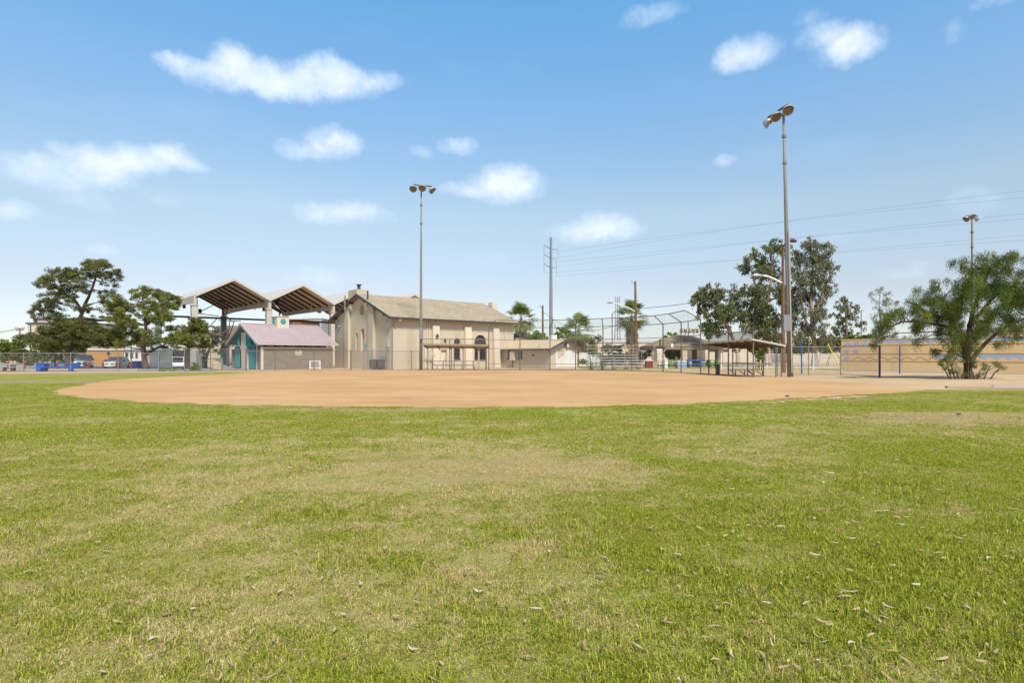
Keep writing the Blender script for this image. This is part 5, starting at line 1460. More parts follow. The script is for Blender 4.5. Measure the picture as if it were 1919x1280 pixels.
# big pine, left
tree('pine_tree', 'tall open-crowned pine leaning right behind the blue picnic table', 'tree', 73,
     [(129, 692), (130, 660), (133, 636), (150, 598), (158, 575), (168, 553), (177, 530), (183, 508)],
     [(183, 494, 20, 8, 1.2), (200, 500, 20, 9, 1.2), (215, 512, 14, 12), (190, 515, 22, 12), (168, 505, 15, 10), (150, 512, 20, 12, 1.2), (130, 520, 22, 12, 1.2), (112, 510, 10, 7, 1.2), (85, 523, 14, 9, 1.2), (97, 533, 16, 9), (115, 540, 20, 10, 1.2),
      (92, 547, 14, 7), (140, 540, 22, 10, .8), (165, 535, 18, 10, .8), (205, 530, 14, 8, .8), (190, 545, 12, 7, .5), (120, 560, 26, 10, 1.1), (80, 567, 15, 8), (98, 575, 24, 10, 1.2), (75, 587, 14, 6, 1.1), (105, 592, 24, 8, 1.1), (135, 580, 18, 9, .8),
      (210, 548, 14, 5, .6), (185, 562, 18, 6, .8), (200, 560, 18, 6, .7), (190, 580, 26, 7, .4), (185, 597, 22, 5, .5), (150, 610, 36, 12, 1.6), (118, 614, 32, 14, 1.7), (184, 620, 32, 13, 1.7), (200, 636, 28, 12, 1.8), (160, 633, 34, 14, 1.8), (228, 628, 16, 9, 1.4), (90, 622, 24, 12, 1.5),
      (70, 637, 24, 9, 1.5), (95, 640, 26, 10, 1.5), (60, 632, 12, 6, 1.3), (120, 640, 24, 12, 1.3), (210, 640, 22, 9, 1.4), (225, 645, 20, 7, 1.4), (100, 655, 14, 8, 1.0), (150, 648, 20, 8, 1.2)],
     M['pine'], M['bark'], .34, (.17, .036), .44, 90, 1.75, 0, 1.0, 11, branch=.08,
     extra_trunks=[[(131, 650), (122, 630), (104, 612), (82, 596)], [(155, 583), (140, 562), (118, 548), (95, 530)], [(158, 574), (178, 568)]], from_h=.3, squash=.7)
tree('pine_tree', 'rounded green pine with a leaning trunk beside the white enclosure', 'tree', 70,
     [(274, 694), (272, 676), (270, 660), (270, 640), (274, 615), (272, 585), (268, 560)],
     [(268, 547, 16, 8, 1.2), (285, 550, 16, 9, 1.2), (300, 552, 15, 9), (314, 560, 16, 10, 1.2), (322, 575, 12, 9, 1.2), (328, 590, 8, 10), (245, 552, 14, 8), (228, 560, 12, 8), (222, 572, 16, 12, 1.3), (214, 580, 12, 10, 1.2), (240, 580, 16, 12, 1.2),
      (260, 575, 18, 14, .8), (290, 575, 20, 14, .9), (305, 595, 22, 12, 1.2), (230, 598, 16, 10, 1.2), (250, 605, 20, 12, 1.1), (265, 600, 14, 10, .6), (240, 622, 18, 8, .9), (222, 612, 12, 6), (262, 628, 18, 10, 1.2), (292, 622, 20, 8, .5), (315, 615, 16, 8, .9),
      (318, 632, 16, 9, 1.3), (325, 640, 10, 8, 1.2), (298, 640, 18, 8, 1.1), (275, 645, 18, 8, 1.0), (250, 642, 14, 7, 1.2), (232, 645, 14, 6, 1.0), (305, 650, 12, 5, .6)],
     M['pine2'], M['bark'], .36, (.17, .036), .42, 90, 1.9, 0, 1.0, 12, branch=.08, extra_trunks=[[(274, 664), (284, 658), (300, 650), (316, 643)], [(272, 610), (286, 600), (300, 588), (314, 575)]], squash=.8)
tree('pine_tree', 'small dense yellowish-green pine in front of the first pavilion column', 'tree', 70,
     [(352, 694), (353, 670), (354, 650), (356, 625), (360, 610)],
     [(357, 604, 12, 9, 1.3), (370, 605, 11, 10, 1.3), (380, 614, 10, 12, 1.3), (384, 628, 8, 12, 1.2), (362, 618, 18, 10, 1.3), (345, 614, 10, 8, 1.2), (340, 628, 14, 10, 1.2), (362, 636, 20, 10, 1.3), (376, 643, 14, 8, 1.2), (345, 645, 14, 7, 1.2), (362, 649, 12, 5, 1.0)],
     M['pine2'], M['bark'], .26, (.16, .036), .34, 60, 1.9, 0, .9, 13, branch=.07)
tree('olive_tree', 'loose grey-green olive tree between the small pine and the teal column', 'tree', 74,
     [(385, 692), (387, 672), (392, 655), (398, 640), (402, 628)],
     [(400, 618, 9, 8), (408, 628, 9, 9), (396, 632, 12, 10), (412, 642, 8, 8), (400, 648, 14, 9), (388, 645, 8, 8), (405, 660, 12, 6), (392, 660, 10, 5), (385, 632, 7, 8)],
     M['olive'], M['bark'], .2, (.16, .07), .32, 30, 1.1, 0, .8, 14, branch=.05)
# scrub and trees far left
def bush(label, D, items, mt, seed, name='bush', leaf=(.22, .12), sub=.5, per=26, dens=1.4, cat='bush', group=None, depth=1.0):
    px = sum(i[0] for i in items) / len(items)
    t = thing(name, label, cat, (gx(px, D), D, 0), group=group)
    r = np.random.default_rng(seed); cen, rad = [], []; bb = WMB(); rp = random.Random(seed)
    for it in items:
        px_, py_, rx, ry = it[:4]; kd = it[4] if len(it) > 4 else 1
        c = at(px_, py_, D); a_, b_ = rx / F * D, ry / F * D
        ns = max(3, int(dens * kd * a_ * b_ / (sub * sub) * 3.2))
        root_ = Vector((gx(px, D) * .3 + c.x * .7, D, 0))
        bb.path([root_, root_.lerp(c, .5) + Vector((0, 0, .1)), c], [.05, .035, .015], 5)
        for _ in range(ns):
            v = r.normal(0, 1, 3); v /= np.linalg.norm(v); v *= r.random() ** .38
            p = np.array([c.x + v[0] * a_, c.y + v[1] * (a_ * .7 + .2) * depth, max(.12, c.z + v[2] * b_)])
            cen.append(p); rad.append(sub * r.uniform(.6, 1.2))
            if rp.random() < .25: bb.path([root_.lerp(c, .6), Vector(p)], [.02, .008], 4)
    bb.build('branches', M['bark'], t, fix=False)
    leaves('foliage', np.array(cen), np.array(rad), per, leaf, mt, t, 0, seed, .8)
    return t
bush('wide mesquite thicket at the far left beyond the car park', 112, [(-20, 655, 26, 14), (8, 652, 24, 13), (30, 650, 20, 13), (10, 668, 26, 8), (38, 664, 20, 9), (-30, 668, 24, 8), (50, 672, 16, 7)], M['mesq_dk'], 21, 'mesquite', (.3, .15), .8, 110)
bush('bright green bush below the tall pine, left of its trunk', 84, [(75, 655, 16, 14), (88, 630, 14, 12), (98, 650, 16, 14), (75, 672, 16, 9), (100, 671, 16, 9), (115, 660, 12, 14)], M['mesq_dk'], 22, leaf=(.24, .12), per=44, sub=.6)
bush('dull green scrub between the pine trunk and the grey car', 92, [(120, 676, 14, 7), (138, 668, 12, 12), (60, 675, 12, 8), (148, 655, 14, 10), (165, 645, 14, 7)], M['mesq_dk'], 23, leaf=(.26, .13), per=44, sub=.6)
t = thing('mesquite', 'small bare-stemmed dark tree in front of the mesquite thicket', 'tree', (gx(104, 77), 77, 0))
b_ = WMB(); b_.path([(gx(104, 77), 77, 0), at(103, 672, 77), at(101, 655, 77), at(98, 642, 77)], [.18, .14, .1, .05], 7); b_.path([at(103, 668, 77), at(108, 655, 77), at(114, 645, 77)], [.1, .07, .04], 6); b_.build('trunk', M['bark'], t)
leaves('crown', np.array([at(98 + dx, 645 + dy, 77) for dx, dy in ((-8, 0), (-3, -5), (3, 2), (10, -2), (14, 4), (6, 8), (-6, 8), (0, 12))]), .7, 90, (.2, .09), M['mesq_dk'], t, 0, 24)
bush('low green shrub at the fence beside the gate', 60.3, [(366, 686, 6, 7), (372, 689, 5, 5), (360, 690, 4, 4)], M['lime'], 25, leaf=(.10, .05), sub=.16, per=30)
bush('yellowish weeds at the foot of the gate fence', 59.5, [(306, 692, 7, 2.6), (318, 692.5, 7, 2.2), (330, 692.5, 5, 1.8)], M['lime'], 26, 'weeds', (.10, .03), .14, 30, cat='weeds')

# ------------------------------------------------------------ palms
def palm(label, base_px, D, hc_px, R_px, seed, skirt=1.0, dead_low=None):
    cpx, cpy = hc_px
    t = thing('palm_tree', label, 'palm', (gx(base_px, D), D, 0), group='fan palms behind the backstop')
    C0 = at(cpx, cpy, D); B0 = Vector((gx(base_px, D), D, 0))
    tk = WMB(); tk.path([B0, B0.lerp(C0, .4), B0.lerp(C0, .8), C0], [.42, .34, .30, .25], 12); tk.build('trunk', M['bark_palm'], t, smooth=True)
    r = np.random.default_rng(seed); Rr = R_px / F * D
    def fronds(n, elo, ehi, plen, flen, mt, nm, wav=0.0, zdrop=0.0):
        V, Fc, lc, lh = [], [], [], []
        flen = flen * (1.0 if mt is M['frond'] else .8)
        def quad(a, b, c, d, v, h):
            o = len(V); V.extend([a, b, c, d]); Fc.append((o, o + 1, o + 2, o + 3)); lc.extend([v] * 4); lh.extend([h] * 4)
        for k in range(n):
            azf = 2 * math.pi * (k * .618 + r.uniform(-.04, .04)); e = R(r.uniform(elo, ehi))
            d = np.array([math.cos(azf) * math.cos(e), math.sin(azf) * math.cos(e), math.sin(e)])
            side = np.array([-math.sin(azf), math.cos(azf), 0]); up = np.cross(side, d) * -1
            if up[2] < 0: up = -up
            L1 = plen * r.uniform(.8, 1.15); L2 = flen * r.uniform(.85, 1.15)
            base = np.array(C0) + np.array([0, 0, -zdrop * r.random()]) ; hub = base + d * L1 + np.array([0, 0, -.08 * L1 * math.cos(e)])
            sh_ = r.random(); hu = max(0, r.normal(.12, .15))
            quad(base - side * .03, base + side * .03, hub + side * .025, hub - side * .025, .9, .6)
            ns = 17
            for s_ in range(ns):
                a_ = (s_ / (ns - 1) - .5) * R(230)
                dd = d * math.cos(a_) + side * math.sin(a_)
                Ls = L2 * (.72 + .28 * math.cos(a_ * .8)) * r.uniform(.9, 1.08)
                pv_ = np.cross(dd, up); pv_ /= np.linalg.norm(pv_) + 1e-9
                w_ = .06 * Rr / 2.4
                m_ = hub + dd * Ls * .55 + up * .05 * Ls
                drop = np.array([0, 0, -1.0]) * Ls * r.uniform(.10, .32)
                tip = hub + dd * Ls + drop
                v = min(1, max(0, sh_ * .6 + r.random() * .4))
                quad(hub - pv_ * .01, hub + pv_ * .01, m_ + pv_ * w_, m_ - pv_ * w_, v, hu)
                quad(m_ - pv_ * w_, m_ + pv_ * w_, tip + pv_ * .008, tip - pv_ * .008, v, hu)
        me = bpy.data.meshes.new(nm); inv = pmat(t).inverted()
        me.from_pydata([tuple(inv @ Vector(p)) for p in V], [], Fc)
        for an, vals in (('lc', lc), ('lh', lh)):
            a_ = me.attributes.new(an, 'FLOAT', 'POINT'); a_.data.foreach_set('value', vals)
        me.materials.append(mt); o = bpy.data.objects.new(nm, me); COL.objects.link(o); o.parent = t
    fronds(24, -10, 85, Rr * .58, Rr * .46, M['frond'], 'fronds')
    fronds(20, -40, -5, Rr * .56, Rr * .46, M['frond'], 'fronds', zdrop=.5)
    fronds(int(34 * skirt), -88, -58, Rr * .35, Rr * .5, M['frond_dead'], 'dead_fronds', zdrop=Rr * .95 * skirt)
    return t
palm('fan palm with tan skirt rising directly behind the right end of the hall roof', 978, 92, (977, 597), 35, 31)
palm('fan palm behind the annex gable with a long brown skirt of dead fronds', 1090, 88, (1085, 617), 35, 32, 1.2)
palm('fan palm crossed by the wooden utility pole behind the bleachers', 1184, 90, (1184, 592), 36, 33, 1.2)
bush('bright lime-green bushy tree between the hall roof and the transmission pole', 100, [(992, 632, 12, 7), (1008, 628, 14, 10), (1022, 632, 10, 8), (1005, 640, 20, 10), (1000, 660, 20, 12)], M['lime'], 27, 'bushy_tree', (.28, .16), .55, 30, cat='tree')
tree('broadleaf_tree', 'dark green tree with bare pale twigs just right of the transmission pole', 'tree', 98, [(1050, 690), (1050, 650), (1046, 625), (1038, 605)],
     [(1052, 618, 9, 7), (1062, 624, 9, 8), (1044, 628, 8, 7), (1056, 636, 12, 7), (1066, 636, 8, 8), (1048, 645, 12, 6)], M['lime'], M['bark_pale'], .16, (.28, .16), .42, 26, 1.2, 0, .8, 28, branch=.06)
bush('leafy green tree behind the right side of the annex gable', 82, [(1112, 640, 9, 10, .7), (1122, 632, 7, 6, .5), (1106, 658, 12, 8), (1096, 680, 10, 6, .8), (1118, 664, 9, 8)], M['mesq_dk'], 29, 'bushy_tree', (.24, .14), .45, 26, cat='tree')
bush('dark hedge-like shrubs behind the bleachers', 92, [(1140, 655, 14, 9), (1160, 652, 12, 8), (1130, 672, 16, 10), (1155, 670, 18, 10), (1180, 668, 16, 9), (1200, 668, 12, 9), (1215, 662, 9, 6)], M['mesq_dk'], 30, 'shrubs', (.26, .14), .5, 26)
bush('green tree showing under the picnic shelter roof', 90, [(1258, 656, 12, 8), (1270, 652, 10, 8), (1262, 668, 12, 7), (1252, 663, 8, 6), (1276, 663, 8, 8)], M['mesq_dk'], 34, 'bushy_tree', (.24, .14), .45, 28, cat='tree')
bush('sparse treetop peeking over the left end of the shelter roof', 110, [(1256, 627, 4, 3, .8), (1266, 626, 4, 4, .8), (1248, 632, 5, 3), (1274, 632, 8, 4)], M['lime'], 35, 'bushy_tree', (.3, .18), .4, 24, cat='tree')
bush('small dark green shrub in front of the white picket fence', 63.5, [(1424, 666, 7, 9), (1430, 656, 8, 8), (1420, 680, 5, 6, .7), (1415, 660, 5, 6)], M['mesq_dk'], 36, leaf=(.16, .08), sub=.3)

# ------------------------------------------------------------ eucalyptus
tree('eucalyptus_tree', 'eucalyptus leaning left above the picnic shelter, with drooping leaves', 'tree', 82,
     [(1384, 690), (1382, 660), (1376, 640), (1368, 622), (1360, 608), (1352, 592), (1345, 575)],
     [(1340, 540, 14, 10, 1.2), (1350, 552, 14, 10, 1.2), (1325, 547, 16, 10, 1.2), (1310, 555, 14, 10, 1.2), (1302, 565, 8, 10, .9), (1335, 565, 20, 12, 1.3), (1355, 575, 16, 14, 1.2), (1325, 582, 14, 14, 1.1), (1342, 592, 16, 16, 1.3), (1330, 608, 14, 14, 1.3), (1345, 615, 14, 12, 1.1), (1360, 590, 10, 12, 1.0), (1325, 625, 8, 9, 1.2), (1372, 600, 12, 12), (1380, 590, 12, 10)],
     M['gum'], M['bark_pale'], .30, (.28, .07), .46, 42, 1.3, .22, 1.0, 41, branch=.10, extra_trunks=[[(1376, 640), (1368, 615), (1358, 598), (1352, 590)], [(1380, 650), (1392, 630), (1400, 605)]])
tree('eucalyptus_tree', 'big dark green eucalyptus directly left of the floodlight pole', 'tree', 86,
     [(1440, 692), (1440, 660), (1438, 630), (1432, 600), (1438, 565), (1445, 530), (1448, 500)],
     [(1452, 458, 16, 8, 1.1), (1464, 466, 12, 12, 1.1), (1440, 468, 14, 9), (1410, 475, 9, 9, 1.2), (1395, 485, 10, 7, 1.1), (1405, 497, 12, 12, 1.1), (1425, 490, 14, 12, 1.1), (1445, 490, 18, 14, 1.2), (1430, 508, 18, 12, 1.3), (1455, 512, 16, 14, 1.2), (1390, 542, 14, 12, 1.2), (1382, 552, 10, 10), (1405, 548, 18, 14, 1.3), (1425, 545, 18, 16, 1.2),
      (1450, 545, 18, 16, 1.1), (1395, 570, 16, 12, 1.2), (1415, 572, 20, 16, 1.4), (1440, 575, 20, 16, 1.3), (1400, 592, 14, 12, 1.1), (1425, 600, 22, 16, 1.4), (1450, 605, 18, 16, 1.3), (1410, 618, 16, 14, 1.1), (1435, 628, 20, 14, 1.3), (1455, 635, 14, 14, 1.2), (1412, 640, 12, 9, .9), (1390, 610, 8, 12, .8), (1465, 560, 12, 20, 1.2), (1466, 590, 12, 18, 1.2)],
     M['gum'], M['bark_pale'], .42, (.28, .07), .50, 44, 1.35, .22, 1.1, 42, branch=.13, extra_trunks=[[(1439, 640), (1422, 615), (1408, 590), (1398, 565)], [(1436, 600), (1422, 560), (1412, 520), (1405, 495)]])
tree('eucalyptus_tree', 'tall greyish eucalyptus right of the floodlight pole, brown hanging leaves', 'tree', 84,
     [(1528, 692), (1527, 665), (1526, 640), (1522, 600), (1520, 560), (1522, 520), (1524, 480)],
     [(1522, 448, 9, 8, 1.1), (1520, 462, 14, 10, 1.2), (1535, 470, 13, 10, 1.1), (1505, 460, 10, 8), (1500, 478, 14, 12, 1.1), (1520, 485, 18, 14, 1.2), (1542, 482, 13, 12, 1.1), (1553, 490, 8, 8), (1500, 500, 16, 14, 1.2), (1525, 508, 18, 16, 1.2), (1545, 505, 12, 10), (1495, 525, 16, 16, 1.2), (1515, 532, 16, 16, 1.1), (1540, 528, 12, 10, .9), (1548, 522, 10, 8, .8), (1500, 552, 18, 16, 1.3), (1525, 558, 16, 16, 1.2),
      (1548, 545, 10, 12, 1.0), (1558, 540, 8, 10, 1.0), (1545, 570, 8, 14, .8), (1495, 580, 16, 16, 1.3), (1518, 588, 16, 14, 1.2), (1540, 590, 10, 12, .9), (1500, 610, 18, 16, 1.3), (1525, 615, 16, 14, 1.2), (1495, 635, 16, 14, 1.2), (1515, 645, 16, 12, 1.2), (1535, 632, 12, 12, 1.0), (1550, 640, 14, 10, 1.0)],
     M['gum2'], M['bark_pale'], .42, (.28, .06), .48, 44, 1.25, .26, 1.1, 43, branch=.12, extra_trunks=[[(1526, 640), (1510, 600), (1502, 560), (1500, 520)], [(1522, 590), (1538, 560), (1550, 530)]])
bush('dark undergrowth beneath the big eucalyptus trees', 90, [(1400, 648, 14, 10), (1430, 652, 20, 10), (1500, 655, 24, 10), (1540, 648, 20, 10), (1565, 640, 16, 9), (1595, 635, 16, 8), (1620, 634, 12, 6), (1560, 655, 12, 7), (1470, 655, 16, 10)], M['mesq_dk'], 44, 'undergrowth', (.3, .14), .6, 44, 2.0)
tree('eucalyptus_tree', 'small slender eucalyptus above the left end of the painted wall', 'tree', 95,
     [(1590, 690), (1589, 650), (1587, 620), (1585, 590), (1588, 570)],
     [(1588, 560, 10, 8, 1.1), (1578, 572, 9, 9), (1597, 572, 9, 9), (1586, 580, 14, 10, 1.1), (1572, 590, 10, 8, .9), (1600, 590, 12, 9, .9), (1588, 600, 14, 10, 1.1), (1605, 610, 10, 9), (1580, 615, 12, 10, 1.1), (1595, 625, 16, 9, 1.1), (1570, 620, 8, 9, .8)],
     M['gum2'], M['bark_pale'], .26, (.28, .08), .42, 26, 1.0, .18, .9, 45, branch=.07)
tree('eucalyptus_tree', 'wispy grey tree behind the painted wall, left of the mesquite', 'tree', 90,
     [(1655, 690), (1654, 640), (1650, 600), (1648, 570), (1650, 548)],
     [(1650, 542, 10, 7, .8), (1642, 552, 9, 8, .8), (1660, 555, 12, 9, .8), (1650, 566, 12, 9, .9), (1668, 570, 10, 8, .7), (1642, 582, 8, 10, .8), (1658, 588, 12, 10, .9), (1640, 606, 8, 9, .8), (1665, 610, 12, 12, .9), (1645, 628, 12, 9, 1.0), (1680, 630, 16, 9, 1.0), (1700, 634, 14, 7, 1.0)],
     M['gum2'], M['bark_pale'], .16, (.26, .03), .55, 60, .9, .22, .9, 46, branch=.05)
# ------------------------------------------------------------ the mesquite at right
tree('mesquite_tree', 'large feathery mesquite with sweeping branches and dark multi-stem trunk', 'tree', 40,
     [(1817, 711), (1815, 690), (1812, 665), (1815, 640), (1818, 610), (1825, 580), (1838, 545), (1850, 515)],
     [(1815, 488, 18, 8, .9), (1840, 482, 20, 9, 1.0), (1870, 478, 20, 9, 1.0), (1905, 482, 22, 10, 1.0), (1940, 490, 24, 14), (1800, 505, 14, 9, .8), (1825, 505, 20, 12, 1.2), (1855, 502, 22, 12, 1.2), (1890, 505, 22, 12, 1.2), (1925, 515, 20, 14, 1.1), (1960, 520, 24, 20),
      (1745, 540, 14, 7, .8), (1770, 530, 20, 10, 1.0), (1795, 530, 20, 12, 1.2), (1825, 530, 22, 14, 1.3), (1860, 535, 24, 16, 1.3), (1895, 535, 22, 16, 1.2), (1930, 545, 22, 18, 1.1), (1740, 560, 16, 9, 1.1), (1765, 555, 20, 12, 1.4), (1790, 558, 18, 14, 1.3), (1740, 580, 14, 10, 1.3), (1758, 585, 18, 14, 1.4), (1785, 585, 18, 14, 1.2), (1815, 565, 20, 14, 1.2),
      (1880, 560, 22, 14, 1.2), (1850, 565, 18, 12, 1.0), (1910, 565, 20, 14, .9), (1745, 605, 14, 10, 1.2), (1775, 608, 16, 12, 1.2), (1800, 600, 16, 12, 1.0), (1835, 595, 14, 12, .9), (1865, 590, 14, 9, .7), (1765, 628, 12, 9, 1.0), (1785, 635, 14, 12, 1.1), (1800, 625, 12, 12, 1.0), (1830, 625, 16, 12, 1.0), (1850, 618, 14, 10, .8), (1795, 655, 12, 10, .9), (1830, 650, 14, 10, .9), (1812, 645, 12, 12, .8),
      (1660, 585, 12, 9, 1.1), (1655, 600, 12, 12, 1.2), (1672, 592, 16, 10, 1.1), (1668, 615, 12, 14, 1.3), (1660, 635, 8, 10, .9), (1690, 580, 14, 7, .7), (1705, 568, 14, 6, .5), (1715, 590, 14, 7, .6), (1895, 600, 16, 8, .6), (1920, 610, 14, 9, .6), (1870, 612, 12, 6, .5), (1725, 565, 10, 8, .7), (1728, 600, 8, 10, .8), (1800, 575, 20, 14), (1770, 572, 18, 14), (1845, 548, 20, 14), (1880, 535, 22, 14), (1812, 545, 20, 12), (1752, 566, 14, 12), (1830, 575, 14, 12), (1790, 615, 14, 14), (1815, 610, 12, 14, .8), (1698, 588, 12, 9, .9), (1715, 602, 12, 9, .9), (1732, 612, 12, 10), (1742, 632, 10, 9, .7), (1758, 645, 8, 9, .7), (1775, 655, 10, 8, .8), (1890, 585, 16, 14, .8), (1912, 590, 16, 18, .8), (1935, 585, 18, 26, .9), (1885, 622, 12, 12, .6), (1908, 628, 12, 12, .6), (1862, 600, 14, 14, .8), (1850, 640, 12, 10, .7), (1845, 612, 14, 12, .8)],
     M['mesq'], M['bark'], .27, (.13, .0125), .38, 210, 1.6, .26, 1.0, 51, branch=.034, grow=1.16,
     extra_trunks=[[(1815, 690), (1825, 670), (1850, 640), (1880, 615), (1925, 595), (1960, 590)], [(1813, 668), (1800, 630), (1785, 598), (1765, 560)], [(1812, 690), (1808, 655), (1795, 615), (1720, 602), (1690, 603), (1672, 612)], [(1818, 610), (1835, 590), (1860, 560), (1900, 525)], [(1784, 598), (1740, 590), (1718, 570), (1700, 566)]], from_h=.2)
bush('spiky low suckers around the foot of the mesquite trunk', 39.6, [(1780, 676, 20, 10, .9), (1765, 685, 12, 6, .5), (1790, 692, 18, 8, .8), (1840, 690, 16, 8, .7), (1858, 684, 14, 6, .5), (1800, 702, 14, 5, .9), (1838, 703, 14, 5, .9), (1875, 689, 8, 4, .4), (1770, 668, 10, 5, .4), (1820, 680, 12, 9, .6), (1815, 660, 12, 9, .5)], M['mesq_dk'], 52, 'shrub', (.15, .010), .26, 90, 1.1)
# distant tree line along the horizon
cen = []; r_ = np.random.default_rng(77)
for _ in range(2600):
    x = r_.uniform(-330, 330); yy = r_.uniform(215, 300) ; h = 1.0 + 4.2 * (0.5 + .5 * math.sin(x * .07) * math.sin(x * .023 + 1)) * r_.random() + 1.2 * r_.random()
    cen.append((x, yy, h))
o = leaves('distant_trees', np.array(cen), 1.4, 16, (1.0, .6), M['mesq_dk'], None, 0, 78)
tag(o, 'low hazy line of distant trees along the horizon', 'tree line', kind='stuff')
# ============================================================ PAINTED WALL
WL, WR = Vector((gx(1577, 62.5), 62.5, 0)), Vector((gx(1919, 51.3), 51.3, 0))
WR = WL + (WR - WL) * 1.35
wlen = (WR - WL).length; wang_ = math.atan2(WR.y - WL.y, WR.x - WL.x)
mw = thing('painted_wall', 'long ochre wall painted with blue zigzags and diamonds behind the mesquite', 'wall', WL, wang_)
WH = 3.22
def wx(px):  # distance along the wall for a bearing
    k = (px - CX) / F; d = (WR - WL).normalized(); return (k * WL.y - WL.x) / (d.x - k * d.y)
def wz(px, py): d = (WR - WL).normalized(); return gz(py, WL.y + d.y * wx(px))
x_step = wx(1869)
b_ = MB(); b_.box(0, x_step, 0, .3, 0, WH); b_.box(x_step + .001, wlen, 0, .3, 0, WH + .0); b_.build('wall', M['mural_tan'], mw)
gr = MB()
for z in (.98, 1.72, 2.62):
    gr.box(0.02, wlen, -.012, -.002, z - .025, z + .025)
gr.build('groove', M['mural_line'], mw)
zg_ = MB()
# dark zigzag line in the second band from below
x = wx(1598); k = 0
while x < wx(1745):
    z0, z1 = (1.12, 1.42) if k % 2 == 0 else (1.42, 1.12)
    zg_.bar((x, -.008, z0), (x + .55, -.008, z1), .006, .035); x += .55; k += 1
zg_.build('zigzag_line', M['mural_line'], mw)
# blue band with saw-tooth lower edge (upper: whole length, lower: right part)
def saw(xa, xb, ztop, zhi, zlo, st):
    m_ = MB(); x = xa
    m_.box(xa, xb, -.010, -.003, zhi, ztop)
    while x + st <= xb + .01:
        m_.prism([(x, zhi - .001), (x + st / 2, zlo), (x + st, zhi - .001)], 'y', -.010, -.003); x += st
    return m_
saw(wx(1631), wlen, WH - .01, WH - .16, WH - .42, 1.15).build('blue_band', M['mural_blue'], mw)
saw(wx(1751), wlen, 1.66, 1.52, 1.22, .85).build('blue_band', M['mural_blue'], mw)
for (px, z, m_) in ((1589.5, 2.82, 'mural_blue'), (1606, 2.84, 'mural_purple'), (1622, 2.84, 'mural_blue'), (1587.5, 2.05, 'mural_purple'), (1604, 2.05, 'mural_purple'), (1587.5, 1.32, 'mural_purple')):
    x = wx(px); d_ = MB(); d_.prism([(x - .34, z), (x, z - .27), (x + .34, z), (x, z + .27)], 'y', -.014, -.011 + .008); d_.build('diamond', M[m_], mw)
cp = MB(); cp.box(-.04, wlen, -.04, .34, WH + .003, WH + .08); cp.build('coping', M['mural_tan'], mw)
ft = MB(); ft.box(-.1, wlen, -1.6, -.02, 0, .03); tag(ft.build('footpath', M['concrete']), kind='structure')
bpy.data.objects['footpath'].location = WL; bpy.data.objects['footpath'].rotation_euler = (0, 0, wang_)
# building beyond the wall, seen through the tree
hb_ = thing('far_house', 'pale pinkish building half hidden behind the mesquite at the right edge', 'house', (gx(1905, 72), 72, 0))
b_ = WMB(); b_.box(gx(1880, 72), gx(1990, 72), 72, 80, 0, gz(618, 72)); b_.build('wall', M['peach_wall'], hb_)
b_ = WMB(); b_.box(gx(1878, 72), gx(1992, 72), 71.8, 80.2, gz(618, 72) + .003, gz(613, 72)); b_.build('roof', M['grey_roof'], hb_)
# wooden edging board on the grass
eb = WMB(); a, c = gp(1775, 727), gp(1965, 727)
eb.box(a[0], a[0] + 2.3, a[1] - .06, a[1] + .14, 0, .09); tag(eb.build('edging_board', M['weathered_wood']), 'short pale board at the left end of the lawn edging, right side', 'board')
eb = WMB(); eb.box(a[0] + 2.32, c[0] + 6, a[1] + .03, a[1] + .15, 0, .13); tag(eb.build('edging_board', M['concrete']), 'long low concrete curb edging the grass below the mesquite', 'curb')

# ============================================================ PICNIC SHELTER
sh_ = thing('picnic_shelter', 'picnic shelter with a broad brown hipped roof on thick tan pillars', 'shelter', (gx(1290, 84), 84, 0))
D = 84
x0, x1 = gx(1225, D), gx(1356, D); zb = gz(655, D); ze_ = gz(648, D); zp = gz(627.5, D)
b_ = WMB(); b_.box(x0, x1, D, D + 9, zb, ze_); b_.build('fascia', M['brown_tile'], sh_)
xa, xb = gx(1277, D), gx(1318, D); ym_ = D + 4.5
b_ = WMB(); V = [(x0, D, ze_ + .003), (x1, D, ze_ + .003), (x1, D + 9, ze_ + .003), (x0, D + 9, ze_ + .003), (gx(1252, D), D + 3.2, gz(636, D)), (gx(1338, D), D + 3.2, gz(636, D)), (gx(1338, D), D + 5.8, gz(636, D)), (gx(1252, D), D + 5.8, gz(636, D)),
     (gx(1282, D), ym_ - .2, gz(626.5, D)), (gx(1312, D), ym_ - .2, gz(626.5, D)), (gx(1312, D), ym_ + .2, gz(626.5, D)), (gx(1282, D), ym_ + .2, gz(626.5, D))]
b_.add(V, [(3, 2, 1, 0), (0, 1, 5, 4), (1, 2, 6, 5), (2, 3, 7, 6), (3, 0, 4, 7), (4, 5, 9, 8), (5, 6, 10, 9), (6, 7, 11, 10), (7, 4, 8, 11), (8, 9, 10, 11)]); b_.build('roof', M['brown_tile'], sh_)
for px, dd in ((1227, .5), (1283, .4), (1302, 7.5), (1350, .5), (1228, 8), (1345, 8)):
    hw = .34 if dd < 1 else .3
    b_ = WMB(); x = gx(px, D + dd); b_.box(x - hw, x + hw, D + dd - .3, D + dd + .3, 0, zb - .003); b_.build('pillar', M['stucco'] if dd < 1 else M['bark_palm'], sh_)
b_ = WMB(); b_.box(gx(1224, 87), gx(1240, 87), 82.4, 83.3, gz(648.5, 83), gz(635.5, 83)); b_.build('parapet_block', M['brown_tile'], sh_)
nt = WMB(); x = gx(1260, D); nt.box(x - .16, x + .16, D - .05, D - .005, gz(652.5, D), gz(643.8, D)); nt.build('notice', M['sign_white'], sh_)
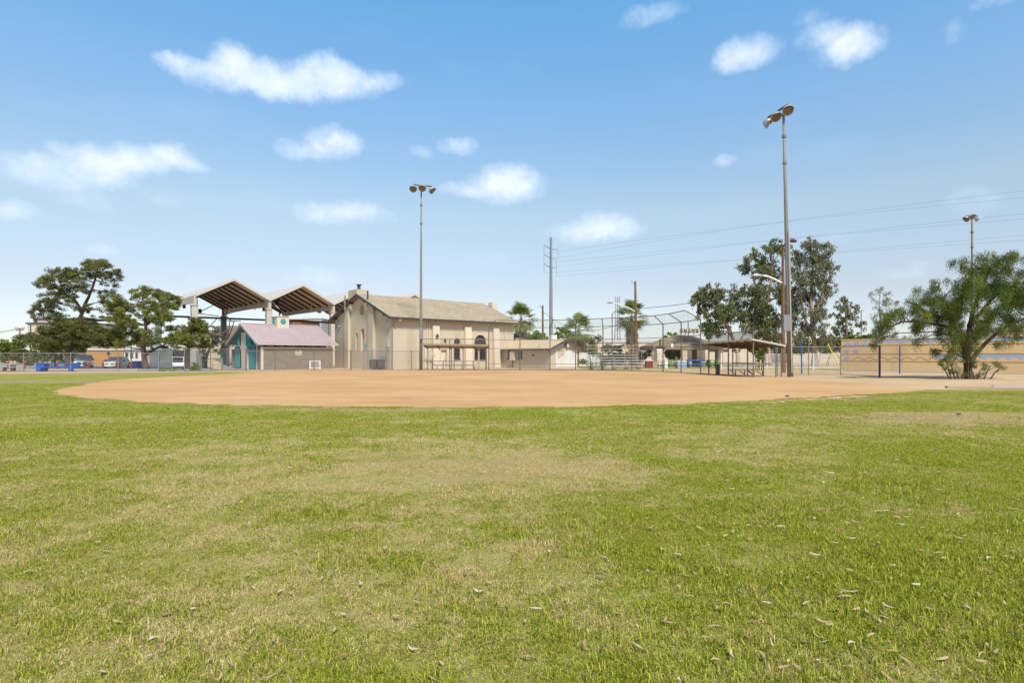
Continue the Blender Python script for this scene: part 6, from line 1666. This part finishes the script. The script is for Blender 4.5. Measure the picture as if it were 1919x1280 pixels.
# letter sign standing on the roof
sg = thing('letter_sign', 'row of five small lettered panels on legs above the shelter roof', 'sign', (gx(1292, D), ym_, gz(626.5, D)))
word = 'SNEWS'
pc_ = {'S': (.62, .36, .36), 'N': (.66, .55, .45), 'E': (.55, .60, .30), 'W': (.55, .50, .60), 'X': (.62, .42, .18)}
bgc = [(.55, .33, .30), (.62, .50, .42), (.50, .55, .28), (.50, .52, .55), (.62, .42, .16)]
Dd = ym_
for i, chh in enumerate(word):
    ca = 1274.3 + i * 7.35; cb_ = ca + 6.1
    p = WMB(); p.box(gx(ca, Dd), gx(cb_, Dd), Dd - .04, Dd + .04, gz(622.2, Dd), gz(616, Dd))
    po = p.build('panel', mat('sign_panel_%d' % i, bgc[i], .6), sg)
    p = WMB(); p.box(gx(ca, Dd), gx(cb_, Dd), Dd - .08, Dd + .08, gz(623, Dd), gz(622.25, Dd)); p.build('base_bar', M['red'], po)
    cu_ = bpy.data.curves.new('t', 'FONT'); cu_.body = chh; cu_.size = .62; cu_.extrude = .012; cu_.align_x = 'CENTER'; cu_.offset = .012
    ob = bpy.data.objects.new('t', cu_); COL.objects.link(ob); bpy.context.view_layer.update()
    me = bpy.data.meshes.new_from_object(ob.evaluated_get(bpy.context.evaluated_depsgraph_get())); bpy.data.objects.remove(ob)
    me.materials.clear(); me.materials.append(M['dark'])
    lo = bpy.data.objects.new('letter', me); COL.objects.link(lo); lo.rotation_euler = (R(90), 0, 0); lo.location = (gx((ca + cb_) / 2, Dd) - sg.location.x, -.055, gz(622.0, Dd) - sg.location.z)
    lo.parent = po; lo.matrix_parent_inverse = Matrix.Identity(4)
    po_inv = po.matrix_parent_inverse.copy(); lo.location = Vector((gx((ca + cb_) / 2, Dd), Dd - .055, gz(621.95, Dd))); lo.matrix_parent_inverse = pmat(po).inverted()
for px in (1285, 1301):
    p = WMB(); p.tube((gx(px, Dd), Dd, gz(626.5, Dd) - .1), (gx(px, Dd), Dd, gz(623, Dd)), .05, n=6); p.build('leg', M['dark_steel'], sg)
p = WMB(); p.box(gx(1273.5, Dd), gx(1311, Dd), Dd - .03, Dd + .03, gz(623.8, Dd), gz(623.05, Dd)); p.build('rail', M['dark_steel'], sg)
mp = WMB(); mp.tube((gx(1309, 84), 88.7, gz(633, 84)), (gx(1308.5, 84), 88.7, gz(600, 84)), .07, n=6); tag(mp.build('steel_pole', M['dark_steel']), 'thin mast standing at the right end of the letter sign', 'mast')

def ctable(label, px0, px1, D, m_, h=.78):
    t = thing('picnic_table', label, 'picnic table', (gx((px0 + px1) / 2, D), D, 0))
    hw = (gx(px1, D) - gx(px0, D)) / 2
    b_ = MB(); b_.box(-hw, hw, -.38, .38, h - .09, h); b_.build('top', M[m_], t)
    for s in (-1, 1):
        b_ = MB(); b_.box(-hw, hw, s * .78 - .15, s * .78 + .15, .38, .46); b_.build('seat', M[m_], t)
        b_ = MB(); b_.box(s * (hw - .25) - .1, s * (hw - .25) + .1, -.3, .3, 0, h - .093); b_.build('leg', M[m_], t)
        b_ = MB(); b_.box(s * (hw - .25) - .09, s * (hw - .25) + .09, -.88, .88, .18, .378); b_.build('support', M[m_], t)
    return t
ctable('green picnic table under the left side of the shelter', 1249, 1271.5, 80, 'green_paint', 1.0)
ctable('blue picnic table under the shelter beside the middle pillar', 1287, 1316, 79, 'table_blue', 1.0)
ctable('green picnic table just left of the right dugout bench', 1326, 1346, 77, 'green_paint', 1.0)
ctable('second blue picnic table deeper under the shelter roof', 1305, 1330, 86, 'table_blue', .9)
def cube_bin(label, px, D, mm, w=.4, h=.95, two=None, cat='bin', name='litter_bin'):
    t = thing(name, label, cat, (gx(px, D), D, 0))
    b_ = MB(); b_.prism([(-w, 0), (w, 0), (w * 1.06, h * .92), (-w * 1.06, h * .92)], 'y', -w, w); b_.build('body', M[mm], t)
    b_ = MB(); b_.prism([(-w * 1.12, h * .923), (w * 1.12, h * .923), (w * .95, h * 1.05), (-w * .95, h * 1.05)], 'y', -w * 1.1, w * 1.1); b_.build('lid', M[two or mm], t)
    return t
cube_bin('maroon litter bin with white lid at the right end of the bleachers', 1216.5, 76, 'red', .42, .95, 'sign_white')
cube_bin('white pedestal beside the green picnic table', 1248.5, 73, 'sign_white', .2, 1.0, name='pedestal', cat='pedestal')
cube_bin('grey and navy drinking trough between green and blue tables', 1276.5, 74, 'mural_blue', .55, .85, 'sign_white', 'trough', 'drinking_trough')
cube_bin('blue recycling bin standing left of the leaning pine trunk', 255, 73.5, 'blue', .45, .85)
cube_bin('blue recycling bin right beside the leaning pine trunk', 266, 73.8, 'blue', .35, .85)
pl = thing('planter', 'tan aggregate concrete planter in front of the teal column', 'planter', (gx(409, 65), 65, 0))
b_ = MB(); b_.lathe([(.36, 0), (.40, .1), (.41, .72), (.33, .86), (.2, .9)], (-.2, 0, 0), (0, 0, 1), 18); b_.box(.1, .45, -.25, .25, 0, .82); b_.build('body', M['boulder'], pl)

# ============================================================ LEFT SIDE: tables, bollards, cars
bt = thing('picnic_table', 'bright blue concrete picnic table behind the low chain-link fence', 'picnic table', (gx(108, 59.2), 59.2, 0), R(-3))
b_ = MB(); b_.box(-2.0, 1.9, -.35, .45, .74, .84); b_.build('top', M['blue'], bt)
b_ = MB(); b_.box(-1.25, 2.2, -.95, -.6, .40, .48); b_.build('seat', M['blue'], bt)
b_ = MB(); b_.box(-1.85, 2.0, .75, 1.05, .40, .48); b_.build('seat', M['blue'], bt)
b_ = MB(); b_.prism([(-2.0, .0), (-1.38, 0), (-1.12, .737), (-2.0, .737)], 'y', -.3, .4); b_.build('leg', M['blue'], bt)
b_ = MB(); b_.box(1.5, 1.9, -.3, .4, .25, .737); b_.build('leg', M['blue'], bt)
b_ = MB(); b_.prism([(-1.42, 0), (-1.0, 0), (-.9, .397), (-1.42, .397)], 'y', -.95, -.6); b_.build('support', M['blue'], bt)
b_ = MB(); b_.box(1.95, 2.2, -.95, -.6, 0, .397); b_.box(-2.35, -2.02, .2, 1.0, 0, .4); b_.build('support', M['blue'], bt)
gb_ = thing('bench', 'pale grey concrete bench seat at the far left edge by the car park', 'bench', (gx(15, 60), 60, 0))
b_ = MB(); b_.box(-2.4, .9, 0, .6, .62, .72); b_.build('top', M['concrete'], gb_)
b_ = MB(); b_.box(-2.6, 2.3, -.9, -.55, .40, .47); b_.build('seat', M['concrete'], gb_)
for x in (-1.6, .3):
    b_ = MB(); b_.box(x - .12, x + .12, .1, .5, 0, .617); b_.box(x - .1, x + .1, -.85, -.6, 0, .397); b_.build('leg', M['dark_steel'], gb_)
lw = WMB(); a = PX(-140, 61.5); c = PX(276, 63); lw.box(a[0], c[0], 61.4, 61.65, 0, .16); tag(lw.build('kerb', M['concrete']), kind='structure')

t0_ = thing('bollard', '', 'bollard', (0, 0, 0))
b_ = MB(); b_.lathe([(.11, 0), (.11, .86), (.10, .92), (.05, .96)], (0, 0, 0), (0, 0, 1), 12); b_.build('post', M['red'], t0_, smooth=False)
b_ = MB(); b_.lathe([(.117, .80), (.117, .86)], (0, 0, 0), (0, 0, 1), 12); b_.build('band', M['yellow'], t0_)
BOL = [(14.7, 'first dark red bollard from the left edge'), (46.5, 'dark red bollard showing just right of the leftmost fence post'), (76.5, 'dark red bollard above the left end of the blue table'), (107.8, 'dark red bollard rising over the middle of the blue table'),
       (134, 'dark red bollard at the left front corner of the grey car'), (166.5, 'dark red bollard before the right side of the grey car'), (193.5, 'dark red bollard between the grey and the silver car'), (218.7, 'dark red bollard before the nose of the silver car'), (246, 'dark red bollard left of the blue recycling bins')]
for i, (px, lb) in enumerate(BOL):
    if i == 0: t0_.location = (*PX(px, 70.2), 0); t0_['label'] = lb; t0_['group'] = 'bollards along the car park'
    else: dup(t0_, (*PX(px, 70.2), 0), 0, lb, 'bollards along the car park')

def car(label, loc, rz, body, suv):
    t = thing('parked_car', label, 'car', loc, rz, 'cars parked beyond the fence')
    W = .92 if suv else .88; L = 2.3; hb = .98 if suv else .88; ht = 1.68 if suv else 1.42
    # cross-sections along y (front at -y): (y, half width, bottom z, shoulder z, crown)
    S = [(-L, W * .70, .42, .56), (-L + .06, W * .88, .30, .70), (-L + .3, W * .96, .22, hb - .12), (-L + .9, W, .2, hb - .03), (-L + 1.35, W, .2, hb), (0, W, .2, hb + .02), (1.2, W, .2, hb + .03), (L - .35, W * .97, .24, hb + .0), (L - .05, W * .9, .34, hb - .1), (L, W * .8, .42, hb - .3)]
    b = MB(); vs = []; fs = []
    for (y, w, zb_, zt_) in S:
        vs += [(-w * .9, y, zb_), (-w, y, zb_ + .12), (-w, y, zt_ - .16), (-w * .93, y, zt_ - .04), (-w * .6, y, zt_ + .02), (0, y, zt_ + .045), (w * .6, y, zt_ + .02), (w * .93, y, zt_ - .04), (w, y, zt_ - .16), (w, y, zb_ + .12), (w * .9, y, zb_)]
    n = 11
    for i in range(len(S) - 1):
        for k in range(n): k2 = (k + 1) % n; fs.append((i * n + k, i * n + k2, (i + 1) * n + k2, (i + 1) * n + k))
    fs.append(tuple(range(n))); fs.append(tuple(range((len(S) - 1) * n + n - 1, (len(S) - 1) * n - 1, -1)))
    b.add(vs, fs); bo = b.build('body', M[body], t, smooth=False)
    # greenhouse
    y0_, y1_, y2_, y3_ = (-1.0, -.35, 1.75, 2.12) if suv else (-1.05, -.2, .95, 1.65)
    def cab(g, zt_, wt, wb, grow=0.0):
        return [(-wb, y0_ - grow, hb - .02), (wb, y0_ - grow, hb - .02), (wb, y3_ + grow, hb - .02), (-wb, y3_ + grow, hb - .02), (-wt, y1_, zt_), (wt, y1_, zt_), (wt, y2_, zt_), (-wt, y2_, zt_)]
    g = MB(); g.add(cab(0, ht - .07, W * .76, W * .90), [(3, 2, 1, 0), (4, 5, 6, 7), (0, 1, 5, 4), (1, 2, 6, 5), (2, 3, 7, 6), (3, 0, 4, 7)]); g.build('windows', M['pale_glass'], t)
    r_ = MB(); r_.add([(-W * .76, y1_ - .04, ht - .068), (W * .76, y1_ - .04, ht - .068), (W * .76, y2_ + .04, ht - .068), (-W * .76, y2_ + .04, ht - .068), (-W * .66, y1_ + .15, ht), (W * .66, y1_ + .15, ht), (W * .66, y2_ - .2, ht), (-W * .66, y2_ - .2, ht)],
                      [(3, 2, 1, 0), (4, 5, 6, 7), (0, 1, 5, 4), (1, 2, 6, 5), (2, 3, 7, 6), (3, 0, 4, 7)]); r_.build('roof', M[body], t)
    for s in (-1, 1):
        p = MB(); p.bar((s * W * .91, y0_, hb - .02), (s * W * .775, y1_, ht - .06), .09); p.bar((s * W * .915, (y0_ + y3_) / 2 + .1, hb), (s * W * .78, (y1_ + y2_) / 2, ht - .06), .08); p.bar((s * W * .91, y3_, hb - .02), (s * W * .775, y2_, ht - .06), .1); p.build('pillar', M[body], t)
        m_ = MB(); m_.lathe([(.05, -.06), (.11, -.04), (.12, .04), (.08, .08)], (s * (W + .12), y0_ + .25, hb + .08), (0, -1, 0), 10); m_.bar((s * (W - .02), y0_ + .25, hb + .03), (s * (W + .08), y0_ + .25, hb + .05), .05); m_.build('mirror', M['dark'], t)
        h = MB(); h.lathe([(.10, 0), (.15, .06), (.13, .12), (.04, .15)], (s * W * .70, -L + .20, .70 if suv else .62), (s * .25, -1, .1), 12); h.build('headlight', M['sign_white'], t)
        for yy in (-L + .82, L - .85):
            w_ = MB(); w_.lathe([(.2, -.12), (.34, -.11), (.34, .09), (.3, .12), (.1, .12)], (s * (W - .1), yy, .34), (s, 0, 0), 20); wo = w_.build('wheel', M['tyre'], t)
            w_ = MB(); w_.lathe([(.21, .1), (.2, .125), (.05, .135)], (s * (W - .1), yy, .34), (s, 0, 0), 14); w_.build('rim', M['aluminium'], wo)
    g = MB(); g.box(-W * .55, W * .55, -L - .02, -L + .15, .52, .74 if suv else .60); g.build('grille', M['dark'], t)
    g = MB(); g.box(-W * .75, W * .75, -L - .05, -L + .12, .24, .46); g.build('bumper', M['dark'] if suv else M[body], t)
    g = MB(); g.lathe([(.09, 0), (.09, .03)], (0, -L - .02, .66 if suv else .55), (0, -1, 0), 12); g.build('badge', M['aluminium'], t)
    g = MB(); g.box(-.16, .16, -L - .065, -L - .052, .30, .42); g.build('number_plate', M['sign_white'], t)
    return t
car('grey sport utility car parked facing the field beside the pine trunk', (*PX(157, 74.5), 0), R(32), 'car_grey', True)
car('silver sedan parked at an angle between the bollards and the orange wall', (*PX(220, 74.5), 0), R(14), 'car_silver', False)
# small white utility cart behind the gate
ct = thing('utility_cart', 'small white utility cart half hidden behind the gate fence', 'cart', (*PX(334, 66.5), 0), R(30))
b_ = MB(); b_.prism([(-1.1, .35), (-1.15, .62), (-.6, .78), (.2, .72), (1.1, .74), (1.1, .35)], 'x', -.58, .58); b_.build('body', M['sign_white'], ct)
b_ = MB(); b_.box(-.6, .6, -1.2, -1.08, .18, .36); b_.build('bumper', M['dark'], ct)
b_ = MB(); b_.box(-.5, .5, .1, .6, .74, .86); b_.box(-.5, .5, .55, .66, .86, 1.25); b_.build('seat', M['dark'], ct)
b_ = MB()
for s in (-.54, .54): b_.bar((s, -.62, .76), (s, -.35, 1.42), .05)
b_.bar((-.54, -.35, 1.42), (.54, -.35, 1.42), .05); b_.build('windscreen_frame', M['white_paint'], ct)
for s in (-1, 1):
    for yy in (-.75, .8):
        w_ = MB(); w_.lathe([(.1, -.08), (.24, -.07), (.24, .07), (.1, .08)], (s * .52, yy, .24), (1, 0, 0), 14); w_.build('wheel', M['tyre'], ct)
# white enclosure of panels
en = thing('enclosure', 'off-white walled enclosure with ribbed metal panels beside the gate', 'enclosure', (gx(325, 76), 76, 0))
b_ = WMB(); b_.box(gx(281, 75), gx(322, 75), 75, 75.25, 0, gz(656.5, 75)); b_.build('wall', M['white_paint'], en)
b_ = WMB(); x0, x1 = gx(323, 76), gx(352, 76)
n = 16
for k in range(n): xa = x0 + (x1 - x0) * k / n; b_.box(xa, xa + (x1 - x0) / n * .55, 76, 76.12, 0, 2.25); 
b_.box(x0, x1, 76.121, 76.2, 0, 2.25); b_.build('ribbed_panel', M['galv'], en)
b_ = WMB(); b_.box(gx(352.3, 75.5), gx(368, 75.5), 75.5, 78, 0, gz(656.5, 75.5)); b_.build('box_wall', mat('grey_panel', (.42, .42, .40), .5), en)
b_ = WMB(); b_.box(gx(281, 75.3), gx(322, 75.3), 75.3, 80, 2.0, 2.1); b_.build('roof', M['grey_roof'], en)

# person standing by the restroom path
def person(loc, rz, label):
    t = thing('person', label, 'person', loc, rz)
    def skin(name, pts, edges, radii, mt, par, sub=2):
        me = bpy.data.meshes.new(name); me.from_pydata(pts, edges, [])
        o = bpy.data.objects.new(name, me); COL.objects.link(o)
        md = o.modifiers.new('s', 'SKIN'); md.use_smooth_shade = True
        for i, rd in enumerate(radii): me.skin_vertices[0].data[i].radius = rd if isinstance(rd, tuple) else (rd, rd)
        me.skin_vertices[0].data[0].use_root = True
        ss_ = o.modifiers.new('u', 'SUBSURF'); ss_.levels = sub; ss_.render_levels = sub
        bpy.context.view_layer.update()
        nm = bpy.data.meshes.new_from_object(o.evaluated_get(bpy.context.evaluated_depsgraph_get())); o.modifiers.clear(); o.data = nm; nm.materials.clear(); nm.materials.append(mt); o.parent = par
        return o
    P = [(0, 0, .95), (0, 0, 1.15), (0, .01, 1.36), (0, 0, 1.48), (0, -.01, 1.56), (0, -.01, 1.68),
         (.17, 0, 1.40), (.24, .02, 1.13), (.22, -.08, .88), (.21, -.11, .80), (-.17, 0, 1.40), (-.25, .03, 1.13), (-.22, -.05, .88), (-.21, -.08, .80),
         (.09, 0, .88), (.11, -.02, .50), (.11, .02, .10), (.11, -.12, .04), (-.09, 0, .88), (-.12, .02, .50), (-.13, .05, .10), (-.13, -.09, .04)]
    E = [(0, 1), (1, 2), (2, 3), (3, 4), (4, 5), (2, 6), (6, 7), (7, 8), (8, 9), (2, 10), (10, 11), (11, 12), (12, 13), (0, 14), (14, 15), (15, 16), (16, 17), (0, 18), (18, 19), (19, 20), (20, 21)]
    Rd = [(.15, .10), (.13, .10), (.16, .11), .055, .085, .075, .055, .042, .030, .034, .055, .042, .030, .034, .085, .058, .042, .04, .085, .058, .042, .04]
    body = skin('body', P, E, Rd, M['skin'], t)
    skin('shirt', P[:3] + [P[6], P[7], P[10], P[11]] + [(0, 0, 1.43)], [(0, 1), (1, 2), (2, 3), (3, 4), (2, 5), (5, 6), (2, 7)], [(.175, .125), (.155, .12), (.185, .135), .075, .062, .075, .062, .07], M['dark_cloth'], t)
    skin('trousers', [P[0], P[14], P[15], P[16], P[18], P[19], P[20]], [(0, 1), (1, 2), (2, 3), (0, 4), (4, 5), (5, 6)], [(.17, .12), .10, .075, .06, .10, .075, .06], M['dark_cloth'], t)
    h = MB(); h.lathe([(.02, .12), (.085, .09), (.105, .03), (.10, -.05), (.06, -.1)], (0, .015, 1.68), (0, 0, 1), 14); h.build('hair', M['dark'], t, smooth=True)
    for s in (-1, 1):
        f_ = MB(); x = .11 if s > 0 else -.13; f_.prism([(-.19, 0), (.07, 0), (.07, .09), (-.05, .09), (-.19, .05)], 'x', x - .05, x + .05); f_.build('shoe', M['dark_cloth'], t)
        for k in range(5):
            f_ = MB(); hx = s * .21; hy = -.10 - .018 * (k - 2); f_.path([(hx, hy, .80), (hx, hy - .005, .76), (hx - s * .01, hy, .725 + (.012 if k in (0, 4) else 0))], [.011, .009, .006], 6); f_.build('finger', M['skin'], body)
    return t
person((*PX(382.5, 72.5), 0), R(25), 'person in black clothing standing by the fence left of the teal column')
lw = WMB(); lw.box(gx(377, 78), gx(416, 78), 78, 78.3, 0, 1.15); lw.box(gx(376.5, 78), gx(416.5, 78), 77.95, 78.35, 1.153, 1.24); tag(lw.build('low_wall', M['stucco']), 'low tan wall behind the person, left of the teal column', 'wall')
sp_ = WMB()
for px in (378.5, 396.5):
    pass

# ============================================================ BACKGROUND BUILDINGS
def block(name, label, D, px0, px1, pyt, wallm, roofm=None, depth=10, wins=None, gable=None, eave=.3, cat='building'):
    t = thing(name, label, cat, (gx((px0 + px1) / 2, D), D, 0))
    x0, x1, zt = gx(px0, D), gx(px1, D), gz(pyt, D)
    b = WMB(); b.box(x0, x1, D, D + depth, 0, zt); wo = b.build('wall', M[wallm], t)
    if roofm:
        b = WMB()
        if gable is None: b.box(x0 - eave, x1 + eave, D - eave, D + depth + eave, zt + .003, zt + .35)
        else:
            zr_ = gz(gable, D); e = eave; ym2 = D + depth / 2
            b.add([(x0 - e, D - e, zt + .003), (x1 + e, D - e, zt + .003), (x1 + e, D + depth + e, zt + .003), (x0 - e, D + depth + e, zt + .003), (x0 + (x1 - x0) * .12, ym2, zr_), (x1 - (x1 - x0) * .12, ym2, zr_)],
                  [(3, 2, 1, 0), (0, 1, 5, 4), (1, 2, 5), (2, 3, 4, 5), (3, 0, 4)])
        b.build('roof', M[roofm], t)
    for (wa, wb, ya, yb) in (wins or []):
        f_ = WMB(); f_.box(gx(wa, D) - .08, gx(wb, D) + .08, D - .06, D - .003, gz(yb, D) - .08, gz(ya, D) + .08); fo = f_.build('window', M['white_metal'], t)
        f_ = WMB(); f_.box(gx(wa, D), gx(wb, D), D - .09, D - .063, gz(yb, D), gz(ya, D)); f_.build('pane', M['glass'], fo)
    return t
h_ = block('apartment_building', 'tall cream building with a flat dark-edged roof behind the big pine', 150, 52, 168, 607, 'cream_steel', 'gutter', 14, [(112, 120, 622, 632), (140, 148, 622, 632)], cat='building')
b_ = WMB(); b_.box(gx(62, 151), gx(100, 151), 151, 160, gz(604, 150) , gz(597, 150)); b_.build('rooftop_room', M['cream_steel'], h_)
b_ = WMB(); b_.box(gx(60, 151), gx(164, 151), 150.6, 163, gz(597, 150) + .003, gz(595.5, 150)); b_.build('upper_roof', M['gutter'], h_)
b_ = WMB(); b_.box(gx(64, 150.8), gx(69, 150.8), 150.8, 150.99, gz(603, 150), gz(597.5, 150)); b_.build('window', M['glass'], h_)
b_ = WMB(); b_.box(gx(53, 149), gx(60, 149), 149, 149.9, gz(656, 150), gz(645, 150)); b_.build('white_panel', M['sign_white'], h_)
tp_ = thing('utility_pole', 'dark utility pole standing in front of the tall cream building', 'utility pole', (*PX(57.5, 110), 0)); b_ = WMB(); b_.tube((*PX(57.5, 110), 0), (*PX(58, 110), gz(609, 110)), .14, .1); b_.build('pole', M['dark_steel'], tp_)
block('warehouse', 'orange-brown flat warehouse behind the parked cars', 100, 162, 232, 657, 'orange_wall', 'white_metal', 12, [(201.5, 208, 659, 663.5)], eave=.15)
block('carport', 'low building with a thin white roof edge left of the orange warehouse', 104, 134, 162, 657.5, 'bark_palm', 'white_metal', 8, eave=.3)
block('house', 'white house with grey roof between the orange warehouse and the pine', 98, 233, 268, 656, 'white_paint', 'grey_roof', 10, [(236, 241, 660, 669), (245, 250, 660, 671), (255, 259, 660, 671)], 646)
t = thing('street_sign', 'black double sign above the silver car', 'sign', (*PX(204.5, 90), 0)); b_ = WMB(); x, y = PX(204.5, 90); b_.tube((x, y, 0), (x, y, gz(659, 90)), .05); b_.build('pole', M['dark_steel'], t)
b_ = WMB(); b_.box(x - .28, x + .28, y - .08, y - .055, gz(661.5, 90), gz(659, 90)); b_.box(x - .28, x + .28, y - .08, y - .055, gz(664.6, 90), gz(662, 90)); b_.build('plate', M['dark'], t)
for px, lb, dd, tp in ((246.5, 'thin brown pole behind the blue recycling bins', 84, 645), (57, 'thin rusty pipe before the mesquite thicket', 80, 650)):
    b_ = WMB(); b_.tube((*PX(px, dd), 0), (*PX(px, dd), gz(tp, dd)), .06, n=6); tag(b_.build('steel_pole', M['wood_pole']), lb, 'pole')
block('house', 'brown-roofed house visible between pavilion column and restroom gable', 118, 376, 452, 631, 'stucco', 'house_roof', 14, [(425, 431, 640, 650)], 607)
block('office_block', 'brown and teal office block far behind the restroom cupola', 210, 540, 566, 598.5, 'wood_pole', 'white_metal', 18, [(541, 550, 600, 609)])
block('office_block', 'pale grey high-rise far behind the restroom roof', 230, 569, 603, 597.5, 'grey_roof', 'white_metal', 18, [(572 + i * 5, 574.6 + i * 5, 603, 640) for i in range(6)])
block('warehouse', 'very wide low white warehouse on the horizon behind the bleachers', 190, 1120, 1250, 642, 'stucco_pale', 'white_metal', 24, [(1180, 1195, 650, 654)], 636)
block('house', 'cream bungalow with sandy roof behind the right end of the bleachers', 108, 1203, 1232, 654, 'stucco_pale', 'annex_roof', 10, [(1211, 1218, 657, 661)], 645)
block('warehouse', 'distant white building under the right side of the picnic shelter', 150, 1322, 1420, 651, 'stucco', 'grey_roof', 16, [(1330, 1345, 655, 659), (1350, 1365, 655, 659), (1372, 1388, 655, 659)])
block('warehouse', 'tan building seen behind the white picket fence', 125, 1480, 1610, 652, 'stucco', 'house_roof', 14, [(1540, 1550, 657, 663)])
cw = WMB(); cw.box(gx(1086, 87), gx(1125, 87), 87, 87.2, 0, gz(661, 87)); tag(cw.build('garden_wall', M['white_paint']), 'pale garden wall behind the annex and the bleachers', 'wall')
bt_ = WMB(); bt_.box(gx(1178, 72), gx(1240, 72), 96, 96.2, 0, 1.6); tag(bt_.build('garden_wall', M['stucco_pale']), 'cream garden wall left of the picnic shelter pillars', 'wall')
# small hoop-shaped white rail behind the annex
yb = thing('warning_sign', 'round yellow sign behind the bleachers', 'sign', (*PX(1170.5, 71), 0)); x, y = PX(1170.5, 71)
b_ = WMB(); b_.tube((x, y, 0), (x, y, gz(652, 71)), .03, n=6); b_.build('pole', M['galv'], yb)
b_ = WMB(); b_.lathe([(.2, 0), (.2, .03)], (x, y - .05, gz(659.5, 71)), (0, -1, 0), 16); b_.lathe([(.14, 0), (.14, .03)], (x, y - .05, gz(653.5, 71)), (0, -1, 0), 4); b_.build('plate', M['yellow'], yb)
t = thing('street_lamp', 'small white-topped lamp on a thin post left of the shelter pillar', 'street lamp', (*PX(1236.5, 78), 0)); x, y = PX(1236.5, 78)
b_ = WMB(); b_.tube((x, y, 0), (x, y, 2.0), .06, n=8); b_.build('post', M['sign_white'], t); b_ = WMB(); b_.box(x - .35, x + .35, y - .1, y + .1, 2.0, 2.08); b_.box(x - .4, x + .4, y - .12, y + .12, 2.25, 2.45); b_.tube((x, y, 2.08), (x, y, 2.25), .03, n=6); b_.build('lamp_head', M['sign_white'], t)
bd = WMB(); x, y = gp(1476, 744.5); bd.path([(x - .08, y, .03), (x - .03, y, .05), (x + .03, y, .045), (x + .09, y, .02)], [.012, .035, .03, .008], 8); tag(bd.build('clod', M['dark_steel'], None, smooth=True), 'small dark clod lying near the front edge of the infield dirt', 'clod')
bd = WMB(); x, y = gp(1797, 779); bd.path([(x - .05, y, .03), (x - .01, y, .045), (x + .03, y, .04), (x + .06, y, .03)], [.012, .028, .025, .01], 8); tag(bd.build('clod', M['dark_steel'], None, smooth=True), 'small dark clod lying on the bare brown patch of grass at right', 'clod')
